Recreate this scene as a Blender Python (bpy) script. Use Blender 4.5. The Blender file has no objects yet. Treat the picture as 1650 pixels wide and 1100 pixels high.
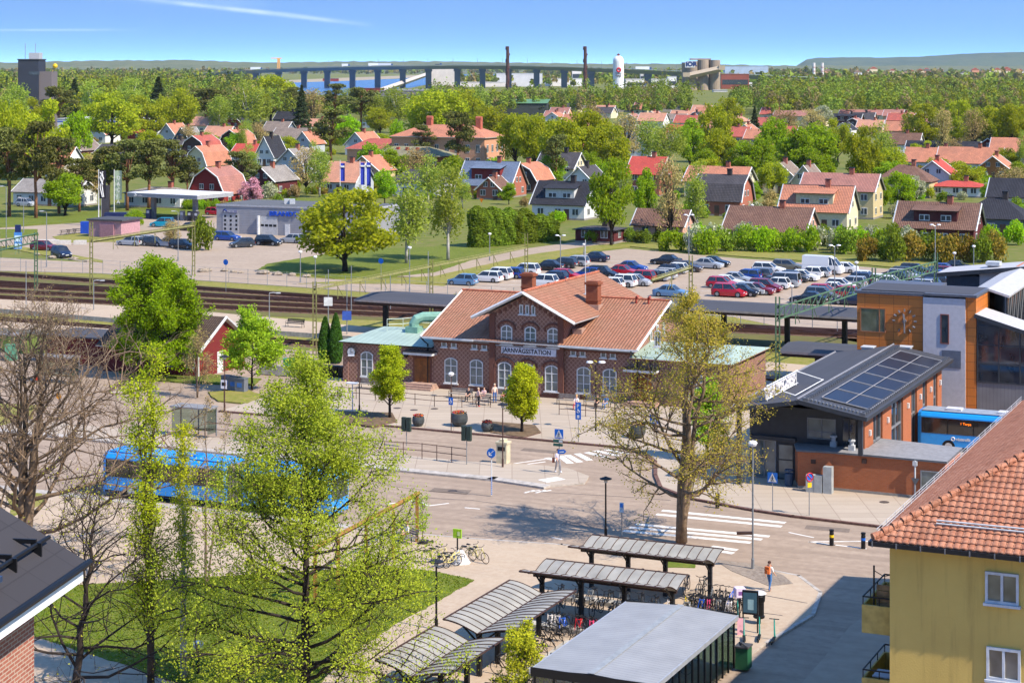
import bpy, math, random
import numpy as np
from mathutils import Vector, Matrix
R=random.Random(7)
F=3100.;H=30.;HZ=105.;CX=825.
TH=math.radians(24.4)
U=Vector((math.cos(TH),-math.sin(TH),0));V=Vector((math.sin(TH),math.cos(TH),0))
S=bpy.context.scene
COL=S.collection
def G(px,py,z=0.):
    d=(H-z)*F/(py-HZ); return Vector(((px-CX)*d/F,d,z))
O0=G(1015,652)
def T(a,b,z=0.): return O0+U*a+V*b+Vector((0,0,z))
def ab(p): q=p-O0; return q.dot(U),q.dot(V)
def at(px,py,d): return Vector(((px-CX)*d/F,d,H-(py-HZ)*d/F))
def px_of(p): return CX+p.x*F/max(p.y,1),HZ+(H-p.z)*F/max(p.y,1)
RZ=-TH
# ------------------------------------------------------------ object helpers
def tag(o,label=None,cat=None,group=None,kind=None):
    if label: o['label']=label
    if cat: o['category']=cat
    if group: o['group']=group
    if kind: o['kind']=kind
    return o
def thing(name,label,cat,loc=(0,0,0),rz=0.,group=None):
    o=bpy.data.objects.new(name,None); COL.objects.link(o); o.empty_display_size=.2
    o.location=loc; o.rotation_euler=(0,0,rz)
    return tag(o,label,cat,group)
def copy_tree(o,parent=None):
    c=o.copy(); COL.objects.link(c); c.parent=parent
    for ch in KIDS.get(o.name,()): copy_tree(ch,c)
    return c
KIDS={}
class MB:
    def __init__(s): s.v=[];s.f=[];s.m=[];s.M=None;s.mi=0
    def add(s,vs,fs,mi=None):
        n=len(s.v)
        if s.M is not None: vs=[tuple(s.M@Vector(p)) for p in vs]
        s.v.extend(tuple(p) for p in vs)
        k=s.mi if mi is None else mi
        for f in fs: s.f.append(tuple(i+n for i in f)); s.m.append(k)
        return s
    def box(s,x0,x1,y0,y1,z0,z1,mi=None):
        return s.add([(x0,y0,z0),(x1,y0,z0),(x1,y1,z0),(x0,y1,z0),(x0,y0,z1),(x1,y0,z1),(x1,y1,z1),(x0,y1,z1)],
          [(3,2,1,0),(4,5,6,7),(0,1,5,4),(1,2,6,5),(2,3,7,6),(3,0,4,7)],mi)
    def cbox(s,cx,cy,z0,sx,sy,sz,mi=None): return s.box(cx-sx/2,cx+sx/2,cy-sy/2,cy+sy/2,z0,z0+sz,mi)
    def quad(s,*p,mi=None): return s.add(p,[tuple(range(len(p)))],mi)
    def prism(s,pts,z0,z1,mi=None,top=None):
        n=len(pts)
        vs=[(p[0],p[1],z0) for p in pts]+[(p[0],p[1],z1) for p in pts]
        fs=[(i,(i+1)%n,n+(i+1)%n,n+i) for i in range(n)]+[tuple(range(n-1,-1,-1))]
        s.add(vs,fs,mi); return s.add(vs,[tuple(range(n,2*n))],mi if top is None else top)
    def prof(s,pts,y0,y1,mi=None):
        n=len(pts)   # (x,z) ccw seen from -y
        vs=[(p[0],y0,p[1]) for p in pts]+[(p[0],y1,p[1]) for p in pts]
        return s.add(vs,[(i,(i+1)%n,n+(i+1)%n,n+i)[::-1] for i in range(n)]+[tuple(range(n)),tuple(range(2*n-1,n-1,-1))],mi)
    def path(s,pts,rs,n=6,mi=None,cap=True):
        pts=[Vector(p) for p in pts]; vs=[];k=len(pts)
        if not hasattr(rs,'__len__'): rs=[rs]*k
        up=None
        for i,p in enumerate(pts):
            t=(pts[min(i+1,k-1)]-pts[max(i-1,0)])
            t=t.normalized() if t.length>1e-9 else Vector((0,0,1))
            if up is None:
                up=t.cross(Vector((.3,1,.1)) if abs(t.y)<.9 else Vector((1,0,.1))).normalized()
            else:
                up=(up-t*up.dot(t)); up=up.normalized() if up.length>1e-6 else t.orthogonal().normalized()
            w=t.cross(up)
            for j in range(n):
                a=2*math.pi*j/n; vs.append(p+(up*math.cos(a)+w*math.sin(a))*rs[i])
        fs=[(i*n+j,i*n+(j+1)%n,(i+1)*n+(j+1)%n,(i+1)*n+j) for i in range(k-1) for j in range(n)]
        if cap: fs+=[tuple(range(n-1,-1,-1)),tuple(range((k-1)*n,k*n))]
        return s.add(vs,fs,mi)
    def tube(s,a,b,r,r2=None,n=6,mi=None): return s.path([a,b],[r,r if r2 is None else r2],n,mi)
    def lathe(s,prof,n=12,c=(0,0,0),mi=None):
        k=len(prof);vs=[]
        for r,z in prof:
            for j in range(n):
                a=2*math.pi*j/n; vs.append((c[0]+r*math.cos(a),c[1]+r*math.sin(a),c[2]+z))
        fs=[(i*n+j,i*n+(j+1)%n,(i+1)*n+(j+1)%n,(i+1)*n+j) for i in range(k-1) for j in range(n)]
        fs+=[tuple(range(n-1,-1,-1)),tuple(range((k-1)*n,k*n))]
        return s.add(vs,fs,mi)
    def ring(s,c,rad,r,axis='y',n=16,m=5,mi=None,a0=0,a1=2*math.pi):
        full=abs(a1-a0-2*math.pi)<1e-6; vs=[]; kk=n if full else n+1
        for i in range(kk):
            a=a0+(a1-a0)*i/n; ca,sa=math.cos(a),math.sin(a)
            for j in range(m):
                b=2*math.pi*j/m; q=rad+r*math.cos(b); w=r*math.sin(b)
                p={'y':(q*ca,w,q*sa),'z':(q*ca,q*sa,w),'x':(w,q*ca,q*sa)}[axis]
                vs.append((c[0]+p[0],c[1]+p[1],c[2]+p[2]))
        fs=[]
        for i in range(n):
            i2=(i+1)%kk
            for j in range(m): fs.append((i*m+j,i*m+(j+1)%m,i2*m+(j+1)%m,i2*m+j))
        return s.add(vs,fs,mi)
    def disc(s,c,r,axis='y',n=14,mi=None):
        vs=[]
        for j in range(n):
            a=2*math.pi*j/n; p={'y':(math.cos(a),0,math.sin(a)),'z':(math.cos(a),math.sin(a),0),'x':(0,math.cos(a),math.sin(a))}[axis]
            vs.append((c[0]+r*p[0],c[1]+r*p[1],c[2]+r*p[2]))
        return s.add(vs,[tuple(range(n))],mi)
    def build(s,name,mats,parent=None,smooth=False,loc=None):
        me=bpy.data.meshes.new(name); me.from_pydata(s.v,[],s.f)
        if not isinstance(mats,(list,tuple)): mats=[mats]
        for m in mats: me.materials.append(m)
        me.polygons.foreach_set('material_index',s.m)
        if smooth: me.polygons.foreach_set('use_smooth',[True]*len(s.f))
        return link(name,me,parent,loc)
def link(name,me,parent=None,loc=None):
    o=bpy.data.objects.new(name,me); COL.objects.link(o)
    if parent is not None:
        o.parent=parent; KIDS.setdefault(parent.name,[]).append(o)
    if loc is not None: o.location=loc
    return o
def npmesh(name,verts,quads,mats,midx=None,smooth=False):
    me=bpy.data.meshes.new(name); nv=len(verts);nf=len(quads);k=quads.shape[1]
    me.vertices.add(nv); me.vertices.foreach_set('co',verts.astype(np.float32).ravel())
    me.loops.add(nf*k); me.loops.foreach_set('vertex_index',quads.astype(np.int32).ravel())
    me.polygons.add(nf); me.polygons.foreach_set('loop_start',np.arange(0,nf*k,k,dtype=np.int32))
    for m in mats: me.materials.append(m)
    if midx is not None: me.polygons.foreach_set('material_index',midx.astype(np.int32))
    if smooth: me.polygons.foreach_set('use_smooth',np.ones(nf,dtype=bool))
    me.update(calc_edges=True); return me
def text(name,body,size,mat,parent=None,loc=(0,0,0),rot=(0,0,0),ext=.01,sx=1.,bold=0.,align='LEFT'):
    cu=bpy.data.curves.new(name,'FONT'); cu.body=body; cu.size=size; cu.extrude=ext; cu.offset=bold; cu.align_x=align
    cu.resolution_u=3
    ob=bpy.data.objects.new(name,cu); COL.objects.link(ob)
    dg=bpy.context.evaluated_depsgraph_get(); me=bpy.data.meshes.new_from_object(ob.evaluated_get(dg))
    bpy.data.objects.remove(ob); bpy.data.curves.remove(cu)
    me.materials.clear(); me.materials.append(mat)
    o=link(name,me,parent,loc); o.rotation_euler=rot; o.scale=(sx,1,1); return o
FACE_R=(math.pi/2,0,0)       # text upright facing local -y
# ------------------------------------------------------------ materials
def lin(c):
    return tuple(((x/255.)/12.92 if x<=10 else ((x/255.+.055)/1.055)**2.4) for x in c)
def C(c,k=1.): return tuple(min(1,x*k) for x in lin(c))+(1,)
MC={}
class NT:
    def __init__(s,name):
        s.mat=bpy.data.materials.new(name); s.mat.use_nodes=True; s.t=s.mat.node_tree; s.t.nodes.clear()
        s.out=s.n('ShaderNodeOutputMaterial'); s.bs=s.n('ShaderNodeBsdfPrincipled'); s.l(s.bs.outputs[0],s.out.inputs[0])
    def n(s,t,**k):
        x=s.t.nodes.new(t)
        for a,b in k.items(): setattr(x,a,b)
        return x
    def l(s,a,b): s.t.links.new(a,b)
    def math(s,op,a,b=None,c=None):
        x=s.n('ShaderNodeMath',operation=op)
        for i,q in enumerate((a,b,c)):
            if q is None: continue
            if isinstance(q,(int,float)): x.inputs[i].default_value=q
            else: s.l(q,x.inputs[i])
        return x.outputs[0]
    def mix(s,f,a,b,blend='MIX'):
        x=s.n('ShaderNodeMix',data_type='RGBA',blend_type=blend)
        for i,q in ((0,f),(6,a),(7,b)):
            if isinstance(q,(int,float)): x.inputs[i].default_value=q
            elif isinstance(q,tuple): x.inputs[i].default_value=q
            else: s.l(q,x.inputs[i])
        return x.outputs[2]
    def noise(s,vec,scale,detail=3.,rough=.55):
        x=s.n('ShaderNodeTexNoise'); x.inputs['Scale'].default_value=scale; x.inputs['Detail'].default_value=detail; x.inputs['Roughness'].default_value=rough
        s.l(vec,x.inputs['Vector']); return x.outputs['Fac']
    def ramp(s,f,lo,hi):
        x=s.n('ShaderNodeMapRange'); x.inputs[1].default_value=lo; x.inputs[2].default_value=hi; s.l(f,x.inputs[0]); return x.outputs[0]
    def pos(s): return s.n('ShaderNodeNewGeometry').outputs['Position']
    def obj(s): return s.n('ShaderNodeTexCoord').outputs['Object']
    def bump(s,h,st=.3,dist=.02):
        b=s.n('ShaderNodeBump'); b.inputs['Strength'].default_value=st; b.inputs['Distance'].default_value=dist
        s.l(h,b.inputs['Height']); s.l(b.outputs[0],s.bs.inputs['Normal'])
    def uv(s):
        tc=s.n('ShaderNodeTexCoord'); cr=s.n('ShaderNodeVectorMath',operation='CROSS_PRODUCT')
        ad=s.n('ShaderNodeVectorMath',operation='ADD'); s.l(tc.outputs['Normal'],ad.inputs[0]); ad.inputs[1].default_value=(0,.0003,0)
        cr.inputs[0].default_value=(0,0,1); s.l(ad.outputs[0],cr.inputs[1])
        nm=s.n('ShaderNodeVectorMath',operation='NORMALIZE'); s.l(cr.outputs[0],nm.inputs[0])
        c2=s.n('ShaderNodeVectorMath',operation='CROSS_PRODUCT'); s.l(ad.outputs[0],c2.inputs[0]); s.l(nm.outputs[0],c2.inputs[1])
        d1=s.n('ShaderNodeVectorMath',operation='DOT_PRODUCT'); s.l(tc.outputs['Object'],d1.inputs[0]); s.l(nm.outputs[0],d1.inputs[1])
        d2=s.n('ShaderNodeVectorMath',operation='DOT_PRODUCT'); s.l(tc.outputs['Object'],d2.inputs[0]); s.l(c2.outputs[0],d2.inputs[1])
        cb=s.n('ShaderNodeCombineXYZ'); s.l(d1.outputs['Value'],cb.inputs[0]); s.l(d2.outputs['Value'],cb.inputs[1])
        return d1.outputs['Value'],d2.outputs['Value'],cb.outputs[0]
    def fin(s,col,rough=.8,metal=0.,spec=.3):
        if isinstance(col,tuple): s.bs.inputs['Base Color'].default_value=col
        else: s.l(col,s.bs.inputs['Base Color'])
        s.bs.inputs['Roughness'].default_value=rough; s.bs.inputs['Metallic'].default_value=metal
        s.bs.inputs['Specular IOR Level'].default_value=spec
        return s.mat
def plain(c,rough=.6,metal=0.,k=1.,var=.12,scale=3.,spec=.35):
    key=('p',tuple(c),rough,metal,k,var,scale)
    if key in MC: return MC[key]
    t=NT('paint'); b=C(c,k)
    if var>0:
        f=t.noise(t.obj(),scale,4.)
        d=tuple(x*(1-var*1.6) for x in b[:3])+(1,); e=tuple(min(1,x*(1+var)) for x in b[:3])+(1,)
        m=t.fin(t.mix(t.ramp(f,.3,.7),d,e),rough,metal,spec)
    else: m=t.fin(b,rough,metal,spec)
    MC[key]=m; return m
def ground(name,c1,c2,c3=None,s1=.15,s2=2.5,rough=.95,k=1.,bump=0.,streak=0.):
    t=NT(name); p=t.pos()
    f1=t.ramp(t.noise(p,s1,5.),.35,.65); f2=t.noise(p,s2,4.,.65)
    col=t.mix(f1,C(c1,k),C(c2,k)); 
    col=t.mix(t.ramp(f2,.35,.75),col,C(c3 or c2,k))
    if streak:      # worn wheel tracks running along the street
        mp=t.n('ShaderNodeMapping',vector_type='TEXTURE'); mp.inputs['Rotation'].default_value=(0,0,-TH); mp.inputs['Scale'].default_value=(22,.9,1); t.l(p,mp.inputs[0])
        f3=t.ramp(t.noise(mp.outputs[0],1.,3.,.6),.38,.66); col=t.mix(t.math('MULTIPLY',f3,streak),col,C(c3,k*.8))
        f4=t.ramp(t.noise(p,.9,6.,.7),.6,.78); col=t.mix(t.math('MULTIPLY',f4,streak*.7),col,C(c3,k*.6))
    if bump: t.bump(f2,bump,.05)
    return t.fin(col,rough,0,.15)
def brick(name,c1,c2,mc,bw=.25,bh=.075,ms=.012,lozenge=None,k=1.,stain=.25):
    t=NT(name); u,v,uv=t.uv()
    b=t.n('ShaderNodeTexBrick'); t.l(uv,b.inputs['Vector'])
    for i,q in (('Color1',C(c1,k)),('Color2',C(c2,k)),('Mortar',C(mc,k))): b.inputs[i].default_value=q
    b.inputs['Scale'].default_value=1; b.inputs['Mortar Size'].default_value=ms; b.inputs['Brick Width'].default_value=bw; b.inputs['Row Height'].default_value=bh
    col=b.outputs['Color']
    if lozenge:
        lc,per=lozenge
        a=t.math('FRACT',t.math('DIVIDE',t.math('ADD',u,v),per)); c=t.math('FRACT',t.math('DIVIDE',t.math('SUBTRACT',u,v),per))
        m=t.math('MAXIMUM',t.math('LESS_THAN',a,.24),t.math('LESS_THAN',c,.24))
        col=t.mix(t.math('MULTIPLY',m,.6),col,C(lc,k))
    f=t.ramp(t.noise(t.obj(),.7,5.),.3,.75)
    col=t.mix(t.math('MULTIPLY',f,stain),col,tuple(x*.45 for x in C(c1,k)[:3])+(1,))
    t.bump(b.outputs['Fac'],-.25,.01)
    return t.fin(col,.9,0,.2)
def tile(name,c1,c2,dark,w=.25,h=.35,k=1.,moss=None,prof=True):
    key=('t',name)
    if key in MC: return MC[key]
    t=NT(name); u,v,uv=t.uv()
    b=t.n('ShaderNodeTexBrick',offset=0.); t.l(uv,b.inputs['Vector'])
    for i,q in (('Color1',C(c1,k)),('Color2',C(c2,k)),('Mortar',C(dark,k))): b.inputs[i].default_value=q
    b.inputs['Scale'].default_value=1; b.inputs['Mortar Size'].default_value=.03; b.inputs['Brick Width'].default_value=w; b.inputs['Row Height'].default_value=h
    f=t.ramp(t.noise(t.obj(),.45,5.),.35,.7)
    col=t.mix(t.math('MULTIPLY',f,.55),b.outputs['Color'],C(moss or dark,k))
    f2=t.noise(t.obj(),3.,3.); col=t.mix(t.math('MULTIPLY',t.ramp(f2,.4,.8),.35),col,C(dark,k))
    wv=t.math('SINE',t.math('MULTIPLY',u,2*math.pi/w)); sw=t.math('FRACT',t.math('DIVIDE',v,h))
    t.bump(t.math('SUBTRACT',wv,sw),.5,.04)
    m=t.fin(col,.85,0,.2); MC[key]=m; return m
def ribbed(name,c,per=.3,k=1.,rough=.5,metal=0.,axis=0,depth=.35):
    key=('r',name)
    if key in MC: return MC[key]
    t=NT(name); u,v,uv=t.uv(); q=(u,v)[axis]
    fr=t.math('FRACT',t.math('DIVIDE',q,per)); ln=t.math('LESS_THAN',fr,.14)
    f=t.ramp(t.noise(t.obj(),.8,4.),.3,.7); b=C(c,k)
    col=t.mix(f,tuple(x*.82 for x in b[:3])+(1,),b)
    col=t.mix(t.math('MULTIPLY',ln,.45),col,tuple(x*.4 for x in b[:3])+(1,))
    t.bump(ln,depth,.04)
    m=t.fin(col,rough,metal,.4); MC[key]=m; return m
def panel(name,c1,c2,w,h,line,k=1.,rough=.45,ms=.02,offset=0.):
    t=NT(name); u,v,uv=t.uv(); b=t.n('ShaderNodeTexBrick',offset=offset); t.l(uv,b.inputs['Vector'])
    for i,q in (('Color1',C(c1,k)),('Color2',C(c2,k)),('Mortar',C(line,k))): b.inputs[i].default_value=q
    b.inputs['Scale'].default_value=1; b.inputs['Mortar Size'].default_value=ms; b.inputs['Brick Width'].default_value=w; b.inputs['Row Height'].default_value=h
    f=t.noise(t.obj(),1.2,3.); col=t.mix(t.math('MULTIPLY',f,.3),b.outputs['Color'],tuple(x*.6 for x in C(c1,k)[:3])+(1,))
    t.bump(b.outputs['Fac'],-.3,.02)
    return t.fin(col,rough,0,.4)
def glass(name,c=(30,38,42),rough=.08,spec=.9,k=1.):
    t=NT(name); f=t.ramp(t.noise(t.obj(),.9,2.),.3,.7)
    b=C(c,k); return t.fin(t.mix(f,b,tuple(min(1,x*2.2+.01) for x in b[:3])+(1,)),rough,0,spec)
def leafmat(name,c1,c2,k=1.,trans=.42,objvar=.25,pos_scale=None):
    t=NT(name); t.t.nodes.remove(t.bs)
    g=t.n('ShaderNodeNewGeometry'); oi=t.n('ShaderNodeObjectInfo')
    col=t.mix(g.outputs['Random Per Island'],C(c1,k),C(c2,k))
    hs=t.n('ShaderNodeHueSaturation'); t.l(col,hs.inputs['Color'])
    rnd=oi.outputs['Random']
    if pos_scale: rnd=t.ramp(t.noise(g.outputs['Position'],pos_scale,2.),.3,.7)
    t.l(t.math('ADD',t.math('MULTIPLY',rnd,.028),.492),hs.inputs['Hue'])
    t.l(t.math('ADD',t.math('MULTIPLY',rnd,objvar*2),1-objvar),hs.inputs['Value'])
    d=t.n('ShaderNodeBsdfDiffuse'); tr=t.n('ShaderNodeBsdfTranslucent'); mx=t.n('ShaderNodeMixShader'); mx.inputs[0].default_value=trans
    t.l(hs.outputs[0],d.inputs[0]); 
    t.l(t.mix(.5,hs.outputs[0],C((190,200,60),k)),tr.inputs[0])
    t.l(d.outputs[0],mx.inputs[1]); t.l(tr.outputs[0],mx.inputs[2]); t.l(mx.outputs[0],t.out.inputs[0])
    return t.mat
def emit(name,c,s):
    t=NT(name); t.bs.inputs['Emission Color'].default_value=C(c); t.bs.inputs['Emission Strength'].default_value=s
    return t.fin(C(c,.3),.5)
WHITE=plain((225,225,222),.6,k=.85); DARK=plain((32,32,34),.55); BLACK=plain((14,14,15),.5,var=0)
GREY=plain((125,127,130),.5); LGREY=plain((185,187,188),.5); GALV=plain((150,153,155),.4,.5)
RUST=plain((82,58,48),.7); BROWN=plain((62,42,34),.6); BLUE=plain((24,98,190),.4); RED=plain((190,25,30),.45)
YEL=plain((225,185,20),.5); WOOD=plain((150,108,62),.8,var=.3); CONC=plain((170,165,155),.9,var=.2,scale=1.5)
GLASS=glass('window_glass'); GLASSB=glass('window_glass_bright',(75,85,85),.12)
# ------------------------------------------------------------ camera, light, sky
cam=bpy.data.cameras.new('camera'); co=bpy.data.objects.new('camera',cam); COL.objects.link(co)
co.location=(0,0,H); co.rotation_euler=(math.pi/2,0,0)
cam.sensor_width=36; cam.lens=36*F/1650; cam.shift_y=-(550-HZ)/1650; cam.clip_end=40000; cam.clip_start=1
S.camera=co
SD=(U*.93-V*.17+Vector((0,0,1))).normalized()
sl=bpy.data.lights.new('sun','SUN'); sl.energy=3.9; sl.angle=math.radians(.5); sl.color=(1,.91,.79)
so=bpy.data.objects.new('sun',sl); COL.objects.link(so); so.rotation_euler=SD.to_track_quat('Z','Y').to_euler(); so.location=(0,0,500)
W=bpy.data.worlds.new('World'); S.world=W; W.use_nodes=True; wt=W.node_tree; wt.nodes.clear()
wo=wt.nodes.new('ShaderNodeOutputWorld'); wb=wt.nodes.new('ShaderNodeBackground'); sk=wt.nodes.new('ShaderNodeTexSky')
sk.sky_type='NISHITA'; sk.sun_disc=False; sk.sun_elevation=math.asin(SD.z); sk.sun_rotation=math.atan2(SD.x,SD.y)
sk.air_density=1.5; sk.dust_density=.05; sk.ozone_density=8; sk.altitude=50
tc=wt.nodes.new('ShaderNodeTexCoord'); vm=wt.nodes.new('ShaderNodeVectorMath'); vm.operation='MULTIPLY'; vm.inputs[1].default_value=(1,1,22)
va=wt.nodes.new('ShaderNodeVectorMath'); va.operation='ADD'; va.inputs[1].default_value=(0,0,.2)
vn=wt.nodes.new('ShaderNodeVectorMath'); vn.operation='NORMALIZE'
wt.links.new(tc.outputs['Generated'],vm.inputs[0]); wt.links.new(vm.outputs[0],va.inputs[0]); wt.links.new(va.outputs[0],vn.inputs[0]); wt.links.new(vn.outputs[0],sk.inputs[0])

def wm_(op,a,b):
    x=wt.nodes.new('ShaderNodeMath'); x.operation=op
    for i,q in enumerate((a,b)):
        if isinstance(q,(int,float)): x.inputs[i].default_value=q
        elif q is not None: wt.links.new(q,x.inputs[i])
    return x.outputs[0]
sp=wt.nodes.new('ShaderNodeSeparateXYZ'); wt.links.new(tc.outputs['Generated'],sp.inputs[0])
ry=wm_('MAXIMUM',sp.outputs[1],.05); az=wm_('DIVIDE',sp.outputs[0],ry); el=wm_('DIVIDE',sp.outputs[2],ry)
wn=wt.nodes.new('ShaderNodeTexNoise'); wn.inputs['Scale'].default_value=60; wn.inputs['Detail'].default_value=4; wt.links.new(tc.outputs['Generated'],wn.inputs['Vector'])
tot=None      # thin wisps of high cloud
for e0,sl2,w_,a0,a1,k in ((.0125,-.113,.0011,-.2,-.07,.55),(.0150,-.1,.0007,-.15,-.10,.3),(.0186,.002,.0006,-.30,-.19,.3),(.024,-.06,.003,-.34,-.12,.14)):
    d=wm_('DIVIDE',wm_('SUBTRACT',el,wm_('ADD',wm_('MULTIPLY',az,sl2),e0)),w_); g=wm_('POWER',2.718,wm_('MULTIPLY',wm_('MULTIPLY',d,d),-1.))
    r1=wm_('MULTIPLY',wm_('MINIMUM',wm_('MAXIMUM',wm_('DIVIDE',wm_('SUBTRACT',az,a0),.03),0.),1.),wm_('MINIMUM',wm_('MAXIMUM',wm_('DIVIDE',wm_('SUBTRACT',a1,az),.03),0.),1.))
    q=wm_('MULTIPLY',wm_('MULTIPLY',g,r1),wm_('MULTIPLY',wn.outputs['Fac'],k*.75)); tot=q if tot is None else wm_('ADD',tot,q)
cm_=wt.nodes.new('ShaderNodeMix'); cm_.data_type='RGBA'; wt.links.new(tot,cm_.inputs[0]); tn_=wt.nodes.new('ShaderNodeMix'); tn_.data_type='RGBA'; tn_.blend_type='MULTIPLY'; tn_.inputs[0].default_value=1; tn_.inputs[7].default_value=(.82,.95,1.05,1); wt.links.new(sk.outputs[0],tn_.inputs[6]); wt.links.new(tn_.outputs[2],cm_.inputs[6]); cm_.inputs[7].default_value=(5.5,6.,6.4,1)
wt.links.new(cm_.outputs[2],wb.inputs[0]); wt.links.new(wb.outputs[0],wo.inputs[0]); wb.inputs[1].default_value=.15
S.view_settings.view_transform='Standard'; S.view_settings.look='None'; S.view_settings.exposure=1.02; S.view_settings.gamma=1
S.render.engine='CYCLES'; S.cycles.max_bounces=4; S.cycles.diffuse_bounces=2; S.cycles.glossy_bounces=2; S.cycles.transmission_bounces=3; S.cycles.transparent_max_bounces=6
S.cycles.use_denoising=True; S.cycles.use_adaptive_sampling=True; S.cycles.adaptive_threshold=.02
S.cycles.caustics_reflective=False; S.cycles.caustics_refractive=False; S.cycles.sample_clamp_indirect=4
M_road=ground('asphalt',(188,165,143),(204,181,158),(172,150,130),.12,1.6,k=.66,streak=.55)
M_road2=ground('asphalt_worn',(194,173,150),(206,185,162),(180,159,139),.1,1.3,k=.66,streak=.3)
M_pave=panel('paving_slabs',(212,193,170),(202,183,160),2.4,1.2,(174,153,133),.66,.9,.03)
M_pave2=ground('paving_gravel',(210,185,157),(198,173,147),(218,197,171),.2,3.,k=.66,streak=.25)
M_kerb=plain((196,186,174),.9,k=.75,var=.2); M_kerbred=plain((126,92,80),.9,k=.7,var=.3)
M_grass=ground('lawn_grass',(112,134,40),(92,116,30),(148,146,66),.35,3.,k=.62,bump=.8)
M_dry=ground('dry_grass',(150,146,60),(122,136,42),(178,160,100),.15,1.5,k=.66,bump=.5)
M_wild=ground('meadow',(134,146,52),(110,134,38),(166,152,96),.04,.4,k=.52)
M_ball=ground('ballast',(138,104,84),(112,84,70),(150,118,98),.3,3.,k=.5)
M_line=plain((232,226,215),.8,k=.85,var=.12,scale=2.)
M_soil=plain((128,104,76),.95,k=.7,var=.3)
def PX(pts): return [G(*p)[:2] for p in pts]
def AB(pts): return [tuple(T(*p)[:2]) for p in pts]
def sheet(name,pts,z0,z1,mat,side=None):
    pts=[tuple(p[:2]) for p in pts]
    ar=sum(pts[i-1][0]*pts[i][1]-pts[i][0]*pts[i-1][1] for i in range(len(pts)))
    if ar<0: pts=pts[::-1]
    b=MB(); b.prism(pts,z0,z1,1,0); return tag(b.build(name,[mat,side or mat]),kind='structure')
def ribbon(b,pts,w,z0,z1,mi=0):
    for p,q in zip(pts,pts[1:]):
        p=Vector((p[0],p[1],0));q=Vector((q[0],q[1],0)); d=(q-p).normalized(); n=Vector((-d.y,d.x,0))*w/2; e=d*w*.3
        c=[p-n-e,q-n+e,q+n+e,p+n-e]; b.prism([(x.x,x.y) for x in c],z0,z1,mi)
def round_pts(pts,n=4):
    out=[]
    k=len(pts)
    for i in range(k):
        p0=Vector(pts[i-1]);p1=Vector(pts[i]);p2=Vector(pts[(i+1)%k]); out.append(pts[i])
    return out
# terrain: one sheet to the horizon
gm=MB(); gm.quad((-9000,-150,0),(9000,-150,0),(9000,9650,0),(-9000,9650,0)); tag(gm.build('ground',M_wild),kind='structure')
# town roads
sheet('road',AB([(-95,-115),(90,-115),(90,16),(-30,16),(-95,16)]),-.1,.02,M_road)
plz=[(-31,-18.0),(-17,-18.0),(6.2,-18.4),(8.6,-19.6),(10.6,-22.4),(12.3,-27),(14,-30.6),(17,-33.0),(22,-34.6),(25,-35.2),(31,-35.6),(75,-35.8),(75,18.5),(-31,18.5)]
sheet('plaza',AB(plz),-.1,.14,M_pave,M_kerb)
isl=[(-46,-28.4),(-2,-28.3),(2,-27.4),(5.5,-27.4),(8,-29.3),(8.6,-31.6),(6.4,-33.8),(2,-33.1),(-46,-32.9)]
sheet('traffic_island',AB(isl),-.1,.14,M_pave,M_kerb)
sth=[(-95,-50.2),(1,-50.2),(8,-49.6),(14,-48.6),(26,-48.6),(29.5,-49.6),(31.6,-52.5),(32.4,-57),(31.6,-63),(31,-70),(31,-115),(-95,-115)]
sheet('pavement',AB(sth),-.1,.14,M_pave2,M_kerb)
sheet('pavement',PX([(1408,984),(1370,1012),(1330,1060),(1292,1104),(1100,1400),(1700,1400),(1700,984)]),-.1,.14,M_road2,M_kerb)
b=MB(); ribbon(b,AB(plz[:12]),.28,.0,.16,0); tag(b.build('kerb',M_kerbred),kind='structure')
b=MB(); ribbon(b,AB([(-46,-32.9),(2,-33.0),(6.4,-33.8)]),.9,.0,.17,0); tag(b.build('kerb',M_kerb),kind='structure')
b=MB(); ribbon(b,AB([(-40,-50.1),(1,-50.1)]),.9,.0,.18,0); tag(b.build('kerb',M_kerb),kind='structure')
b=MB(); ribbon(b,AB(sth[1:9]),.22,.0,.15,0); tag(b.build('kerb',M_kerb),kind='structure')
sheet('cobble_strip',PX([(1150,905),(1214,912),(1262,930),(1278,944),(1240,948),(1180,924)]),.0,.16,ground('cobbles',(168,150,132),(140,124,110),(190,175,158),.5,5.,k=.62,bump=1.))
# lawns
LR=random.Random(4)
def lawn(pts,z=.16,m=None):
    P=[Vector(p) for p in PX(pts)]; Q=[]; big=max((p-P[0]).length for p in P); st=max(.6,big/60)
    for p,q in zip(P,P[1:]+P[:1]):
        n=max(1,int((q-p).length/st)); d=(q-p).normalized() if (q-p).length>0 else Vector((1,0)); nn=Vector((-d.y,d.x))
        for i in range(n): Q.append(tuple(p.lerp(q,i/n)+nn*LR.uniform(-.16,.16)*min(1,st)))
    return sheet('lawn',Q,0,z,m or M_grass)
lawn([(30,952),(260,938),(470,925),(600,916),(700,924),(766,938),(700,976),(640,1008),(560,1062),(500,1120),(330,1120),(200,1075),(55,1030)])
lawn([(640,1165),(420,1240),(520,1130)])
lawn([(0,536),(165,536),(160,580),(0,566)],.05); lawn([(190,600),(330,604),(420,612),(410,622),(300,618),(210,612)],.16)
lawn([(335,634),(400,630),(425,640),(400,652),(350,648)],.16,M_dry); lawn([(-10,652),(62,655),(50,676),(-10,690)],.16,M_dry); lawn([(10,800),(60,790),(75,812),(20,835)],.17,M_dry)
lawn([(1075,905),(1125,905),(1120,918),(1070,918)],.17)
for q in ([(540,665),(632,668),(640,683),(600,690),(540,682)],[(790,682),(862,688),(872,700),(845,708),(790,700)]): sheet('planting_bed',PX([q[0],q[1],q[2],q[3],q[4]]),0,.2,M_soil,M_kerbred)
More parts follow.
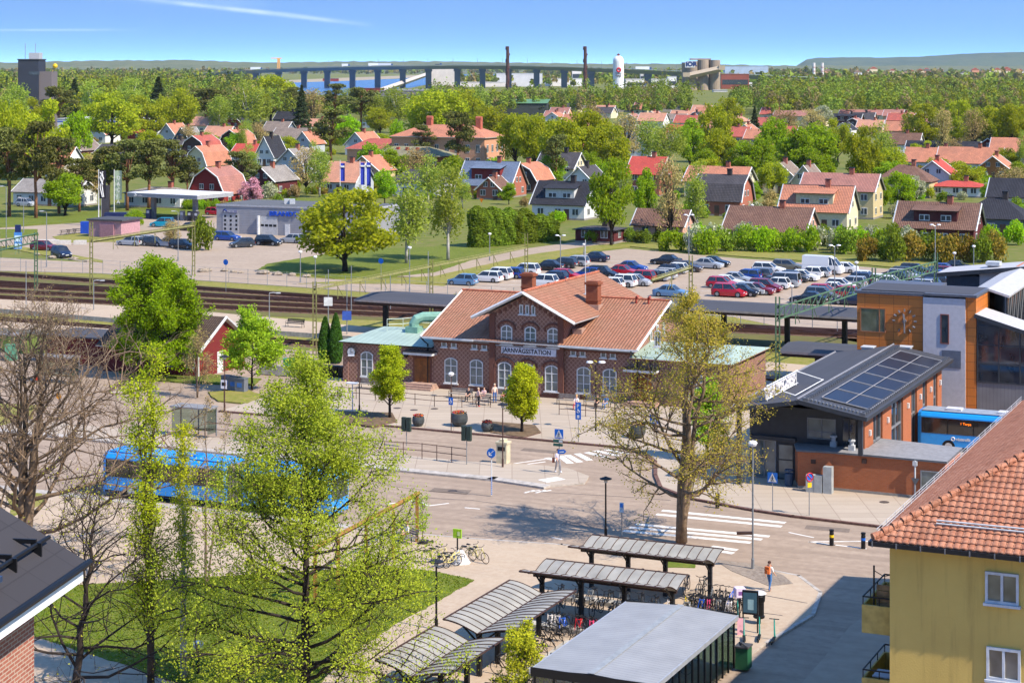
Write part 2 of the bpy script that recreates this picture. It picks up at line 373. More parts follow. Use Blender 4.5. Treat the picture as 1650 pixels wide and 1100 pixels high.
# railway zone
sheet('rail_yard',AB([(-190,18.5),(80,18.5),(80,76.5),(-190,80)]),-.1,.03,M_dry)
sheet('track_bed',PX([(-200,484),(-200,425),(0,437),(178,449),(400,466),(690,486),(1400,536),(1400,575),(690,519),(400,509),(178,495),(0,486)]),-.1,.05,ground('track_bed',(150,136,84),(132,112,80),(128,138,58),.25,1.2,k=.5))
def plat(pts): return sheet('platform',PX(pts),-.1,.55,M_pave2,M_kerb)
plat([(-150,478),(0,489),(178,499),(335,509.5),(560,531),(700,546),(1420,607),(1420,630),(700,564),(560,549),(300,530),(0,504.5),(-150,495)])
plat([(-150,513),(0,525),(185,538),(175,546),(0,536),(-150,524)])
M_rail=plain((92,60,46),.6,.3); M_sleep=plain((96,72,58),.9,k=.7)
def track(p,q,label,ext=0):
    A=G(*p);B=G(*q); d=(B-A).normalized(); A=A-d*60; B=B+d*(40+ext); L=(B-A).length
    t=thing('railway_track',label,'railway track',A,math.atan2(d.y,d.x),'parallel railway tracks behind the station')
    for s in (-.72,.72):
        b=MB(); b.box(0,L,s-.06,s+.06,.12,.34); b.build('rail',M_rail,t)
    b=MB(); n=int(L/1.3)
    for i in range(n): b.box(i*1.3,i*1.3+.3,-1.25,1.25,.05,.13)
    b.build('sleepers',M_sleep,t)
    b=MB(); b.prof([(-1.7,.0),(1.7,.0),(1.2,.1),(-1.2,.1)],0,L); o=b.build('ballast',M_ball,t); o.rotation_euler=(0,0,-math.pi/2)
    return t
track((0,443.5),(690,493),'rusty railway track farthest from the station, next to the mesh fence',60)
track((0,457),(690,498),'second rusty railway track counted from the mesh fence',60)
track((0,462),(400,481),'rusty railway track branching off between the second and fourth tracks')
track((0,471),(690,504),'fourth rusty railway track counted from the mesh fence',60)
track((0,481),(690,512),'rusty railway track along the far edge of the island platform',60)
track((0,516),(560,560),'railway track in the shaded trench between the two platforms',60)
# parking area and roads beyond the tracks
sheet('road',PX([(-200,405),(0,416),(160,424),(330,437),(480,447),(720,462),(735,472),(720,481),(480,463),(330,453),(160,441),(0,437),(-200,427)]),-.1,.06,M_road2)
sheet('forecourt',PX([(-300,362),(0,368),(150,358),(240,352),(420,342),(640,346),(600,400),(560,408),(430,428),(480,447),(330,437),(150,424),(75,413),(0,398),(-300,380)]),-.1,.05,M_road2)
sheet('parking_lot',PX([(690,470),(760,446),(890,421),(955,407),(1010,401),(1180,416),(1400,431),(1560,446),(1720,462),(1900,600),(1420,560),(1180,511)]),-.1,.05,M_road2)
lawn([(415,436),(430,426),(560,404),(700,398),(840,402),(760,420),(700,440),(640,446),(540,450)],.1)
lawn([(480,458),(700,446),(850,412),(960,396),(1040,394),(1180,404),(1420,419),(1650,438),(1650,452),(1560,443),(1400,428),(1180,413),(1015,398),(955,404),(890,418),(760,443),(720,458)],.12,M_dry)
sheet('path',PX([(640,446),(700,440),(760,420),(850,401),(940,389),(1010,382),(1010,390),(950,397),(860,410),(770,432),(700,448)]),-.1,.09,M_road2)
lawn([(0,370),(60,370),(62,380),(0,385)],.1); lawn([(85,382),(140,374),(230,378),(190,390),(100,392)],.1,M_dry); lawn([(-20,345),(60,345),(200,338),(330,325),(600,318),(600,326),(420,338),(240,350),(150,356),(0,366),(-20,364)],.1)
lawn([(0,398),(75,413),(165,424),(165,420),(80,405),(20,396)],.1,M_dry)
# far land: water, hills
M_water=NT('water'); f=M_water.noise(M_water.pos(),.02,3.); M_water.bump(f,.25,.5); M_water=M_water.fin(C((84,130,176),.6),.25,0,.6)
sheet('water',PX([(392,139),(455,133),(560,130),(640,127.5),(690,121.8),(740,120.2),(850,119.8),(852,124),(800,127),(745,130),(700,134),(640,147),(600,153),(520,154),(470,150),(420,145)]),-.5,.3,M_water)
M_sand=plain((196,178,146),.95,k=.6)
sheet('sand_bank',PX([(380,141.5),(455,134),(560,130.8),(700,124),(680,121.4),(540,126.5),(430,131.5),(380,136.5)]),-.5,.6,M_sand)
b=MB();lines=[]
for (xa,ya),(xb,yb) in [((883,738.5),(897,742)),((903,735),(918,746)),((915,734),(933,744)),((931,731.5),(949,741)),((947,729.5),(976,736.5)),((962,727),(996,734)),((978,724.5),(1011,731))]:
    ribbon(b,[G(xa,ya),G(xb,yb)],.55,.02,.03)
tag(b.build('crosswalk_marking',M_line),kind='structure')
b=MB()
for (xa,ya),(xb,yb) in [((1070,822.8),(1262,842)),((1061,829),(1256,848)),((1028,845),(1236,864)),((1018,850),(1224,869)),((1008,855.5),(1206,874)),((1150,881),(1184,886)),((1160,888),(1178,891))]:
    ribbon(b,[G(xa,ya),G(xb,yb)],.5,.02,.03)
tag(b.build('crosswalk_marking',M_line),kind='structure')
b=MB()
for L in ([(742,766.5),(818,748)],[(757,767),(822,750)],[(820,748),(878,740)],[(820,752),(878,744)],[(625,812),(670,806)],[(672,806),(690,815)],[(690,815),(722,811)],[(750,818),(772,820)],[(1304,873),(1345,878)],[(1345,878),(1395,884)],[(1304,873),(1400,872)],[(1272,858),(1310,866)],[(890,866),(905,869)],[(180,632),(210,630)]):
    ribbon(b,[G(*p) for p in L],.16,.02,.03)
for i in range(4):
    x=846+i*9; ribbon(b,[G(x,794-i%2*2),G(x+14,790)],.18,.02,.03)
ribbon(b,[G(880,777),G(898,774)],1.1,.145,.15)
tag(b.build('road_marking',M_line),kind='structure')
b=MB()
for a in range(-52,14,1):
    pass
for r,(x0,y0,x1,y1) in enumerate([(760,463,965,420),(890,480,1060,440),(1020,500,1195,450),(1210,500,1330,462)]):
    n=9
    for i in range(n):
        p=G(x0+(x1-x0)*i/(n-1),y0+(y1-y0)*i/(n-1)); q=p+U*5.; ribbon(b,[p,q],.12,.05,.058)
tag(b.build('parking_marking',M_line),kind='structure')
# patched seams and joints on the road (real darker repairs)
M_seam=plain((120,110,104),.95,k=.5); b=MB()
for L in ([(640,800),(760,806),(880,822)],[(820,700),(930,706)],[(860,792),(1000,800),(1080,806)],[(620,782),(700,792),(790,799)],[(1190,955),(1300,975)],[(1180,985),(1260,995)]):
    ribbon(b,[G(*p) for p in L],.09,.141 if L[0][1]>890 else .02,.146 if L[0][1]>890 else .026)
tag(b.build('road_seam',M_seam),kind='structure')
for i,(x,y) in enumerate([(729,791),(845,876),(1410,1003),(667,663),(640,660),(700,661),(1372,781),(1425,812)]):
    b=MB(); b.lathe([(.34,0),(.34,.02),(.3,.025)],14); o=b.build('manhole_cover',plain((80,70,64),.7),loc=G(x,y)+Vector((0,0,.14 if y<690 or y>900 or x>1300 else .02)))
    tag(o,['round iron cover on the road in front of the parked articulated bus','round iron cover in the tree shadow on the main road','round iron cover in the shaded lane beside the yellow house','small iron cover on the plaza between clipped tree and lamp','iron cover nearest the left clipped tree on the plaza','iron cover on the plaza below the wooden station door','rust brown cover on the pavement before the brick annex','small iron cover at the pavement edge beside the tiled roof'][i],'manhole cover')
for k,(q) in enumerate([[(700,786),(760,790),(752,797),(690,792)],[(915,838),(985,846),(972,853),(902,845)],[(1300,846),(1370,852),(1368,858),(1296,852)],[(380,690),(450,696),(440,702),(372,696)],[(845,722),(900,727),(893,731),(838,726)]]):
    sheet('road_patch',PX(q),.0,.026,[ground('patch_a',(150,132,118),(162,144,128),(138,122,108),.6,4.,k=.6),ground('patch_b',(172,152,136),(160,142,126),(150,132,118),.6,4.,k=.6)][k%2])
lw=[G(*p) for p in [(30,952),(260,938),(470,925),(600,916),(700,924),(766,938),(700,976),(640,1008),(560,1062),(500,1120),(330,1120),(200,1075),(55,1030)]]
def inside(x,y,P):
    c=False
    for p,q in zip(P,P[1:]+P[:1]):
        if (p.y>y)!=(q.y>y) and x<(q.x-p.x)*(y-p.y)/(q.y-p.y)+p.x: c=not c
    return c
rng=np.random.default_rng(3); xs=rng.uniform(min(p.x for p in lw),max(p.x for p in lw),42000); ys=rng.uniform(min(p.y for p in lw),max(p.y for p in lw),42000)
sel=np.array([inside(x,y,lw) for x,y in zip(xs,ys)]); xs=xs[sel];ys=ys[sel]; n=len(xs); a=rng.random(n)*6.28; hh=rng.uniform(.02,.07,n); w=.03+.04*rng.random(n)
dx=np.cos(a)*w; dy=np.sin(a)*w; ln=rng.normal(size=(n,2))*.04
v=np.stack([np.stack([xs-dx,ys-dy,np.full(n,.15)],1),np.stack([xs+dx,ys+dy,np.full(n,.15)],1),np.stack([xs+dx*.3+ln[:,0],ys+dy*.3+ln[:,1],.16+hh],1),np.stack([xs-dx*.3+ln[:,0],ys-dy*.3+ln[:,1],.16+hh],1)],1).reshape(-1,3)
tag(link('grass',npmesh('grass',v,np.arange(4*n).reshape(n,4),[leafmat('grass_blades',(138,148,46),(104,124,30),.8,.3,.2,.5)])),kind='stuff')
# far hills
def hill(name,prof,d0,d1,mat,zlow=0.):
    vs=[];n=len(prof)
    for x,y in prof:
        p=at(x,y,d1); q=at(x,y,d0); q.z=zlow; m=at(x,y,(d0*.45+d1*.55)); m.z=zlow+(p.z-zlow)*.62
        e=Vector((p.x*1.03,d1*1.03,0))
        vs+= [q,m,p,e]
    fs=[(i*4+j,(i+1)*4+j,(i+1)*4+j+1,i*4+j+1) for i in range(n-1) for j in range(3)]
    b=MB(); b.add(vs,fs); return tag(b.build(name,mat,smooth=True),kind='structure')
def jag(prof,step,amp,seed):
    rr=random.Random(seed); out=[]
    for (x0,y0),(x1,y1) in zip(prof,prof[1:]):
        n=max(1,int((x1-x0)/step))
        for i in range(n): t=i/n; out.append((x0+(x1-x0)*t,y0+(y1-y0)*t+rr.uniform(-amp,amp)))
    return out+[prof[-1]]
M_hill=ground('forest_hill',(112,122,80),(92,106,76),(140,138,104),.004,.02,k=.62)
M_hill2=ground('mesa_forest',(96,114,96),(82,102,94),(110,122,102),.002,.015,k=.62)
hill('hill',jag([(-500,100),(0,101),(150,98),(290,97),(420,101),(560,99.5),(700,99),(820,101),(950,103),(1080,103),(1200,105),(1300,106),(1900,107)],9,.8,3),6600,7700,M_hill)
hill('mesa',jag([(1284,106),(1292,101),(1300,96),(1318,93.5),(1350,92.5),(1420,93),(1480,91.5),(1530,88.5),(1560,86.5),(1600,85),(1650,84),(1750,86),(1950,90)],8,.35,4),8300,8900,M_hill2)
BR=brick('station_brick',(146,96,78),(126,80,66),(160,128,112),.25,.075,.012,((204,168,146),.42),k=.8)
BRP=brick('station_trim_brick',(132,78,62),(116,68,56),(140,106,92),.25,.075,.012,k=.68)
TILE=tile('station_tiles',(222,158,126),(204,138,106),(134,92,72),.3,.36,k=.58,moss=(172,132,102))
COPPER=ribbed('green_copper',(186,206,190),.6,k=.7,rough=.6,depth=.15)
DUCT=plain((140,186,164),.5,k=.75)
DOORW=plain((150,92,40),.6,k=.7,var=.25)
def arch_pts(w,h,rise,n=8):
    pts=[(-w/2,0),(w/2,0),(w/2,h-rise)]
    r=(w*w/4+rise*rise)/(2*rise); cz=h-r; a0=math.asin(w/2/r)
    for i in range(1,n): a=a0-2*a0*i/n; pts.append((r*math.sin(a),cz+r*math.cos(a)))
    pts.append((-w/2,h-rise)); return pts
def arch_window(parent,a,z,w,h,y=0.,rise=.25,name='window',mull=True,rot=0.,hood=None,mats=None):
    """framed arched window on a wall whose outside faces local -y"""
    fr,gl=mats or (WHITE,GLASSB)
    o=MB(); P=arch_pts(w,h,rise) if rise else [(-w/2,0),(w/2,0),(w/2,h),(-w/2,h)]
    t=.09; k=len(P); cx=0; Q=[]
    for (x,zz) in P: Q.append((x*(1-2*t/w), h/2+(zz-h/2)*(1-2*t/h)))
    vs=[(x,-.07,zz) for x,zz in P]+[(x,-.07,zz) for x,zz in Q]+[(x,.0,zz) for x,zz in P]+[(x,-.0,zz) for x,zz in Q]
    fs=[]
    for i in range(k):
        j=(i+1)%k; fs+=[(i,j,k+j,k+i),(2*k+i,2*k+j,j,i),(k+i,k+j,3*k+j,3*k+i)]
    o.add(vs,fs,0)
    if mull:
        o.box(-.045,.045,-.06,-.01,t,h-t,0)
        zc=h*.68; o.box(-w/2+t,-.045,-.055,-.01,zc-.04,zc+.04,0); o.box(.045,w/2-t,-.055,-.01,zc-.04,zc+.04,0)
        if h>1.6: 
            for zz in (h*.36,): o.box(-w/2+t,-.045,-.05,-.01,zz-.025,zz+.025,0); o.box(.045,w/2-t,-.05,-.01,zz-.025,zz+.025,0)
    o.box(-w/2-.1,w/2+.1,-.16,0,-.1,-.003,0)
    ob=o.build(name,[fr],parent,loc=(a,y,z)); ob.rotation_euler=(0,0,rot)
    g=MB(); g.add([(x,-.015,zz) for x,zz in Q],[tuple(range(k))],0); g.build('pane',gl,ob)
    if hood:
        hd=MB(); n=10; w2=w+.5; r=(w2*w2/4+.2)/(2*.4); r=w2*.62; a0=math.asin(w2/2/r); cz=h+.35-r; pts=[]
        for i in range(n+1): aa=a0-2*a0*i/n; pts.append((r*math.sin(aa),-.06,cz+r*math.cos(aa)))
        pts=[(pts[0][0],-.06,pts[0][2]-.3)]+pts+[(pts[-1][0],-.06,pts[-1][2]-.3)]
        hd.path(pts,.1,5); hd.build('window_hood',hood,ob)
    return ob
st=thing('railway_station','brown patterned brick railway station with orange tiled roof and white name sign','railway station',O0,RZ)
b=MB()
b.prism([(-19.4,0),(-13.4,0),(-13.4,-.35),(-6.3,-.35),(-6.3,0),(0,0),(0,16.2),(-19.4,16.2)],0,5.05,0)
# gable block above the eaves
b.add([(-13.4,-.35,5.05),(-6.3,-.35,5.05),(-6.3,-.35,7.5),(-9.9,-.35,9.25),(-13.4,-.35,7.5),(-13.4,8,5.05),(-6.3,8,5.05),(-6.3,8,7.5),(-9.9,8,9.25),(-13.4,8,7.5)],
  [(0,1,2,3,4),(9,8,7,6,5),(0,4,9,5),(1,6,7,2)],0)
for x in (-.02,-19.38):
    b.add([(x,0,5.05),(x,16.2,5.05),(x,8.1,8.0)],[(0,1,2) if x>-1 else (2,1,0)],0)
b.build('wall',BR,st)
b=MB()
for x0,x1,y0 in ((-13.5,-12.95,-.47),(-6.75,-6.2,-.47)): b.box(x0,x1,y0,-.33,0,7.4)
b.box(-19.45,-13.52,-.1,-.002,4.42,4.6); b.box(-6.2,.06,-.1,-.002,4.42,4.6)
b.box(-19.45,-13.52,-.08,-.003,0,.45); b.box(-6.2,.06,-.08,-.003,0,.45); b.box(-12.95,-6.75,-.43,-.353,0,.45)
for i in range(13):     # corbelled steps under the gable
    x=-13.1+i*.5; z=7.35+ (1.75*(1-abs(i-6)/6.5)); b.box(x,x+.26,-.44,-.352,z-.32,z)
b.build('brick_trim',BRP,st)
b=MB(); b.box(-19.5,-13.54,-.14,-.104,4.6,4.68); b.box(-6.18,.08,-.14,-.104,4.6,4.68); b.box(-12.9,-6.8,-.46,-.36,4.5,4.62); b.build('cornice',plain((150,150,152),.7,k=.8),st)
rf=MB()
def slab(b,p,th=.16,mi=0,side=1):
    p=[Vector(q) for q in p]; n=(p[1]-p[0]).cross(p[-1]-p[0]).normalized()*th
    k=len(p); b.add(p,[tuple(range(k))],mi); b.add([q-n for q in p],[tuple(range(k-1,-1,-1))],side)
    for i in range(k): j=(i+1)%k; b.add([p[i],p[i]-n,p[j]-n,p[j]],[(0,1,2,3)],side)
y0,y1,ze,zr=-.75,16.95,4.98,8.3
for xl,xr in ((-20.4,.9),):
    slab(rf,[(xl,y0,ze),(xr,y0,ze),(xr,8.1,zr),(xl,8.1,zr)]); slab(rf,[(xr,y1,ze),(xl,y1,ze),(xl,8.1,zr),(xr,8.1,zr)])
gz=9.62; gl=7.1
slab(rf,[(-9.9,-1.1,gz),(-9.9,17.3,gz),(-15.0,17.3,gl),(-15.0,-1.1,gl)]); slab(rf,[(-9.9,17.3,gz),(-9.9,-1.1,gz),(-4.8,-1.1,gl),(-4.8,17.3,gl)])
roof=rf.build('roof',[TILE,WHITE],st)
b=MB()
for x in (.9,-20.4):
    for s in (0,1):
        ya,yb=(y0,8.1) if s==0 else (y1,8.1)
        b.path([(x+.02,ya,ze-.06),(x+.02,yb,zr-.06)],.13,4)
for s in (-1,1): b.path([(-9.9,-1.13,gz-.08),(-9.9+s*5.1,-1.13,gl-.08)],.16,4)
b.box(-20.4,-15,-.8,-.7,4.8,4.97); b.box(-6.6,.9,-.8,-.7,4.8,4.97)
b.build('bargeboard',WHITE,roof)
b=MB()
for x,y in ((-20.3,8.1),): b.path([(-20.4,8.1,zr+.04),(-12.5,8.1,zr+.04)],.12,6); b.path([(-7.3,8.1,zr+.04),(.9,8.1,zr+.04)],.12,6); b.path([(-9.9,-1.1,gz+.04),(-9.9,17.3,gz+.04)],.12,6)
b.build('ridge_tiles',plain((206,122,90),.8,k=.7,var=.3),roof)
CHB=brick('chimney_brick',(190,104,66),(168,88,56),(150,110,90),.25,.075,.012,k=.62)
for x,y,z0,z1 in ((-13.6,8.6,7.9,9.9),(-6.0,6.3,7.3,9.7)):
    b=MB(); b.cbox(x,y,z0,1.15,.9,z1-z0); b.cbox(x,y,z1,1.4,1.15,.22); b.cbox(x,y,z0+.9,1.25,1.,.12); b.cbox(x,y,z1+.22,1.1,.8,.1); b.build('chimney',CHB,roof)
b=MB(); b.cbox(-6.0,6.3,7.0,1.5,1.3,.85); b.cbox(-5.6,1.9,5.7,.9,1.2,.5); b.build('flashing',plain((196,160,140),.6,k=.7),roof)
b=MB()
for x in (-2.2,-1.): b.tube((x,7.4,7.9),(x,7.4,8.6),.1,n=6); b.tube((x,7.4,8.55),(x+.25,7.2,8.7),.12)
b.build('roof_vent',plain((150,56,40),.6),roof)
b=MB(); b.tube((-7.6,8.2,8.4),(-7.6,8.2,13.6),.045,n=5); b.cbox(-7.6,8.2,8.3,.5,.5,.25); b.build('antenna_pole',LGREY,roof)
b=MB()
for x in (-20.3,.4):
    b.path([(x,-.82,4.86),(x,-.1,4.4),(x+.35,-.12,4.2),(x+.35,-.12,.1)],.07,6)
b.build('downpipe',BLACK,st)
for a in (-17.6,-15.0,-4.4,-1.9): arch_window(st,a,.72,1.32,2.35,-.004,.28)
for a in (-12.0,-9.75,-7.35): arch_window(st,a,.72,1.32,2.35,-.354,.28,hood=BRP)
for a in (-11.8,-9.45,-7.2): arch_window(st,a,4.68,1.12,1.75,-.354,.25,hood=BRP)
for a in (-10.35,-9.75,-9.15): arch_window(st,a,7.5,.36,.85,-.354,0,mull=False)
for a in (-18.3,-17.3,-15.2,-14.2,-5.4,-4.5,-2.5,-1.6): arch_window(st,a,4.7,.52,.62,-.004,0,mull=False) if False else arch_window(st,a,4.0,.55,.62,-.004,0,mull=False)
b=MB(); b.box(-12.3,-6.9,-.46,-.36,3.85,4.48); sg=b.build('name_sign',plain((214,214,222),.5,k=.85),st)
text('lettering','JÄRNVÄGSSTATION',.56,plain((18,18,22),.5,var=0),sg,(-12.18,-.465,3.99),FACE_R,.005,.955,.012)
# left wing
LW=MB(); LW.box(-28.9,-19.42,-.02,10.5,0,3.85); LW.box(-28.95,-28.4,-.1,-.022,0,3.85); LW.box(-24.2,-23.9,-.1,-.022,0,3.85); LW.box(-28.9,-19.42,-.06,-.023,3.4,3.8)
LW.build('wing_wall',BR,st)
RW=MB(); RW.box(.02,9.2,0,10.6,0,4.15); RW.box(8.5,9.25,-.08,-.002,0,4.15); RW.box(3.3,3.6,-.08,-.002,0,4.15); RW.build('wing_wall',BR,st)
b=MB(); slab(b,[(-29.3,-.35,3.92),(-19.42,-.35,3.92),(-19.42,5.2,4.75),(-27.4,5.2,4.75)],.1); slab(b,[(-19.42,10.9,3.92),(-29.3,10.9,3.92),(-27.4,5.2,4.75),(-19.42,5.2,4.75)],.1); slab(b,[(-29.3,10.9,3.92),(-29.3,-.35,3.92),(-27.4,5.2,4.75)],.1)
b.build('wing_roof',[COPPER,BLACK],st)
b=MB(); slab(b,[(.03,-.35,4.2),(9.6,-.35,4.2),(7.8,5.2,4.95),(.03,5.2,4.95)],.1); slab(b,[(9.6,10.9,4.2),(.03,10.9,4.2),(.03,5.2,4.95),(7.8,5.2,4.95)],.1); slab(b,[(9.6,-.35,4.2),(9.6,10.9,4.2),(7.8,5.2,4.95)],.1)
b.build('wing_roof',[COPPER,plain((190,140,120),.7)],st)
b=MB(); b.path([(-23.6,4.2,4.5),(-23.6,4.2,5.35),(-23.4,4.3,5.75),(-22.9,4.7,5.95),(-19.2,6.6,6.0)],.5,10); b.cbox(-23.6,4.2,4.4,1.3,1.2,.7); b.build('ventilation_duct',DUCT,st,smooth=False)
b=MB()
for (x,y) in ((-26.2,3.6),(-25.,4.6),(-24.4,6.2),(-22.2,6.2)): b.tube((x,y,4.5),(x,y,5.7),.03,n=4)
for z in (5.2,5.7): b.path([(-26.2,3.6,z),(-25.,4.6,z),(-24.4,6.2,z),(-22.2,6.2,z)],.03,4)
b.build('roof_railing',plain((190,205,190),.5),st)
arch_window(st,-26.4,.75,1.3,2.35,-.025,.28)
arch_window(st,6.2,.75,1.5,2.4,-.005,.28); arch_window(st,2.6,5.3,.6,1.4,0,.1)
for yy in (2.2,3.9,5.6): 
    w=arch_window(st,.02,5.0,.5,1.25,6.0+yy-3,.1,mull=False,rot=math.pi/2)
for x,z in ((-20.55,.62),(1.25,.45)):
    b=MB(); b.box(x-.95,x+.95,-.08,.02,z,z+2.35,1)
    for s in (-1,1):
        b.box(x+s*.4-.38,x+s*.4+.38,-.12,-.082,z,z+2.2,0)
        for q in (.25,.95,1.6): b.box(x+s*.4-.26,x+s*.4+.26,-.15,-.122,z+q,z+q+.5,0)
    b.build('door',[DOORW,BRP],st)
    b=MB(); b.box(x-1.5,x+1.5,-1.1,-.03,z+2.62,z+2.85,0); b.box(x-1.55,x+1.55,-1.15,-.03,z+2.854,z+2.95,1); b.build('door_canopy',[WHITE,BLACK],st)
    b=MB()
    for i in range(3): b.box(x-1.5-.1*i,x+1.5+.1*i,-1.-.35*(i+1)+.3,-.03,.14 if i==2 else z-.16*(i+1),z-.16*i-.01)
    b.build('steps',plain((196,160,140),.9,k=.7,var=.2),st)
ck=MB(); ck.disc((0,-.3,0),.42,'y',20,0); ck.ring((0,-.28,0),.44,.05,'y',20,5,1); ck.box(-.02,.02,-.33,-.31,-.05,.33,1); ck.box(-.02,.24,-.335,-.312,-.02,.02,1); ck.tube((0,0,0),(0,-.27,0),.3,n=12,mi=1)
ck.build('clock',[WHITE,BLACK],st,loc=(-27.9,-.1,3.0))
b=MB(); b.cbox(-22.3,-.2,2.85,.5,.35,.4); b.tube((-22.3,-.2,3.2),(-22.3,0,3.2),.05); b.build('wall_lamp',BLACK,st)
def pl(o,D,px,py):
    k=(px-CX)/F; a=(k*o.y-o.x)/(D.x-k*D.y); return a,H-(py-HZ)*(o.y+a*D.y)/F
def onb(px,py,b): return pl(T(0,b),U,px,py)
def ona(px,py,a): return pl(T(a,0),V,px,py)
BRO=brick('orange_brick',(204,116,72),(186,100,60),(170,126,98),.25,.08,.012,k=.74,stain=.12)
PANO=panel('orange_panel',(206,122,52),(196,112,46),1.25,.72,(130,72,34),k=.95)
PANG=plain((186,182,186),.6,k=.95,var=.06); PDARK=plain((58,62,68),.5,k=.8)
FELT=panel('roof_felt',(92,92,98),(86,86,92),6.,1.,(74,74,80),k=.6,rough=.85,ms=.02)
METR=ribbed('dark_metal_roof',(84,84,88),.42,k=.62,rough=.55,axis=0)
LROOF=plain((205,203,203),.7,k=.7,var=.08)
# ---------------- clock building
cb=thing('clock_building','flat roofed building with orange panels, grey panel and a wall clock','building',T(0,0),RZ)
bz=4.2; x0=onb(1381,470,bz)[0]; x1=onb(1488,470,bz)[0]; x2=onb(1556,480,bz)[0]; x3=onb(1573,485,bz)[0]; zt=onb(1382,472,bz)[1]
b=MB(); b.box(x0,x1,bz,bz+9,0,zt,0); b.build('orange_wall',PANO,cb)
b=MB(); b.box(x1+.004,x2,bz-.18,bz+8.8,0,zt-.05,0); b.box(x1+1.6,x1+3.2,bz-.22,bz-.185,onb(1500,590,bz)[1],onb(1500,562,bz)[1],1); b.build('grey_wall',[PANG,plain((92,98,110),.5)],cb)
b=MB(); b.box(x2+.004,x3,bz-.05,bz+6.,0,zt+.1); b.build('orange_wall',PANO,cb)
b=MB(); b.box(x0-.15,x1+.1,bz-.15,bz+9.1,zt+.002,zt+.22,0); b.box(x1+.11,x3+.1,bz-.3,bz+6.2,zt+.102,zt+.3,0); b.box(x0+.3,x3-.3,bz+.3,bz+5.8,zt+.22,zt+.32,1); b.build('roof',[plain((86,88,96),.5),FELT],cb)
def flatwin(parent,x0,x1,z0,z1,y,fr,gl,mull=(),name='window',t=.08,trans=(),out=.06):
    o=MB()
    o.box(x0,x1,y-out,y+.0,z0,z0+t,0);o.box(x0,x1,y-out,y,z1-t,z1,0);o.box(x0,x0+t,y-out,y,z0+t,z1-t,0);o.box(x1-t,x1,y-out,y,z0+t,z1-t,0)
    for m in mull: o.box(x0+(x1-x0)*m-t/2,x0+(x1-x0)*m+t/2,y-out*.9,y,z0+t,z1-t,0)
    for m in trans: o.box(x0+t,x1-t,y-out*.8,y,z0+(z1-z0)*m-t/2,z0+(z1-z0)*m+t/2,0)
    ob=o.build(name,fr,parent); g=MB(); g.quad((x0+t,y-.012,z0+t),(x1-t,y-.012,z0+t),(x1-t,y-.012,z1-t),(x0+t,y-.012,z1-t)); g.build('pane',gl,ob); return ob
a0,zb=onb(1386,534,bz); a1,zq=onb(1427,497,bz)
ORF=plain((150,96,60),.6); flatwin(cb,a0,a1,zb,zq,bz-.003,ORF,glass('window_olive',(72,74,62),.12),(.76,))
a0,zb=onb(1516,553,bz); a1,zq=onb(1530,506,bz); flatwin(cb,a0,a1,zb,zq,bz-.183,plain((120,70,60),.6),GLASS)
ac,zc=onb(1458,517,bz); ck=MB()
for i in range(12):
    if i==8: continue
    th=2*math.pi*i/12; r=.92; c=(ac+r*math.sin(th),zc+r*math.cos(th)); d=(math.sin(th),math.cos(th))
    p=Vector((c[0]-d[0]*.12,bz-.12,c[1]-d[1]*.12)); q=Vector((c[0]+d[0]*.12,bz-.12,c[1]+d[1]*.12)); ck.path([p,q],.085,4)
for th,L,w in ((math.radians(180),.95,.09),(math.radians(352),.62,.11)):
    ck.path([Vector((ac,bz-.2,zc)),Vector((ac+L*math.sin(th),bz-.2,zc+L*math.cos(th)))],w,4)
ck.tube((ac,bz-.26,zc),(ac,bz,zc),.16,n=10); ck.build('clock',plain((110,108,110),.4,.3),cb)
for px in (1404,1463):
    a,z=onb(px,566,bz-2); b=MB(); b.cbox(a,bz-3,z-.6,.75,.75,.5,1); b.cbox(a,bz-3,z-.1,.95,.95,.6,0); b.box(a-.55,a+.55,bz-3.55,bz-2.45,z+.5,z+.58,0)
    tag(b.build('roof_ventilator',[LGREY,BROWN],loc=T(0,0)),'grey roof ventilator on the terminal roof, '+('left' if px<1430 else 'right')+' of the wall clock','ventilator').rotation_euler=(0,0,RZ)
# ---------------- glass stair hall and bridge across the tracks
gh=thing('glass_stair_hall','glass walled stair hall with sloping white roof beside the clock building','building',T(0,0),RZ)
DG=glass('dark_glass',(36,38,42),.06,1.); gb=bz+.0
xa=x3+.05; xb=xa+9; zA=onb(1573,507,gb)[1]; zB=onb(1650,533,gb)[1]; sl_=(zB-zA)/(onb(1650,533,gb)[0]-xa); zl=3.4
b=MB(); b.add([(xa,gb,zl),(xb,gb,zl),(xb,gb,zA+sl_*9),(xa,gb,zA)],[(0,1,2,3)]); b.build('glass_wall',DG,gh)
b=MB()
for i in range(6): x=xa+.06+i*1.75; b.box(x-.05,x+.05,gb-.09,gb-.003,zl,zA+sl_*(x-xa))
for i in range(4): 
    z=zl+.05+i*1.55; xe=min(xb,xa+(zA-z)/-sl_) if sl_<0 else xb; b.box(xa,xe,gb-.07,gb-.004,z-.05,z+.05)
b.build('glazing_bar',PDARK,gh)
b=MB(); slab(b,[(xa-.1,gb-.35,zA+.12),(xb,gb-.35,zA+.12+sl_*9),(xb,gb+4.4,zA+.12+sl_*9),(xa-.1,gb+4.4,zA+.12)],.35); b.build('roof',[LROOF,PDARK],gh)
b=MB(); b.box(xa,xb,gb+.0,gb+4.2,0,zl-.02,0); b.build('base_wall',ribbed('base_cladding',(150,148,150),.3,k=.6),gh)
b=MB(); b.add([(xa,gb+4.3,zl),(xb,gb+4.3,zl),(xb,gb+4.3,zA+sl_*9),(xa,gb+4.3,zA)],[(0,1,2,3)]); 
for i in range(3): b.path([(xa+.3+i*.2,gb+1.+i,zA-1.-i*.3),(xb-1,gb+1.+i,zl+.6)],.12,4)
b.build('stair',plain((120,108,98),.7),gh)
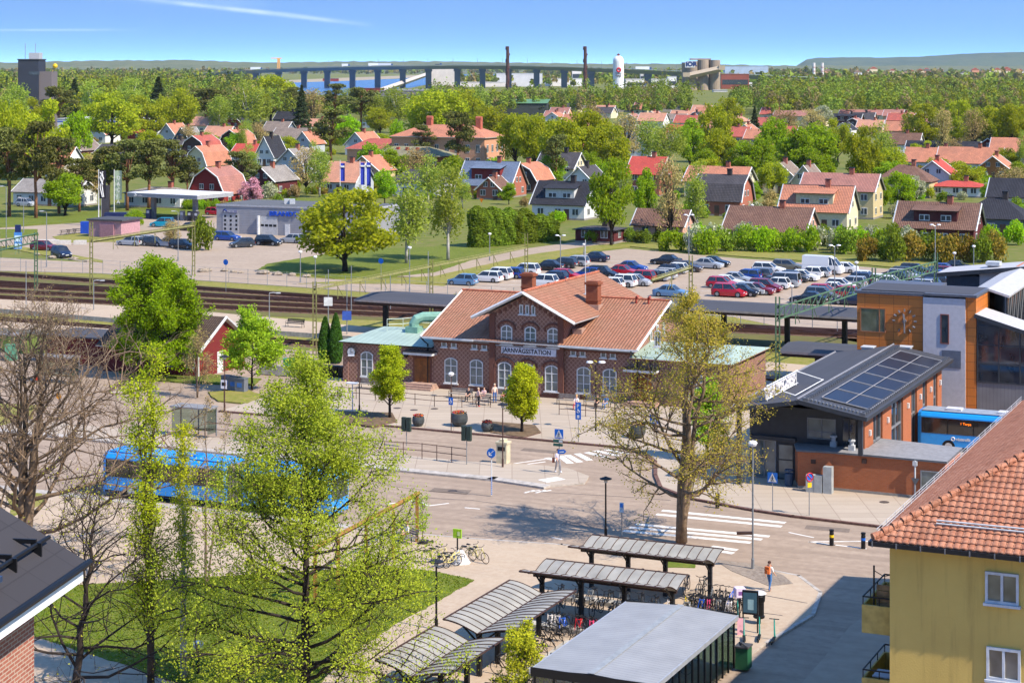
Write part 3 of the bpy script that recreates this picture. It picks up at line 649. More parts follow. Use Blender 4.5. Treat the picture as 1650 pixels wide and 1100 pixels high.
br=thing('footbridge','covered glass sided footbridge with pale gabled roof crossing over the tracks','footbridge',T(0,0),RZ)
xm0=x2-.6; xm1=x3+1.6; yb0=bz+5.; yb1=26.; zr0=zt-.2; 
b=MB(); xm=(xm0+xm1)/2; slab(b,[(xm0-.3,yb0,zr0),(xm,yb0,zr0+.55),(xm,yb1,zr0+.75),(xm0-.3,yb1,zr0+.2)],.2); slab(b,[(xm,yb0,zr0+.55),(xm1+.3,yb0,zr0),(xm1+.3,yb1,zr0+.2),(xm,yb1,zr0+.75)],.2); b.build('roof',[LROOF,LROOF],br)
b=MB(); b.box(xm0,xm1,yb0,yb1,zr0-4.6,zr0-4.2); b.build('deck',CONC,br)
b=MB(); b.quad((xm1,yb0,zr0-4.2),(xm1,yb1,zr0-4.2),(xm1,yb1,zr0),(xm1,yb0,zr0-.1)); b.quad((xm0,yb1,zr0-4.2),(xm0,yb0,zr0-4.2),(xm0,yb0,zr0-.1),(xm0,yb1,zr0)); b.build('glass_wall',DG,br)
b=MB()
for i in range(9):
    y=yb0+.2+i*(yb1-yb0-.4)/8; b.box(xm1+.003,xm1+.09,y-.06,y+.06,zr0-4.2,zr0-.12)
    if i<8: b.path([(xm1+.06,y,zr0-4.1),(xm1+.06,y+(yb1-yb0-.4)/8,zr0-.3)],.07,4)
b.build('steel_frame',PDARK,br)
tw=thing('stair_tower','flat roofed orange panel stair tower with glass corner at the far footbridge end','building',T(0,0),RZ)
tb=26.1; q0=onb(1525,455,tb)[0]; q1=onb(1578,455,tb)[0]; q2=onb(1637,455,tb)[0]; zt0=onb(1525,445,tb)[1]; zt2=onb(1650,433,tb)[1]+.0; q3=q2+5
b=MB(); b.box(q2,q3,tb,tb+5,0,zt2+.2); b.build('orange_wall',PANO,tw)
b=MB(); b.box(q1,q2-.004,tb+.05,tb+5,zr0-4.6,zt0+.6); b.build('grey_wall',PANG,tw)
b=MB(); b.box(q0,q1-.004,tb+.1,tb+5,4.,zt0+.1,0); b.build('glass_corner',DG,tw)
b=MB()
for i in range(6): x=q0+.08+i*(q1-q0-.2)/5; b.box(x-.09,x+.09,tb,tb+.097,4,zt0+.1)
b.box(q0,q1-.01,tb+.01,tb+.095,zt0-.9,zt0+.1); b.box(q0,q1-.01,tb+.01,tb+.095,zt0-4.6,zt0-4.2); b.build('glazing_bar',plain((40,56,72),.4),tw)
b=MB(); slab(b,[(q0-.8,tb-.6,zt0+.35),(q3,tb-.6,zt2+.75),(q3,tb+5.4,zt2+.75),(q0-.8,tb+5.4,zt0+.35)],.4); b.build('roof',[LROOF,PDARK],tw)
b=MB(); b.cbox(q0+4.2,tb+1.5,zt0+.5,1.,1.,.6,1); b.cbox(q0+4.2,tb+1.5,zt0+1.1,1.3,1.3,.35,0); b.build('roof_ventilator',[LGREY,GREY],tw)
# small dark glass shaft at right edge, behind the tower
b=MB(); p=T(q3-1.5,52); lf=thing('lift_tower','dark framed glass lift tower at the right edge behind the stair tower','lift tower',p,RZ)
b=MB(); b.box(-1.6,6,0,4,0,11.2); b.build('glass_shaft',DG,lf); b=MB(); b.box(-1.9,6.2,-.3,4.3,11.202,11.6); b.build('roof',GREY,lf)
b=MB()
for x in (-1.55,.6,2.8): b.box(x-.12,x+.12,-.1,-.003,0,11.2)
b.box(-1.6,6,-.09,-.004,7.6,7.9); b.build('steel_frame',plain((40,56,72),.4),lf)
# ---------------- bus terminal
tm=thing('bus_terminal','low bus terminal with dark roof, solar panels and orange brick piers','bus terminal',T(0,0),RZ)
aL,aR,aM=18.2,28.2,23.2; bF,bB=-28.,1.2; zE,zM=5.6,6.5
b=MB(); slab(b,[(aL,bF,zE),(aM,bF,zM),(aM,bB,zM),(aL,bB,zE)],.3,0,2); slab(b,[(aM+.02,bF,zM+.06),(aR,bF,zE+.06),(aR,bB,zE+.06),(aM+.02,bB,zM+.06)],.3,1,2); b.build('roof',[FELT,METR,PDARK],tm)
b=MB(); b.path([(aM,bF,zM+.08),(aM,bB,zM+.08)],.09,4); b.path([(aL,bF,zE+.02),(aL,bB,zE+.02)],.1,4); b.build('roof_edge',plain((120,120,124),.5),tm)
def rz(a): return zM+.06-(a-aM)*(zM-zE)/(aR-aM)
b=MB(); rr=random.Random(3)
for k in range(2):
    a=aM+.35 if k==0 else aR-.55
    y=bF+.3
    while y<bB-.3:
        b.box(a,a+.35,y,y+.1,rz(a)+.02,rz(a)+.16); y+=.55
for i in range(17): a=aM+.3+i*.27; b.box(a,a+.1,bF+.5,bF+.8,rz(a)+.02,rz(a)+.15)
b.build('snow_guard',plain((120,120,122),.4,.3),tm)['kind']='stuff'
SOL=panel('solar_cells',(44,44,54),(38,38,48),.16,.16,(78,76,84),k=.5,rough=.35,ms=.008)
n=6
for i in range(n):
    for j in range(2):
        b=MB(); y=bF+2.2+i*4.05; a=aM+1.25+j*1.72; L=3.85
        pts=[(a,y,rz(a)+.12),(a+1.64,y,rz(a+1.64)+.12),(a+1.64,y+L,rz(a+1.64)+.12),(a,y+L,rz(a)+.12)]
        slab(b,pts,.05,0,1); e=MB()
        b.build('solar_panel',[SOL,LGREY],tm)
b=MB()
for a in (aM+1.21,aM+2.93,aM+4.66): b.path([(a,bF+2.1,rz(a)+.15),(a,bF+26.4,rz(a)+.15)],.035,4)
for i in range(7): b.path([(aM+1.2,bF+2.12+i*4.05,rz(aM+1.2)+.15),(aM+4.66,bF+2.12+i*4.05,rz(aM+4.66)+.15)],.03,4)
b.build('panel_rail',plain((140,138,140),.5),tm)
wF=-24.6; wL=18.7; wR=26.9
b=MB(); b.box(wL,wR,wF,1.,0,5.35); b.build('wall',PDARK,tm)
for i,(y0,y1) in enumerate([(-24.9,-22.4),(-19.6,-16.8),(-13.,-10.2),(-8.2,-6.2),(-4.6,-2.2),(-.6,1.05)]):
    b=MB(); b.box(wR+.004,wR+.35,y0,y1,0,5.45); b.build('brick_pier',BRO,tm)
    if i<5:
        ny=[-19.6,-13.,-8.2,-4.6,-.6][i]; 
        wdw=MB(); wdw.box(wR+.005,wR+.1,y1+.003,ny-.003,.4,5.3,0); wdw.build('pane',GLASS,tm)
        f_=MB(); 
        for yy in (y1+.06,(y1+ny)/2,ny-.06): f_.box(wR+.102,wR+.2,yy-.05,yy+.05,.4,5.3)
        f_.box(wR+.102,wR+.19,y1+.12,ny-.12,2.7,2.85); f_.build('window_frame',GREY,tm)
    b=MB(); b.box(wR+.354,wR+.5,(y0+y1)/2-.12,(y0+y1)/2+.12,3.6,4.0); b.build('wall_lamp',WHITE,tm)
flatwin(tm,23.0,25.1,3.25,4.75,wF-.003,GREY,GLASSB,(.5,),trans=(.35,))
flatwin(tm,25.5,26.6,2.9,4.9,wF-.003,PDARK,GLASS,(.5,))
flatwin(tm,18.9,20.7,.16,2.9,wF-.003,GREY,GLASSB,(.5,),name='entrance_door'); flatwin(tm,20.8,22.,.16,2.7,wF-.003,PDARK,GLASSB,(),trans=(.55,))
b=MB(); b.box(18.8,22.2,wF-.3,wF-.004,2.95,3.2); b.build('door_canopy',PDARK,tm)
for a in (aL+.6,27.6):
    b=MB(); b.box(a-.15,a+.15,bF+.4,bF+.7,.14 if a<20 else 2.9,rz(a)-.4 if a>aM else zE-.25); b.build('column',PDARK,tm)
sg=MB()
for i in range(2): sg.path([(20.6,-26.5+i*7.4,zE+.3),(20.6,-26.5+i*7.4,zE+1.6)],.04,4); sg.path([(20.6,-26.5+i*7.4,zE+1.5),(22.6,-26.3+i*7.4,zM+.05)],.04,4)
sg.path([(20.6,-26.7,zE+.55),(20.6,-18.7,zE+.55)],.05,4); sg.path([(20.6,-26.7,zE+1.5),(20.6,-18.7,zE+1.5)],.05,4); sg.path([(22.6,-26.4,zM+.05),(22.6,-18.8,zM+.05)],.04,4)
sob=sg.build('roof_sign',WHITE,tm)
text('lettering','RESECENTRUM',1.15,plain((232,226,222),.5,k=.9,var=.05),sob,(20.5,-18.9,zE+.6),(math.pi/2,0,-math.pi/2),.06,1.02,.02)
# annex
an=thing('brick_annex','low flat roofed orange brick annex in front of the bus terminal','annex',T(0,0),RZ)
AN=[(22.3,-25.3),(23.0,-27.0),(25.35,-26.6),(33.3,-26.7),(33.3,-21.6),(27.2,-20.6),(27.2,-24.4),(22.3,-24.75)]
b=MB(); b.prism(AN,0,2.72,0); b.build('wall',BRO,an)
b=MB(); b.prism([(x+(.14 if x>26 else -.1),y+(-.13 if y<-25.8 else .1)) for x,y in AN],2.723,2.86,0,1); b.build('roof',[plain((92,96,100),.5),plain((158,156,156),.85,k=.7)],an)
b=MB(); b.prism([(x+(.03 if x>26 else -.03),y+(-.03 if y<-25.8 else .03)) for x,y in AN],0,.32,0); b.build('plinth',plain((168,160,150),.9,k=.7),an)
flatwin(an,31.6,32.9,.75,2.1,-26.72,GREY,GLASSB)
for px in (1311,1392):
    a,z=onb(px,743,-26.75); b=MB(); b.box(a-.17,a+.17,-26.86 if px<1340 else -26.74,-26.55,z-.15,z+.15); b.build('wall_vent',BROWN,an)
b=MB(); b.path([(31.25,-26.85,2.75),(31.25,-26.85,.14)],.07,6); b.cbox(31.25,-26.85,2.4,.3,.22,.3); b.build('downpipe',LGREY,an)
for i,(a,bb,h) in enumerate(((26.5,-25.6,.5),(25.,-24.9,.6))):
    b=MB(); b.cbox(a,bb,2.862,.42,.42,.35); b.lathe([(.16,0),(.16,h*.5),(.26,h*.55),(.26,h*.75),(.1,h*.8)],8,(a,bb,3.2)); tag(b.build('roof_ventilator',LGREY,loc=T(0,0)),['white mushroom vent on the annex flat roof','short round vent pipe on the annex roof by the column'][i],'ventilator').rotation_euler=(0,0,RZ)
b=MB(); b.box(22.6,23.4,-26.5,-25.7,0,0.01)
u=MB(); u.cbox(0,0,.14,1.15,.5,1.2,0); u.cbox(.95,.05,.14,.62,.55,1.85,0); u.box(-.02,.02,-.258,-.251,.2,1.3,1); u.build
tag(u.build('electric_cabinet',[plain((178,182,180),.5,k=.8),GREY],loc=T(24.4,-27.7)),'pair of grey steel utility cabinets against the brick annex','utility cabinet').rotation_euler=(0,0,RZ)
w=MB(); w.lathe([(.26,.14),(.3,.2),(.32,1.),(.3,1.02)],12); w.ring((0,0,1.25),.28,.05,'z',12,5); 
for i in range(4): a=i*math.pi/2; w.tube((.28*math.cos(a),.28*math.sin(a),1.),(.28*math.cos(a),.28*math.sin(a),1.25),.025,n=4)
tag(w.build('litter_bin',plain((46,72,98),.5),loc=T(22.2,-26.5)),'blue grey round litter bin beside the terminal entrance','litter bin')
# ---------------- buses
def bus(name,label,p,L,arti=False,front=-1):
    t=thing(name,label,'bus',p,RZ)
    BL=plain((30,146,224),.3,k=1.0,var=.05,spec=.6); W_=2.55; secs=[(0,L)] if not arti else [(0,10.2),(11.3,L)]
    for (xa,xb) in secs:
        pr=[(-1.27,.35),(1.27,.35),(1.27,2.75),(1.15,3.0),(.8,3.12),(-.8,3.12),(-1.15,3.0),(-1.27,2.75)]
        b=MB(); k=len(pr)
        vs=[]; xs=[(xa,.93),(xa+.25,1.),(xb-.25,1.),(xb,.93)]
        for x,s in xs:
            for y,z in pr: vs.append((x,y*s,.35+(z-.35)*(s*.3+.7)))
        fs=[(i*k+j,(i+1)*k+j,(i+1)*k+(j+1)%k,i*k+(j+1)%k) for i in range(3) for j in range(k)]+[tuple(range(k)),tuple(range(4*k-1,3*k-1,-1))]
        b.add(vs,[f[::-1] if len(f)==4 else f for f in fs]); b.build('body',BL,t)
        b=MB(); b.box(xa+.3,xb-.3,-1.0,1.0,3.122,3.16); b.build('roof_panel',plain((160,168,178),.5,k=.8) if not arti else BL,t)
        n=max(3,int((xb-xa)/1.9))
        b=MB(); b.box(xa+.35,xb-.35,-1.285,-1.272,1.45,2.65); b.box(xa+.35,xb-.35,1.272,1.285,1.45,2.65); b.build('window_band',glass('bus_glass',(22,22,24),.08,.8),t)
        b=MB()
        for i in range(n+1): x=xa+.35+(xb-xa-.7)*i/n; b.box(x-.05,x+.05,-1.292,-1.286,1.45,2.65)
        b.build('window_post',BLACK,t)
        for x in ((xa+2.4,) if arti and xa==0 else (xb-2.6,) if arti else (xa+2.4,xb-3.)):
            for s in (-1,1):
                b=MB(); b.tube((x,s*1.0,.5),(x,s*1.29,.5),.5,n=18,mi=0); b.tube((x,s*1.291,.5),(x,s*1.3,.5),.3,n=12,mi=1); b.build('wheel',[BLACK,LGREY],t)
        b=MB(); b.box(xa+.2,xb-.2,-1.276,-1.271,.36,.5); b.build('skirt',BLACK,t)
        for i in range(2): b=MB(); b.box(xa+2+i*4,xa+3.2+i*4,-.5,.5,3.165,3.3); b.build('roof_hatch',plain((200,200,205),.5) if not arti else plain((30,120,190),.4),t)
    if arti:
        b=MB()
        for i in range(9): x=10.2+i*.137; s=.97 if i%2 else .92; b.box(x,x+.12,-1.27*s,1.27*s,.45,3.05*(.98 if i%2 else .96))
        b.build('bellows',plain((130,120,116),.9),t)
    xf=0 if front<0 else L
    b=MB(); b.box(xf-.02 if front<0 else xf-.01,xf+.01 if front<0 else xf+.02,-1.08,1.08,1.3,2.7); b.build('windscreen',GLASS,t)
    for s in (-1,1): b=MB(); b.cbox(xf+front*.012,s*.85,.7,.06,.3,.18); b.build('headlight',WHITE,t)
    return t
bu=bus('bus','blue single bus parked beside the bus terminal','' or T(27.6,-8.3),12.6)
sgn=MB(); sgn.box(3.2,4.7,-1.31,-1.293,2.2,2.5); so_=sgn.build('destination_display',BLACK,bu)
text('lettering','1 Torpa',.26,emit('display_amber',(255,120,20),1.5),so_,(3.3,-1.315,2.25),FACE_R,.001)
lg=MB(); lg.ring((2.75,-1.3,1.12),.13,.04,'y',14,4); lo=lg.build('emblem',WHITE,bu)
text('lettering','västtrafik',.3,WHITE,bu,(2.98,-1.295,1.02),FACE_R,.004,1.,.01)
b2=bus('articulated_bus','long blue articulated bus standing at the kerb behind the bare trees',T(-20.6,-47.6),18.2,True,1)
text('lettering','västtrafik',.45,WHITE,b2,(2.4,-1.3,.95),FACE_R,.004,1.,.01)
# ---------------- platform canopies
def canopy(label,a0,a1,b0,b1,z,posts,name='platform_canopy'):
    t=thing(name,label,'platform canopy',T(0,0),RZ)
    b=MB(); bm=(b0+b1)/2; slab(b,[(a0,b0,z),(a1,b0,z),(a1,bm,z+.35),(a0,bm,z+.35)],.22); slab(b,[(a0,bm,z+.35),(a1,bm,z+.35),(a1,b1,z),(a0,b1,z)],.22); b.build('roof',[FELT,plain((196,180,172),.7,k=.8)],t)
    b=MB(); b.box(a0+.05,a1-.05,b0+.2,b1-.2,z-.5,z-.23); b.build('soffit_beam',BROWN,t)
    for x in posts: b=MB(); b.cbox(x,bm,.5,.5,.5,z-.95); b.build('post',DARK,t)
    return t
def cz(px,py,bb): return onb(px,py,bb)
c0,_=onb(574,524,27.); canopy('dark felt canopy on the island platform left of the station roof',c0,-12,26.4,35.,4.25,[c0+1.7,c0+9,c0+17])
c1,_=onb(1150,505,35); canopy('long dark flat canopy on the island platform right of the station',c1-8,22,34.5,42.5,4.2,[c1,c1+7,c1+13.2,c1+19])
canopy('low dark canopy between the station and the bus terminal',9.6,18.5,13.,20.,3.6,[12.5,17.5])
def tglass(name,c,tr=.7):
    t=NT(name); t.t.nodes.remove(t.bs); a=t.n('ShaderNodeBsdfTransparent'); g=t.n('ShaderNodeBsdfGlossy'); m=t.n('ShaderNodeMixShader'); f=t.n('ShaderNodeFresnel'); f.inputs[0].default_value=1.5
    a.inputs[0].default_value=C(c); g.inputs[0].default_value=(.8,.85,.9,1); g.inputs[1].default_value=.03
    t.l(t.math('ADD',t.math('MULTIPLY',f.outputs[0],.8),.08),m.inputs[0]); t.l(a.outputs[0],m.inputs[1]); t.l(g.outputs[0],m.inputs[2]); t.l(m.outputs[0],t.out.inputs[0]); return t.mat
SHG=tglass('shed_glass',(170,190,178))
# ---------------- yellow house
def barrel(name,c1,c2,dark,w,h,k):
    t=NT(name); b=t.n('ShaderNodeTexBrick',offset=0.); s=t.n('ShaderNodeSeparateXYZ'); t.l(t.obj(),s.inputs[0]); cb=t.n('ShaderNodeCombineXYZ')
    t.l(s.outputs[0],cb.inputs[0]); t.l(s.outputs[1],cb.inputs[1]); t.l(cb.outputs[0],b.inputs['Vector'])
    for i,q in (('Color1',C(c1,k)),('Color2',C(c2,k)),('Mortar',C(dark,k))): b.inputs[i].default_value=q
    b.inputs['Scale'].default_value=1; b.inputs['Mortar Size'].default_value=.012; b.inputs['Brick Width'].default_value=w; b.inputs['Row Height'].default_value=h
    n1=t.ramp(t.noise(t.obj(),9.,4.,.7),.45,.75); col=t.mix(t.math('MULTIPLY',n1,.5),b.outputs['Color'],C((226,178,150),k))
    n2=t.ramp(t.noise(t.obj(),1.1,3.),.5,.8); col=t.mix(t.math('MULTIPLY',n2,.5),col,C(dark,k)); return t.fin(col,.85,0,.2)
TW,TL=.285,.34
BARR=barrel('clay_barrel_tiles',(204,140,108),(182,114,84),(116,74,56),TW,TL*.86,.7)
yh=thing('yellow_house','mustard yellow rendered apartment house with red clay tile roof and side balconies','apartment house',T(42.9,-83.6),RZ)
ZE=11.25
STU=NT('yellow_render'); f=STU.ramp(STU.noise(STU.obj(),.35,6.,.6),.35,.72); n2=STU.noise(STU.obj(),14.,4.)
mp=STU.n('ShaderNodeMapping'); mp.inputs['Scale'].default_value=(2.4,2.4,.16); STU.l(STU.obj(),mp.inputs[0]); f2=STU.ramp(STU.noise(mp.outputs[0],1.1,5.,.65),.52,.8)
c=STU.mix(f,C((222,190,108),.84),C((206,174,98),.84)); c=STU.mix(STU.math('MULTIPLY',f2,.45),c,C((148,124,74),.6)); STU.bump(n2,.35,.02); STU=STU.fin(c,.95,0,.1)
b=MB(); b.box(0,24,0,33,0,ZE); b.build('wall',STU,yh)
def pitchrows(b,L0,L1,slope_len,pitch,hip0,hip1):
    """front slope: x along the eave, rows run back; rows clipped by 45 degree hips"""
    n=int(slope_len/TL); ch,sh=math.cos(pitch),math.sin(pitch); seg=6
    for r in range(n):
        s0=r*TL;s1=s0+TL*1.06
        xa=L0+(s0*ch if hip0 else 0); xb=L1-(s0*ch if hip1 else 0)
        if xb-xa<.3: break
        k=max(1,int((xb-xa)/TW*seg)); vs=[]
        for (s,l) in ((s0-.02,.05),(s1,.0)):
            for i in range(k+1):
                x=xa+(xb-xa)*i/k
                ph=(x/TW)%1.; z=.055*(abs(math.sin(math.pi*ph))**.7)+l
                vs.append((x,s*ch-z*sh,s*sh+z*ch))
        m=k+1
        for i in range(k+1): x,y,z=vs[i]; vs.append((x,y+.01*sh,z-.045))
        fs=[(i,i+1,m+i+1,m+i) for i in range(k)]+[(2*m+i,2*m+i+1,i+1,i) for i in range(k)]
        b.add(vs,fs)
OV=.55; PI_=math.radians(29)
b=MB(); b.M=Matrix.Translation((-OV,-OV,ZE)); pitchrows(b,0,24+OV,11.5,PI_,True,False); rf=b.build('roof',[BARR],yh)
b=MB(); pitchrows(b,-16,0,13,PI_,False,True); lo=b.build('roof',[BARR],yh); lo.rotation_euler=(0,0,-math.pi/2); lo.location=(-OV,-OV,ZE)
b2=MB(); b2.box(0,1,0,1,0,1)
lo.location=(-OV,-OV,ZE)
lo.data.transform(Matrix.Translation((0,0,0)))
# (left slope eave runs along +y: its local x goes to -y world, so shift range to 0..33)
me=MB(); pitchrows(me,-(33.5+OV),0,11.5,PI_,False,True); nm=bpy.data.meshes.new('roof'); nm.from_pydata(me.v,[],me.f); nm.materials.append(BARR); lo.data=nm
b=MB(); hp=[Vector((-OV+t*math.cos(PI_),-OV+t*math.cos(PI_),ZE+.1+t*math.sin(PI_))) for t in [i*.36 for i in range(30)]]
for p,q in zip(hp,hp[1:]): b.tube(p+Vector((0,0,.05)),q,.16,.13,8)
b.build('ridge_tiles',BARR,rf)
b=MB()
b.box(-OV-.1,24,-OV-.16,-OV,ZE-.18,ZE-.0); b.box(-OV-.16,-OV-.02,-OV-.1,33.6,ZE-.18,ZE-.0); b.build('gutter',plain((40,40,44),.4,.3),yh)
b=MB(); b.box(-OV,24,-OV+.01,-.005,ZE-.16,ZE-.06); b.box(-OV,-.005,0,33.5,ZE-.16,ZE-.06); b.build('soffit',plain((180,176,168),.8,k=.6,var=.4,scale=6),yh)
b=MB()
for i in range(26): x=-OV+i*.95; b.box(x,x+.05,-OV-.185,-OV-.165,ZE-.2,ZE+.03)
b.build('gutter_bracket',plain((110,110,112),.4),yh)
b=MB()
for (s,z) in ((2.6,.16),(2.75,.24)):
    b.path([(-OV+2.3,-OV+s*.875*.43,ZE+s*.485*.43+z),(24,-OV+s*.875*.43,ZE+s*.485*.43+z)],.035,5)
b.build('snow_rail',LGREY,rf)
b=MB()
for zz in (.18,.3,.42): b.path([(-OV+.1,-OV+.2,ZE+zz),(-OV+.1,33,ZE+zz)],.013,4)
for i in range(22): y=-OV+.4+i*1.5; b.path([(-OV+.1,y,ZE),(-OV+.1,y,ZE+.45)],.018,4); 
b.build('snow_rail',plain((176,176,180),.5),yh)
WF=plain((206,210,216),.5,k=.85)
def onfac(px,py): a,z=onb(px,py,-83.6); return a-42.9,z
for (pa,pb,qa,qb) in ((1588,917,1642,973),(1590,1038,1645,1096)):
    xa,zt_=onfac(pa,pb+2); xb,_=onfac(qa,qb); _,zb_=onfac(pa,qb-4)
    w=flatwin(yh,xa,xb,zb_,zt_,-.003,WF,glass('curtained_glass',(96,90,80),.15),(.5,),t=.1,out=.1)
    b=MB(); b.box(xa-.06,xb+.08,-.2,-.004,zb_-.1,zb_-.004); b.build('sill',WF,w)
flatwin(yh,xa,xb,zb_-2.95,zt_-2.95,-.003,WF,glass('curtained_glass',(96,90,80),.15),(.5,),t=.1,out=.1)
for i in range(3):
    z0=7.55-i*2.95-.3
    b=MB(); b.box(-1.32,-.004,1.2,4.8,z0-.15,z0,0); b.box(-1.4,-1.32,1.1,4.9,z0-.15,z0+.98,0); b.box(-1.32,-.004,1.1,1.2,z0-.15,z0+.98,0); b.box(-1.32,-.004,4.8,4.9,z0-.15,z0+.98,0)
    bo=b.build('balcony',plain((206,180,104),.9,k=.7,var=.15),yh)
    b=MB(); b.path([(-.03,1.15,z0+1.3),(-1.36,1.15,z0+1.3),(-1.36,4.85,z0+1.3),(-.03,4.85,z0+1.3)],.035,5)
    for p in ((-1.36,1.15),(-.7,1.15),(-1.36,2.4),(-1.36,3.6),(-1.36,4.85)): b.tube((p[0],p[1],z0+.9),(p[0],p[1],z0+1.3),.025,n=4)
    b.build('railing',BLACK,bo)
    if i==0:
        b=MB()
        for k in range(5): b.box(-.85,-.05,1.32,1.37,z0+.62+k*.24,z0+.83+k*.24)
        b.build('wood_screen',plain((120,98,70),.8,var=.3),bo)
        b=MB(); b.tube((-1.0,1.5,z0),(-1.0,1.5,z0+2.5),.04,n=5); b.box(-.1,-.02,1.25,1.45,z0,z0+2.5); b.path([(-1.,1.5,z0+2.3),(-.6,1.5,z0+2.1),(-.1,1.5,z0+2.25)],.02,4); b.build('awning_post',DARK,bo)
    if i==1: b=MB(); b.box(-1.1,-.35,1.6,2.6,z0+.9,z0+.95); b.tube((-.7,2.1,z0),(-.7,2.1,z0+.9),.04); tag(b.build('balcony_table',plain((150,156,164),.5)),'small grey table standing on the lower yellow balcony','table').parent=None; bpy.data.objects['balcony_table'].matrix_world=Matrix.Translation(T(42.9,-83.6))@Matrix.Rotation(RZ,4,'Z')
# ---------------- brick corner house, lower left
wdir=Vector((.152,.988,0)).normalized(); ndir=Vector((wdir.y,-wdir.x,0)); rzb=math.atan2(wdir.y,wdir.x)-math.pi/2
BRP2=brick('pink_brick',(196,124,102),(178,104,86),(214,190,168),.25,.075,.012,k=.66,stain=.1)
cw=at(55,1000,35); bh=thing('brick_house','pink brick apartment house corner with black felt roof and white eaves','apartment house',(cw.x,cw.y,0),rzb)
zw=20.62
b=MB(); b.box(-9,0,-14,0,0,zw,0); b.build('wall',BRP2,bh); b=MB(); b.box(.004,.03,-.55,.0,zw-.55,zw-.02); b.build('dark_brick_patch',brick('dark_brick',(70,40,36),(60,34,30),(90,66,58),k=.6),bh)
b=MB(); slab(b,[(.78,.5,zw+.28),(-4.6,.5,zw+3.3),(-4.6,-14,zw+3.3),(.78,-14,zw+.28)],.1); slab(b,[(-4.6,.5,zw+3.3),(-10,.5,zw+.28),(-10,-14,zw+.28),(-4.6,-14,zw+3.3)],.1)
rfo=b.build('roof',[panel('black_felt',(74,70,72),(68,64,66),1.2,1.,(58,54,56),k=.6,rough=.9,ms=.015),DARK],bh)
b=MB(); b.box(.62,.76,-14,.45,zw-.08,zw+.16,0); b.box(.0,.61,-14,.42,zw-.08,zw-.04,0); b.box(-9,.6,.3,.45,zw-.08,zw+.16,0); b.build('fascia',plain((232,232,232),.6,k=.95,var=.05),rfo)
b=MB(); b.path([(.84,-14,zw+.24),(.84,.55,zw+.24)],.07,8); b.path([(.2,-14,zw+.76),(.2,.2,zw+.76)],.045,6); b.build('gutter',BLACK,rfo)
for y in (-.4,-1.5,-2.7): b=MB(); b.box(.1,.3,y,y+.05,zw+.5,zw+.8); b.box(-.25,.2,y,y+.05,zw+.78,zw+.86); b.build('snow_bracket',BLACK,rfo)
zd=at(0,985,33).z
b=MB(); b.box(-3,.32,-6.,-2.35,zw-.3,zw+.62,1); b.box(-3,.4,-6.,-2.3,zw+.623,zw+.72,0)
for y in (-2.9,-3.5,-4.1,-4.7): b.box(.321,.36,y,y+.04,zw-.3,zw+.62,1)
b.build('zinc_dormer',[plain((64,84,116),.35,.5),plain((38,36,38),.5)],bh)
# ---------------- glass bike shed
zs=2.72; sA0,sA1,sB0,sB1=25.7,31.35,-79.4,-67.7
sh=thing('bike_shed','long glass walled bike shed with grey corrugated roof','bike shed',T(0,0),RZ)
SHR=ribbed('grey_corrugated',(176,178,184),.2,k=.66,rough=.45,axis=1,depth=.6)
mA=(sA0+sA1)/2
b=MB(); 
def shr(x): return zs+.0+.16*(1-abs(x-mA)/(mA-sA0))
slab(b,[(sA0-.1,sB0-.15,zs),(mA,sB0-.15,zs+.16),(mA,sB1+.15,zs+.16),(sA0-.1,sB1+.15,zs)],.14); slab(b,[(mA,sB0-.15,zs+.16),(sA1+.1,sB0-.15,zs),(sA1+.1,sB1+.15,zs),(mA,sB1+.15,zs+.16)],.14)
rf_=b.build('roof',[ribbed('grey_ribbed_sheet',(186,186,186),.3,k=.64,rough=.5,axis=0,depth=.6),DARK],sh)
b=MB(); b.box(mA-.16,mA+.16,sB0-.16,sB1+.16,zs+.17,zs+.19); b.build('ridge_cap',plain((168,172,174),.5,k=.7),rf_)
b=MB(); b.box(sA0-.12,sA1+.12,sB0-.2,sB0-.152,zs-.3,zs+.1); b.box(sA0-.12,sA1+.12,sB1+.152,sB1+.2,zs-.3,zs+.1); b.box(sA1+.1,sA1+.18,sB0-.2,sB1+.2,zs-.22,zs+.0,1); b.box(sA0-.18,sA0-.1,sB0-.2,sB1+.2,zs-.22,zs,1); b.build('fascia',[BLACK,plain((170,172,176),.4,.3)],sh)
nb=13
for i in range(nb+1):
    y=sB0+i*(sB1-sB0)/nb
    b=MB(); b.cbox(sA1,y,.14,.09,.09,zs-.3); b.build('post',BLACK,sh)
    if i<nb: g=MB(); g.quad((sA1+.01,y+.05,.25),(sA1+.01,y+(sB1-sB0)/nb-.05,.25),(sA1+.01,y+(sB1-sB0)/nb-.05,zs-.2),(sA1+.01,y+.05,zs-.2)); g.build('pane',SHG,sh)
for i in range(7):
    x=sA0+i*(sA1-sA0)/6
    for y in (sB0,sB1):
        if i<6: b=MB(); b.cbox(x,y,.14,.09,.09,zs-.3); b.build('post',BLACK,sh)
    if i<6: g=MB(); g.quad((x+.05,sB0,.25),(x+.9,sB0,.25),(x+.9,sB0,zs-.2),(x+.05,sB0,zs-.2)); g.build('pane',SHG,sh); g=MB(); g.quad((x+.05,sB1,.25),(x+.9,sB1,.25),(x+.9,sB1,zs-.2),(x+.05,sB1,zs-.2)); g.build('pane',SHG,sh)
for i in range(1,8):
    b=MB(); y=sB0+i*1.5
    b.path([(sA0+.6,y,1.5),(sA1-1.2,y,1.5)],.03,4); b.path([(sA0+.6,y+.3,.6),(sA1-1.2,y+.3,.6)],.03,4)
    for x in (sA0+.6,mA,sA1-1.2): b.tube((x,y,.14),(x,y,1.55),.03,n=4)
    b.build('bike_rack',GALV,sh)
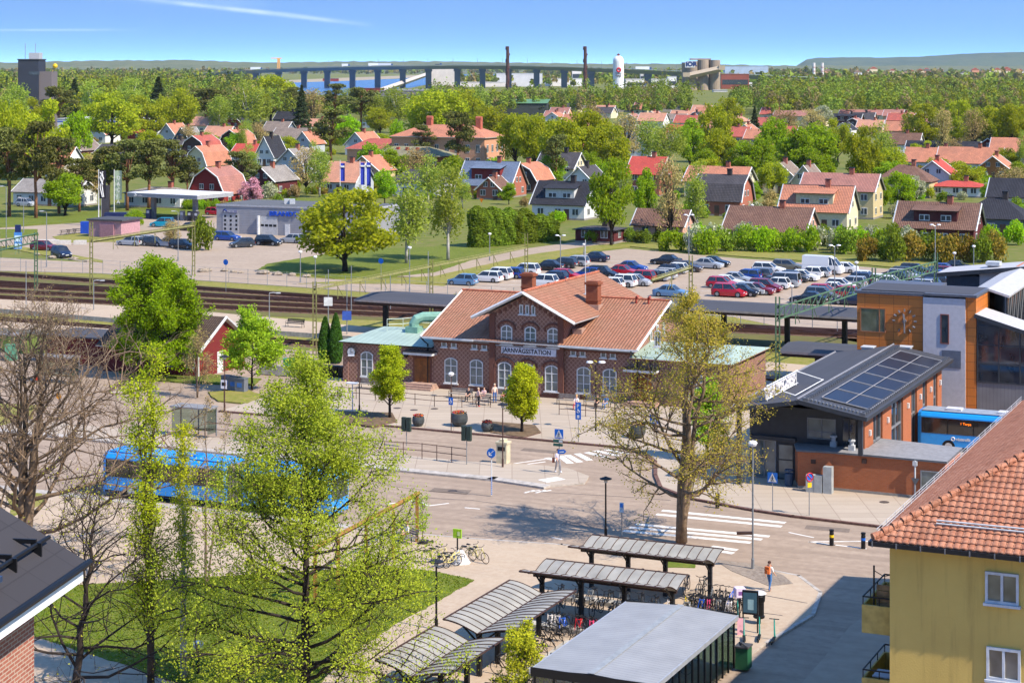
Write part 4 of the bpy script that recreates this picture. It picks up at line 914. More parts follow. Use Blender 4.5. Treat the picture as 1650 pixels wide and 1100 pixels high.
# ---------------- open bike shelters (butterfly roofs)
POLY=plain((188,182,168),.5,k=.62,var=.15,scale=.8,spec=.5)
def shelter(label,A,B,wl,zl,wr,zr,zv,npan,posts,along):
    """A,B: valley ends (a,b); wl/wr half widths to the left/right of A->B"""
    t=thing('bike_shelter',label,'bike shelter',T(0,0),RZ)
    A=Vector((A[0],A[1],0));B=Vector((B[0],B[1],0)); d=(B-A).normalized(); n=Vector((-d.y,d.x,0)); L=(B-A).length
    def P(s,w,W,Z): u_=abs(w)/W; return A+d*s+n*w+Vector((0,0,zv+(Z-zv)*math.sin(u_*math.pi/2)))
    for sgn,W,Z in ((1,wl,zl),(-1,wr,zr)):
        b=MB(); m=7; vs=[];nn=2
        for s in (0,L):
            for i in range(m+1): vs.append(P(s,sgn*W*i/m,W,Z))
        fs=[(i,i+1,m+2+i,m+1+i) for i in range(m)]
        if sgn>0: fs=[f[::-1] for f in fs]
        b.add(vs,fs); b.add([v-Vector((0,0,.05)) for v in vs],[f[::-1] for f in fs])
        b.build('roof_panel',POLY,t,smooth=True)
        r=MB()
        for k in range(npan+1):
            s=L*k/npan; r.path([P(s,sgn*W*i/m,W,Z)+Vector((0,0,.012)) for i in range(m+1)],.028,4)
        r.path([P(0,sgn*W,W,Z),P(L,sgn*W,W,Z)],.055,5); r.build('roof_rib',BROWN,t)
    b=MB(); b.path([A+Vector((0,0,zv-.06)),B+Vector((0,0,zv-.06))],.1,6); b.build('gutter',BROWN,t)
    for s in posts:
        p=A+d*(L*s); b=MB(); b.box(p.x-.11,p.x+.11,p.y-.11,p.y+.11,.14,zv-.05)
        b.build('post',DARK,t)
        for sgn,W,Z in ((1,wl,zl),(-1,wr,zr)):
            q=MB(); q.path([p+Vector((0,0,zv-.55)),P(L*s,sgn*W*.5,W,Z)-Vector((0,0,.1)),P(L*s,sgn*W*.95,W,Z)-Vector((0,0,.06))],.05,5); q.build('bracket',DARK,t)
    return t
def gz_(px,py,a=None,b=None): return onb(px,py,b)
zf=onb(922,881,-58.9)[1]; zr_=onb(957,862,-55.3)[1]
shelter('grey curved roof bike shelter nearest the road and zebra crossing',(18.75,-56.95),(26.75,-56.95),1.7,zr_,1.95,zf,2.26,14,(.08,.36,.64,.97),'u')
zf2=onb(847,921,-65.1)[1]; zr2=onb(882,900,-61.4)[1]
shelter('grey curved roof bike shelter behind the glass shed, second from the road',(18.5,-63.15),(26.75,-63.15),1.75,zr2,1.95,zf2,2.3,14,(.06,.34,.64,.97),'u')
shelter('butterfly roofed bike shelter with ribs beside the gravel path, right of the black lamp',(20.4,-74.3),(20.4,-66.4),1.85,2.75,1.95,2.62,2.25,13,(.03,.3,.6,.95),'v')
p=ab(G(755,1032,2.25)); shelter('butterfly roofed bike shelter nearest the camera, cut by the frame',(p[0],p[1]-6.),(p[0],p[1]),1.85,2.75,1.95,2.62,2.25,10,(.03,.5,.97),'v')
for i,(a,bb,L,al) in enumerate(((22.,-65.4,6.8,0),(22.4,-59.9,9,0),(22.6,-71,7.,1),(22.2,-79,6,1))):
    b=MB(); 
    if al==0: b.box(-L/2,L/2,-.35,.35,.14,.36)
    else: b.box(-.35,.35,-L/2,L/2,.14,.36)
    tag(b.build('rack_base',CONC,loc=T(a,bb)),['low concrete bike rack base under the coloured row of bikes','low concrete bike rack base in the shade of the second shelter','low concrete bike rack base beside the ribbed butterfly shelter','low concrete bike rack base at the bottom edge of the picture'][i],'bike rack').rotation_euler=(0,0,RZ)
# ---------------- people
def person(label,p,rz,pose,cols,h=1.7,hat=None,long_hair=False,bag=None,group=None,sex=0):
    """cols: skin,top,legs,shoes,hair ; local front = -y"""
    s=h/1.7; V3=[];E_=[];RD=[];MT=[]
    def v(x,y,z,r,m): V3.append((x*s,y*s,z*s));RD.append(r*s);MT.append(m);return len(V3)-1
    def e(a,b): E_.append((a,b))
    sit=pose=='sit'; dz=-.42 if sit else 0; 
    pel=v(0,0,.95+dz,.135,2); ab_=v(0,-.01,1.1+dz,.13,1); ch=v(0,.0,1.3+dz,.145,1); nk=v(0,.01,1.44+dz,.06,0); hb=v(0,-.01,1.55+dz,.088,0); ht=v(0,-.005,1.64+dz,.085,0)
    for a,b in ((pel,ab_),(ab_,ch),(ch,nk),(nk,hb),(hb,ht)): e(a,b)
    st_=.2 if pose=='walk' else .03
    for sx in (-1,1):
        f=st_*sx
        hip=v(sx*.1,0,.88+dz,.095,2); e(pel,hip)
        if sit: kn=v(sx*.11,-.42,.5,.068,2); an_=v(sx*.11,-.44,.1,.045,2); to=v(sx*.12,-.6,.04,.04,3)
        else: kn=v(sx*.1,-.04-f*.55,.5,.066,2); an_=v(sx*.1,(.02-f) if f<=0 else -f*.9,.09,.046,2); to=v(sx*.11,an_ and V3[an_][1]/s-.15,.035,.042,3)
        he=v(sx*.1,V3[an_][1]/s+.03,.04,.04,3)
        e(hip,kn);e(kn,an_);e(an_,to);e(an_,he)
        sh_=v(sx*.17,.01,1.37+dz,.062,1); e(ch,sh_)
        if sit: el=v(sx*.22,-.08,1.12+dz,.047,1); wr=v(sx*.12,-.3,1.02+dz,.032,0)
        elif pose=='walk': el=v(sx*.23,.05+f*.4,1.1,.046,1); wr=v(sx*.22,-.08+f*.9,.9,.03,0)
        elif pose=='carry': el=v(sx*.25,.03,1.1,.046,1); wr=v(sx*.14,-.22,1.12,.03,0)
        else: el=v(sx*.24,.02,1.1,.046,1); wr=v(sx*.23,-.08,.87,.03,0)
        e(sh_,el);e(el,wr)
        q=Vector(V3[wr])-Vector(V3[el]); q.normalize(); w_=Vector(V3[wr])/s
        pm=w_+q*.07; pi=v(*pm,.03,0); e(wr,pi); lat=Vector((0,1,0)) if abs(q.z)>.6 else Vector((1,0,0))
        for k in range(4):
            b0=pm+lat*((k-1.5)*.02)+q*.03; L=(.055,.065,.06,.045)[k]
            i0=v(*b0,.0095,0); i1=v(*(b0+q*L*.6),.0085,0); i2=v(*(b0+q*L+Vector((0,-.015,0))),.007,0); e(pi,i0);e(i0,i1);e(i1,i2)
        t0=v(*(w_+q*.03+lat*-.035),.011,0); t1=v(*(w_+q*.07+lat*-.055),.009,0); e(wr,t0); e(t0,t1)
    me=bpy.data.meshes.new('person_body'); me.from_pydata(V3,E_,[]); ob=bpy.data.objects.new('body',me); COL.objects.link(ob)
    md=ob.modifiers.new('s','SKIN'); md.branch_smoothing=.6
    sv=me.skin_vertices[0].data
    for i,r in enumerate(RD): sv[i].radius=(r*(1.25 if i in (0,1,2) else 1),r*(.8 if i in (0,1,2) else 1)); sv[i].use_root=(i==0)
    sb=ob.modifiers.new('u','SUBSURF'); sb.levels=1
    dg=bpy.context.evaluated_depsgraph_get(); nm=bpy.data.meshes.new_from_object(ob.evaluated_get(dg)); bpy.data.objects.remove(ob)
    nm.name='body'; nm.materials.clear()
    ms=[plain(c_,.8,var=.06) for c_ in cols[:4]]
    for m in ms: nm.materials.append(m)
    segs=[(np.array(V3[a]),np.array(V3[b]),MT[b]) for a,b in E_]
    mi=[]
    for pg in nm.polygons:
        c=np.array(pg.center); best=9;bm=0
        for a,b,m in segs:
            d=b-a; t=min(1,max(0,float((c-a)@d/(d@d+1e-9)))); q=float(np.linalg.norm(c-a-d*t))
            if q<best: best=q;bm=m
        mi.append(bm)
    nm.polygons.foreach_set('material_index',mi); nm.polygons.foreach_set('use_smooth',[True]*len(mi))
    t=thing('person',label,'person',p,rz,group); link('body',nm,t)
    HC=plain(cols[4],.8); b=MB(); z=(1.62+dz)*s
    vs=[];n=10
    for i in range(6):
        ph=math.pi*.5*i/5
        for j in range(n):
            th=2*math.pi*j/n; rr_=.107*s; fz=-.01 if not (th>math.pi*1.15 and th<math.pi*1.85) else .045
            vs.append((rr_*math.cos(ph)*math.cos(th)*.92,rr_*math.cos(ph)*math.sin(th)+.012,z+(rr_*math.sin(ph) if i else (fz-(.1 if long_hair and fz<0 else .02)))))
    b.add(vs,[(i*n+j,i*n+(j+1)%n,(i+1)*n+(j+1)%n,(i+1)*n+j) for i in range(5) for j in range(n)]); b.build('hair',HC,t,smooth=True)
    b=MB(); zz=(1.575+dz)*s
    for sx in (-1,1): b.lathe([(.002,-.009),(.011,-.004),(.011,.004),(.002,.009)],6,(sx*.034,-.098*s,zz+.02),1); b.lathe([(.003,-.025),(.018,-.01),(.018,.01),(.003,.025)],5,(sx*.093*s,0,zz),0)
    b.add([(-.014,-.09*s,zz-.025),(.014,-.09*s,zz-.025),(0,-.125*s,zz-.02),(0,-.095*s,zz+.02)],[(0,1,2),(1,3,2),(3,0,2)],0); b.box(-.025,.025,-.1*s,-.09*s,zz-.056,zz-.046,2)
    b.build('face',[plain(cols[0],.7,var=.05),BLACK,plain((150,80,70),.6)],t)
    return t
SK=(214,168,140)
pp=lambda px,py,z=.14: G(px,py,z)
UP=RZ
person('woman in white top and blue jeans walking away with a tan backpack',G(1240,951,.02+.12),RZ+math.radians(165),'walk',[SK,(236,234,228),(70,110,160),(150,100,80),(70,44,34)],1.68)
bk=MB(); bk.box(-.15,.15,.13,.3,1.0,1.4); bk.box(-.1,.1,.3,.36,1.02,1.25); bk.path([(-.1,.13,1.38),(-.11,.02,1.47),(-.11,-.1,1.3)],.02,4); bk.path([(.1,.13,1.38),(.11,.02,1.47),(.11,-.1,1.3)],.02,4)
o=bk.build('backpack',plain((196,104,50),.7),loc=G(1240,951,.14)); o.rotation_euler=(0,0,RZ+math.radians(165)); tag(o,'tan orange backpack worn by the woman in white','backpack')
person('person in grey with a brown shoulder bag at the sign by the crossing',G(899,761,.14),RZ+math.radians(60),'walk',[SK,(196,190,205),(130,128,134),(222,222,226),(60,40,34)],1.72)
bg=MB(); bg.box(-.1,.1,-.16,.16,.75,1.05); bg.path([(0,-.1,1.05),(0,0,1.42),(0,.1,1.05)],.015,4); tag(bg.build('shoulder_bag',plain((112,62,48),.6),loc=G(899,761,.14)+Vector((-.33,.05,0))),'brown shoulder bag of the person at the crossing','bag')
F_=RZ
def face(px,py,z=0): return G(px,py,.14)
for (px,py,rz,pose,cols,lab,h) in [
  (755,646,RZ,'sit',[SK,(48,46,52),(50,48,54),(40,38,40),(60,42,36)],'person in black sitting at the end of the left station bench',1.68),
  (771,655,RZ+2.6,'stand',[SK,(224,184,172),(40,38,46),(220,60,70),(196,170,140)],'person in pale pink jacket standing with back to the street by the benches',1.66),
  (780,645,RZ,'sit',[SK,(230,190,184),(210,150,150),(60,50,50),(70,50,44)],'person in pink sitting near the downpipe between the two benches',1.62),
  (797,649,RZ+.7,'stand',[SK,(214,186,168),(60,96,150),(50,46,46),(206,186,160)],'person in beige jacket and jeans standing left of the clipped tree',1.7),
  (814,645,RZ-.4,'sit',[SK,(44,84,140),(210,60,90),(50,46,46),(90,64,48)],'person in blue top partly hidden by the clipped tree',1.66),
  (929,659,RZ,'sit',[SK,(238,226,220),(200,70,90),(60,50,46),(206,160,96)],'blonde person in white top and red skirt sitting on the right bench',1.66),
  (963,657,RZ,'sit',[SK,(40,36,40),(44,40,44),(40,38,38),(60,42,36)],'person in black sitting in the middle of the far right bench',1.66),
  (977,658,RZ-.2,'sit',[SK,(66,120,176),(90,130,176),(60,60,64),(196,180,160)],'person in light blue denim sitting at the right end of the benches',1.66)]:
    person(lab,G(px,py,.14),rz,pose,cols,h)
person('person in white shirt sitting on a bench at the pergola post',G(656,872,.14),RZ-.5,'sit',[SK,(236,232,228),(80,40,46),(40,40,44),(150,90,70)],1.7)
# ---------------- benches, railings, lamps
BW=plain((140,132,124),.8,var=.2)
def bench(label,p,rz,L=1.9,mat=None):
    t=thing('bench',label,'bench',p,rz); m=mat or BW
    b=MB()
    for i in range(3): b.box(-L/2,L/2,-.22+i*.16,-.09+i*.16,.42,.46)
    b.build('seat',m,t); b=MB()
    for i in range(3): b.box(-L/2,L/2,.25+i*.03,.28+i*.03,.52+i*.14,.63+i*.14)
    b.build('backrest',m,t)
    for s in (-1,1):
        b=MB(); b.path([(s*(L/2-.05),-.25,0),(s*(L/2-.05),-.2,.42),(s*(L/2-.05),.22,.42),(s*(L/2-.05),.36,.92)],.03,5); b.path([(s*(L/2-.05),.22,.42),(s*(L/2-.05),.3,0)],.03,5); b.path([(s*(L/2-.05),-.24,.42),(s*(L/2-.05),-.24,.66),(s*(L/2-.05),.3,.68)],.025,4); b.build('leg',DARK,t)
    return t
for px,py,lab,L in ((596,626,'grey bench against the left station wing under its arched window',2.2),(742,642,'grey slatted bench below the left pair of station windows',2.2),(776,652,'grey bench in front of the station downpipe',1.6),(812,646,'grey bench behind the clipped tree at the station',2.),(915,652,'empty metal ended bench left of the blonde seated person',2.),(962,655,'grey bench below the right pair of station windows',2.4),(654,873,'wooden bench at the foot of the pergola',2.),(475,527,'dark bench on the island platform behind the small green tree',2.2)):
    bench(lab,G(px,py,.14 if py>540 else .55),RZ if px!=654 else RZ-.5,L,BW if py>540 else DARK)
# railing lines
def railing(label,pts,n,h=1.0,mat=RUST,group=None,z=.14,name='railing'):
    P=[G(x,y,z) for x,y in pts]; t=thing(name,label,'railing',P[0],0,group); b=MB()
    L=[(Q-P[0]) for Q in P]
    for zz in (h,h*.55): b.path([q+Vector((0,0,zz)) for q in L],.028,5)
    b.build('rail',mat,t)
    for i in range(n):
        f=i/(n-1)*(len(L)-1); k=min(int(f),len(L)-2); q=L[k].lerp(L[k+1],f-k); b=MB(); b.tube(q,q+Vector((0,0,h+.05)),.032,n=5); b.build('post',mat,t)
    return t
railing('rusty two rail fence along the traffic island beside the bus lane',[(330,702),(590,733),(680,739),(752,748)],10,1.15)
railing('thin brown railing along the plaza below the left station wing',[(544,640),(594,644),(648,650),(700,655)],6,.95)
railing('thin brown railing along the plaza in front of the standing people',[(700,655),(759,657),(776,655),(832,661)],5,.95)
railing('thin brown railing along the plaza right of the clipped trees',[(901,668),(965,672),(1040,680)],4,.95)
def lamp(label,px,py,top,kind='disc',r=.05,z=.14,mat=None,zb=None):
    p=G(px,py,z); h=(py-top)*p.y/F; t=thing('street_lamp',label,'street lamp',p); m=mat or RUST
    b=MB(); b.path([(0,0,0),(0,0,.6),(0,0,.62),(0,0,h-.25)],[r*1.6,r*1.6,r,r*.85],7); b.build('pole',m,t)
    if kind=='disc':
        b=MB(); b.lathe([(.07,-.32),(.12,-.3),(.12,-.1),(.06,-.06)],10,(0,0,h)); b.build('lantern',plain((210,206,196),.4),t); b=MB(); b.lathe([(.38,-.1),(.4,-.06),(.12,.04),(.02,.08)],14,(0,0,h)); b.build('lamp_shade',mat and DARK or DARK,t)
    elif kind=='globe': b=MB(); b.lathe([(.03,-.3),(.22,-.2),(.28,-.05),(.2,.06),(.02,.1)],12,(0,0,h)); b.build('lamp_head',plain((226,226,226),.4),t)
    elif kind=='twin':
        for s in (-1,1): b=MB(); b.path([(0,0,h-.2),(s*.35,0,h-.05)],.03,4); b.build('arm',m,t); b=MB(); b.lathe([(.08,-.12),(.3,-.05),(.26,.05),(.02,.1)],10,(s*.5,0,h)); b.build('lamp_head',plain((220,220,220),.4),t)
    else:
        b=MB(); b.path([(0,0,h-.25),(-.15,-.1,h-.05),(-.5,-.3,h)],.035,5); b.build('arm',m,t); b=MB(); b.box(-.95,-.4,-.42,-.2,h-.04,h+.06); b.build('lamp_head',plain((200,200,202),.4),t)
    return t
lamp('tall black lamp with flat round shade on the gravel by the bike shelters',703,1014,902,'disc',.06,mat=BLACK)
lamp('dark lamp with winged shade standing by the zebra crossing',976,866,769,'disc',.06,mat=BLACK)
lamp('thin lamp in front of the left clipped tree and station clock',579,664,572,'arm',.05)
lamp('lamp with pale head before the leftmost main station window',727,640,601,'globe',.05); lamp('lamp rising from the plaza left of the right clipped tree',810,752,650,'disc',.05)
lamp('dark double headed lamp before the right station windows',960,694,583,'twin',.05,mat=BLACK)
lamp('lamp in front of the green tree beside the red cottage',240,598,510,'globe',.05); lamp('short lamp beside the red cottage corner',362,662,573,'disc',.045); lamp('grey tall lamp pole in front of the terminal entrance',1213,916,712,'globe',.06,mat=GALV)
lamp('thin dark post lamp hidden in the big pale green tree',404,712,681,'disc',.05); lamp('small lamp on the lawn under the big pale green tree',319,1085,1035,'globe',.05,mat=BLACK)
b=MB(); q=G(1213,916,.14); b.box(-.95,-.05,-.12,.12,2.05,2.2); tag(b.build('street_name_sign',BROWN,loc=q),'small brown street name plate on the tall grey lamp pole','sign')
# ---------------- signs
SB=plain((20,104,196),.4,k=.9,var=.03)
def sign(label,px,py,top,build,pole=GALV,rz=RZ,z=.14,name='road_sign',r=.035,cat='sign'):
    p=G(px,py,z); h=(py-top)*p.y/F; t=thing(name,label,cat,p,rz); b=MB(); b.tube((0,0,0),(0,0,h),r,n=6); b.build('pole',pole,t); build(t,h); return t
def walkman(b,c,s,mi=1):
    x,y,z=c
    b.add([(x-.42*s,y,z-.4*s),(x+.42*s,y,z-.4*s),(x,y,z+.42*s)],[(0,1,2)],mi)
    b.lathe([(.0,-.05*s),(.05*s,0),(0,.05*s)],6,(x,y-.005,z+.16*s),2)
    for q in ([(0,.1),(0,-.1)],[(0,-.1),(-.12,-.32)],[(0,-.1),(.12,-.32)],[(0,.05),(-.1,-.06)],[(0,.05),(.1,-.06)]):
        b.path([(x+q[0][0]*s,y-.008,z+q[0][1]*s),(x+q[1][0]*s,y-.008,z+q[1][1]*s)],.025*s,4,mi=2)
def crossing(t,h):
    b=MB(); b.box(-.34,.34,-.05,-.03,h-.68,h,0); walkman(b,(0,-.055,h-.33),.72); b.build('sign_plate',[SB,WHITE,BLACK],t)
def cross2(t,h):
    crossing(t,h); b=MB(); b.box(-.45,.3,-.05,-.03,h-.98,h-.76,0); b.box(.0,.28,-.054,-.051,h-.95,h-.79,1); b.box(-.45,.3,-.05,-.03,h-1.25,h-1.05,0); b.build('direction_plate',[plain((40,84,74),.5),WHITE],t)
    b=MB(); b.add([(-.1,-.06,h-1.5),(.42,-.06,h-1.42),(.6,-.06,h-1.58),(.42,-.06,h-1.76),(-.1,-.06,h-1.8)],[(4,3,2,1,0)]); b.add([(.05,-.066,h-1.62),(.4,-.066,h-1.57),(.4,-.066,h-1.66),(.05,-.066,h-1.7)],[(3,2,1,0)],1); b.build('arrow_plate',[SB,WHITE],t)
sign('blue pedestrian crossing sign above direction plates and an arrow board by the crossing person',901,765,691,cross2)
sign('blue pedestrian crossing sign on a pole at the plaza, by the round planter',1054,722,668,crossing,BROWN)
sign('blue pedestrian crossing sign in front of the brick annex entrance',1245,823,761,crossing)
def keepleft(t,h):
    b=MB(); b.disc((0,-.05,h-.36),.36,'y',20,1); b.disc((0,-.055,h-.36),.325,'y',20,0)
    b.path([(.16,-.06,h-.2),(-.14,-.06,h-.5)],.035,4,1); b.path([(-.16,-.06,h-.3),(-.16,-.06,h-.52),(.05,-.06,h-.52)],.035,4,1); b.build('sign_plate',[SB,WHITE],t)
    b=MB()
    for i in range(9): b.tube((0,0,.05+i*.14),(0,0,.12+i*.14),.045,n=7)
    b.build('blue_bands',SB,t)
sign('round blue keep left sign on a blue and white striped pole',792,797,721,keepleft,WHITE,r=.04)
def parking(t,h):
    b=MB(); b.box(-.24,.24,-.05,-.03,h-1.35,h,0); b.build('sign_plate',SB,t)
    text('lettering','P',.4,WHITE,t,(-.12,-.056,h-.42),FACE_R,.002,1,.01)
    b=MB(); b.ring((0,-.055,h-.72),.1,.025,'y',12,4); b.path([(-.02,-.055,h-.5),(0,-.055,h-.66),(.1,-.055,h-.66)],.03,4); b.box(-.1,.1,-.056,-.051,h-1.24,h-1.0); b.build('pictogram',WHITE,t)
sign('tall blue parking sign with white P and wheelchair symbols on the plaza',932,711,648,parking,z=.14)
def dis(t,h): 
    b=MB(); b.box(-.2,.2,-.08,-.06,h-.6,h,0); b.build('sign_plate',SB,t); b=MB(); b.ring((0,-.085,h-.36),.09,.02,'y',12,4); b.path([(-.03,-.085,h-.1),(0,-.085,h-.28),(.09,-.085,h-.28)],.025,4); b.build('pictogram',WHITE,t)
sign('blue disabled parking sign on a brown pole beside the big planter',727,693,640,dis,BROWN)
def small(t,h): b=MB(); b.box(-.14,.14,-.05,-.03,h-.62,h,0); b.box(-.1,.1,-.055,-.051,h-.3,h-.05,1); b.build('sign_plate',[plain((150,180,206),.5),SB],t)
sign('narrow pale blue sign on a thin pole between lamp and lime tree',1002,864,809,small)
def nopark(t,h):
    b=MB(); b.disc((0,-.05,h-.3),.3,'y',18,0); b.ring((0,-.055,h-.3),.27,.045,'y',18,4,1); b.path([(-.18,-.06,h-.12),(.18,-.06,h-.48)],.03,4,1); b.build('sign_plate',[SB,RED],t)
    b=MB(); b.box(-.16,.16,-.05,-.03,h-.98,h-.66); b.build('yellow_plate',YEL,t)
sign('round red and blue no parking sign at the brick annex corner',1304,830,761,nopark,rz=RZ+.9)
sign('back of a grey road sign by the white downpipe of the annex',1475,804,770,lambda t,h:(lambda b:(b.add([(-.3,-.04,h),(.3,-.04,h),(0,-.04,h-.5)],[(0,2,1),(0,1,2)]),b.build('sign_plate',GREY,t)))(MB()))
def timetable(t,h): b=MB(); b.box(-.5,.5,-.25,.25,h-.1,h); b.build('sign_plate',plain((222,222,222),.5),t)
sign('white tilted information plate on a white post below the station wing',568,663,616,timetable,WHITE,r=.05)
def busst(t,h): b=MB(); b.box(-.3,.3,-.05,-.02,h-.75,h,1); b.box(-.2,.2,-.055,-.051,h-.5,h-.2,0); b.build('sign_plate',[BLACK,plain((230,226,224),.5)],t)
sign('white square bus stop sign on a dark pole near the red cottage',361,660,612,busst,BROWN)
sign('no stopping disc in orange red near the left bus shelter',59,636,602,lambda t,h:(lambda b:(b.disc((0,-.04,h-.3),.3,'y',14,0),b.build('sign_plate',plain((226,80,40),.5),t)))(MB()),BROWN)
sign('orange red round sign between the thin branches and red cottage',327,615,586,lambda t,h:(lambda b:(b.disc((0,-.04,h-.34),.34,'y',14,0),b.build('sign_plate',plain((226,70,40),.5),t)))(MB()),BROWN)
sign('yellow orange round sign seen through the bare branches',95,668,632,lambda t,h:(lambda b:(b.disc((0,-.04,h-.3),.28,'y',14,0),b.build('sign_plate',plain((236,150,40),.5),t)))(MB()),BROWN)
for px,py,lab in ((655,718,'left'),(752,748,'right')):
    def tl(t,h):
        for dx in (-.22,.22): b=MB(); b.box(dx-.16,dx+.16,-.15,.12,h-1.1,h); b.build('signal_head',plain((46,60,52),.6),t)
    sign(f'{lab} one of two dark green traffic signal heads seen from behind',px,py,py-(46 if px<700 else 62),tl,GALV,name='traffic_signal',cat='traffic signal')
# bins, bollards, planters
w=MB(); w.box(-.42,.42,-.36,.36,0,1.45,0); w.prism([(-.48,-.42),(.48,-.42),(.48,.42),(-.48,.42)],1.453,1.6,0); w.box(-.3,.3,-.375,-.362,.95,1.25,1); w.box(-.2,.2,-.3,.3,1.603,1.78,0)
tag(w.build('waste_container',[plain((208,196,164),.6,k=.9),BLACK],loc=G(811,745,.14)),'cream waste container on the traffic island behind the lamp','waste container').rotation_euler=(0,0,RZ)
PL=plain((70,74,74),.45,k=.9,var=.2)
def planter(label,px,py,r,hi):
    t=thing('planter',label,'planter',G(px,py,.14),0,None); b=MB(); b.lathe([(r*.45,0),(r*.75,hi*.12),(r*.97,hi*.4),(r,hi*.65),(r*.9,hi*.98),(r*.84,hi),(r*.8,hi*.93)],22); b.build('bowl',PL,t,smooth=False)
    rr=random.Random(px); b=MB(); b.lathe([(r*.8,0),(r*.5,.08),(.02,.12)],12,(0,0,hi*.9)); b.build('soil',M_soil,t); b=MB()
    for i in range(150):
        a=rr.uniform(0,6.28); q=r*.82*math.sqrt(rr.random()); z=hi+.02+.14*(1-q/r)+rr.uniform(0,.1); s=rr.uniform(.035,.075)
        c=Vector((q*math.cos(a),q*math.sin(a),z)); n=Vector((rr.uniform(-1,1),rr.uniform(-1,1),rr.uniform(.2,1))).normalized(); t1=n.orthogonal().normalized(); t2=n.cross(t1)
        b.quad(c+t1*s,c+t2*s,c-t1*s,c-t2*s,mi=rr.choice([0,0,1,1,2,3]))
    b.build('flowers',[plain((236,120,20),.7,k=.8),plain((200,50,24),.7,k=.8),plain((150,44,90),.7,k=.8),plain((90,120,40),.7,k=.6)],t)
planter('medium round dark planter of orange flowers beside the left planting bed',674,686,.52,.78)
planter('largest round dark planter of orange flowers on the plaza',740,686,.72,1.05)
planter('small round dark planter left of the right clipped tree',785,695,.5,.72)
planter('round dark planter near the terminal, under the lime tree branches',1027,705,.68,1.05)
for px,py,m,lab in ((1156,818,BLACK,'plain black bollard on the pavement corner by the lime tree'),(1340,878,None,'black bollard with yellow band on the road island'),(1391,883,1,'black bollard with blue band nearest the yellow house')):
    t=thing('bollard',lab,'bollard',G(px,py,.03)); b=MB(); b.lathe([(.14,0),(.14,.8),(.12,.86),(.15,.88),(.15,.98),(.05,1.0)],12); b.build('post',BLACK,t)
    if m!=BLACK: b=MB(); b.lathe([(.145,.5),(.145,.66)],12); b.build('band',YEL if m is None else BLUE,t)
# glass bus stops
def busstop(label,px,py,L=3.2):
    t=thing('bus_shelter',label,'bus shelter',G(px,py,.14),RZ); b=MB(); b.box(-L/2-.1,L/2+.1,-.75,.85,2.3,2.42); b.build('roof',plain((130,128,126),.6),t)
    for x in (-L/2,0,L/2): b=MB(); b.cbox(x,.7,0,.08,.08,2.3); b.build('post',GREY,t)
    b=MB(); b.quad((-L/2,.7,.3),(L/2,.7,.3),(L/2,.7,2.2),(-L/2,.7,2.2)); b.quad((L/2,-.6,.3),(L/2,.7,.3),(L/2,.7,2.2),(L/2,-.6,2.2)); b.quad((-L/2,-.6,.3),(-L/2,.7,.3),(-L/2,.7,2.2),(-L/2,-.6,2.2)); b.build('pane',SHG,t)
    b=MB(); b.box(-L/2+.3,L/2-.3,.3,.65,.45,.5); b.build('seat',WOOD,t)
busstop('glass bus shelter behind the bare tree branches at left',92,614,4.); busstop('glass bus shelter on the traffic island behind the yellow green poplar',312,702,3.4); busstop('grey glass bus shelter at the left picture edge by the grass',12,575,3.)
b=MB(); b.cbox(0,0,0,1.1,.7,1.5); b.box(-.58,.58,-.38,.38,1.503,1.6); tag(b.build('cabinet',plain((92,150,120),.6),loc=G(18,580,.05)),'pale green kiosk cabinet at the left edge near the platform','cabinet')
for i,(x,y) in enumerate(((367,626),(378,628),(389,630))):
    b=MB(); b.box(-.5,.5,-.35,.35,0,1.15); b.box(-.54,.54,-.39,.39,1.153,1.24); b.box(-.25,.25,-.362,-.352,.4,.8,1); tag(b.build('recycling_bin',[plain((106,110,118),.6),plain((60,110,180),.5)],loc=G(x,y,.14)),['left','middle','right'][i]+' one of three grey recycling bins near the small green tree','recycling bin').rotation_euler=(0,0,RZ)
b=MB(); b.cbox(0,0,0,1.3,.9,1.15); b.box(-.7,.7,-.5,.5,1.153,1.25); tag(b.build('waste_container',plain((30,120,70),.5),loc=G(468,598,.14)),'green waste container on the low wall left of the station','waste container')
b=MB(); b.box(-2.2,2.2,-.2,.2,0,.9); tag(b.build('low_wall',CONC,loc=G(450,604,.1)),'low stone wall beneath the green waste container','wall').rotation_euler=(0,0,RZ)
for i in range(5):
    b=MB(); b.box(-.27,.27,-.35,.35,0,.98); b.box(-.29,.29,-.38,.36,.983,1.1); p_=G(522,606,.1)+U*(i*.66); o=b.build('wheelie_bin',BLACK,loc=p_); o.rotation_euler=(0,0,RZ); tag(o,'black wheelie bin in the shade beside the station wing','bin','wheelie bins in the station shade')
# pergola
pg=thing('pergola','brown timber pergola frame at the road edge with a climbing plant','pergola',G(672,872,.14),0)
P0=Vector((0,0,0)); P1=G(634,900,.14)-G(672,872,.14); P2=G(590,925,.14)-G(672,872,.14); P3=G(545,950,.14)-G(672,872,.14); P4=G(508,972,.14)-G(672,872,.14); WD=plain((156,112,52),.8,k=.8,var=.25)
for q in (P0,P1,P2,P3,P4): b=MB(); b.box(q.x-.1,q.x+.1,q.y-.1,q.y+.1,0,2.9); b.build('post',WD,pg)
b=MB(); b.path([P0+Vector((.1,.08,3.0)),P4+Vector((-.3,-.2,3.0))],.15,4); b.build('beam',WD,pg)
b=MB(); b.lathe([(.02,0),(.3,.05),(.32,.2),(.02,.26)],9); b.path([(.2,0,.1),(.6,.1,.12)],.05,5); tag(b.build('duffel_bag',plain((50,46,48),.8),loc=G(683,875,.14)),'dark bag lying on the ground at the foot of the pergola','bag')
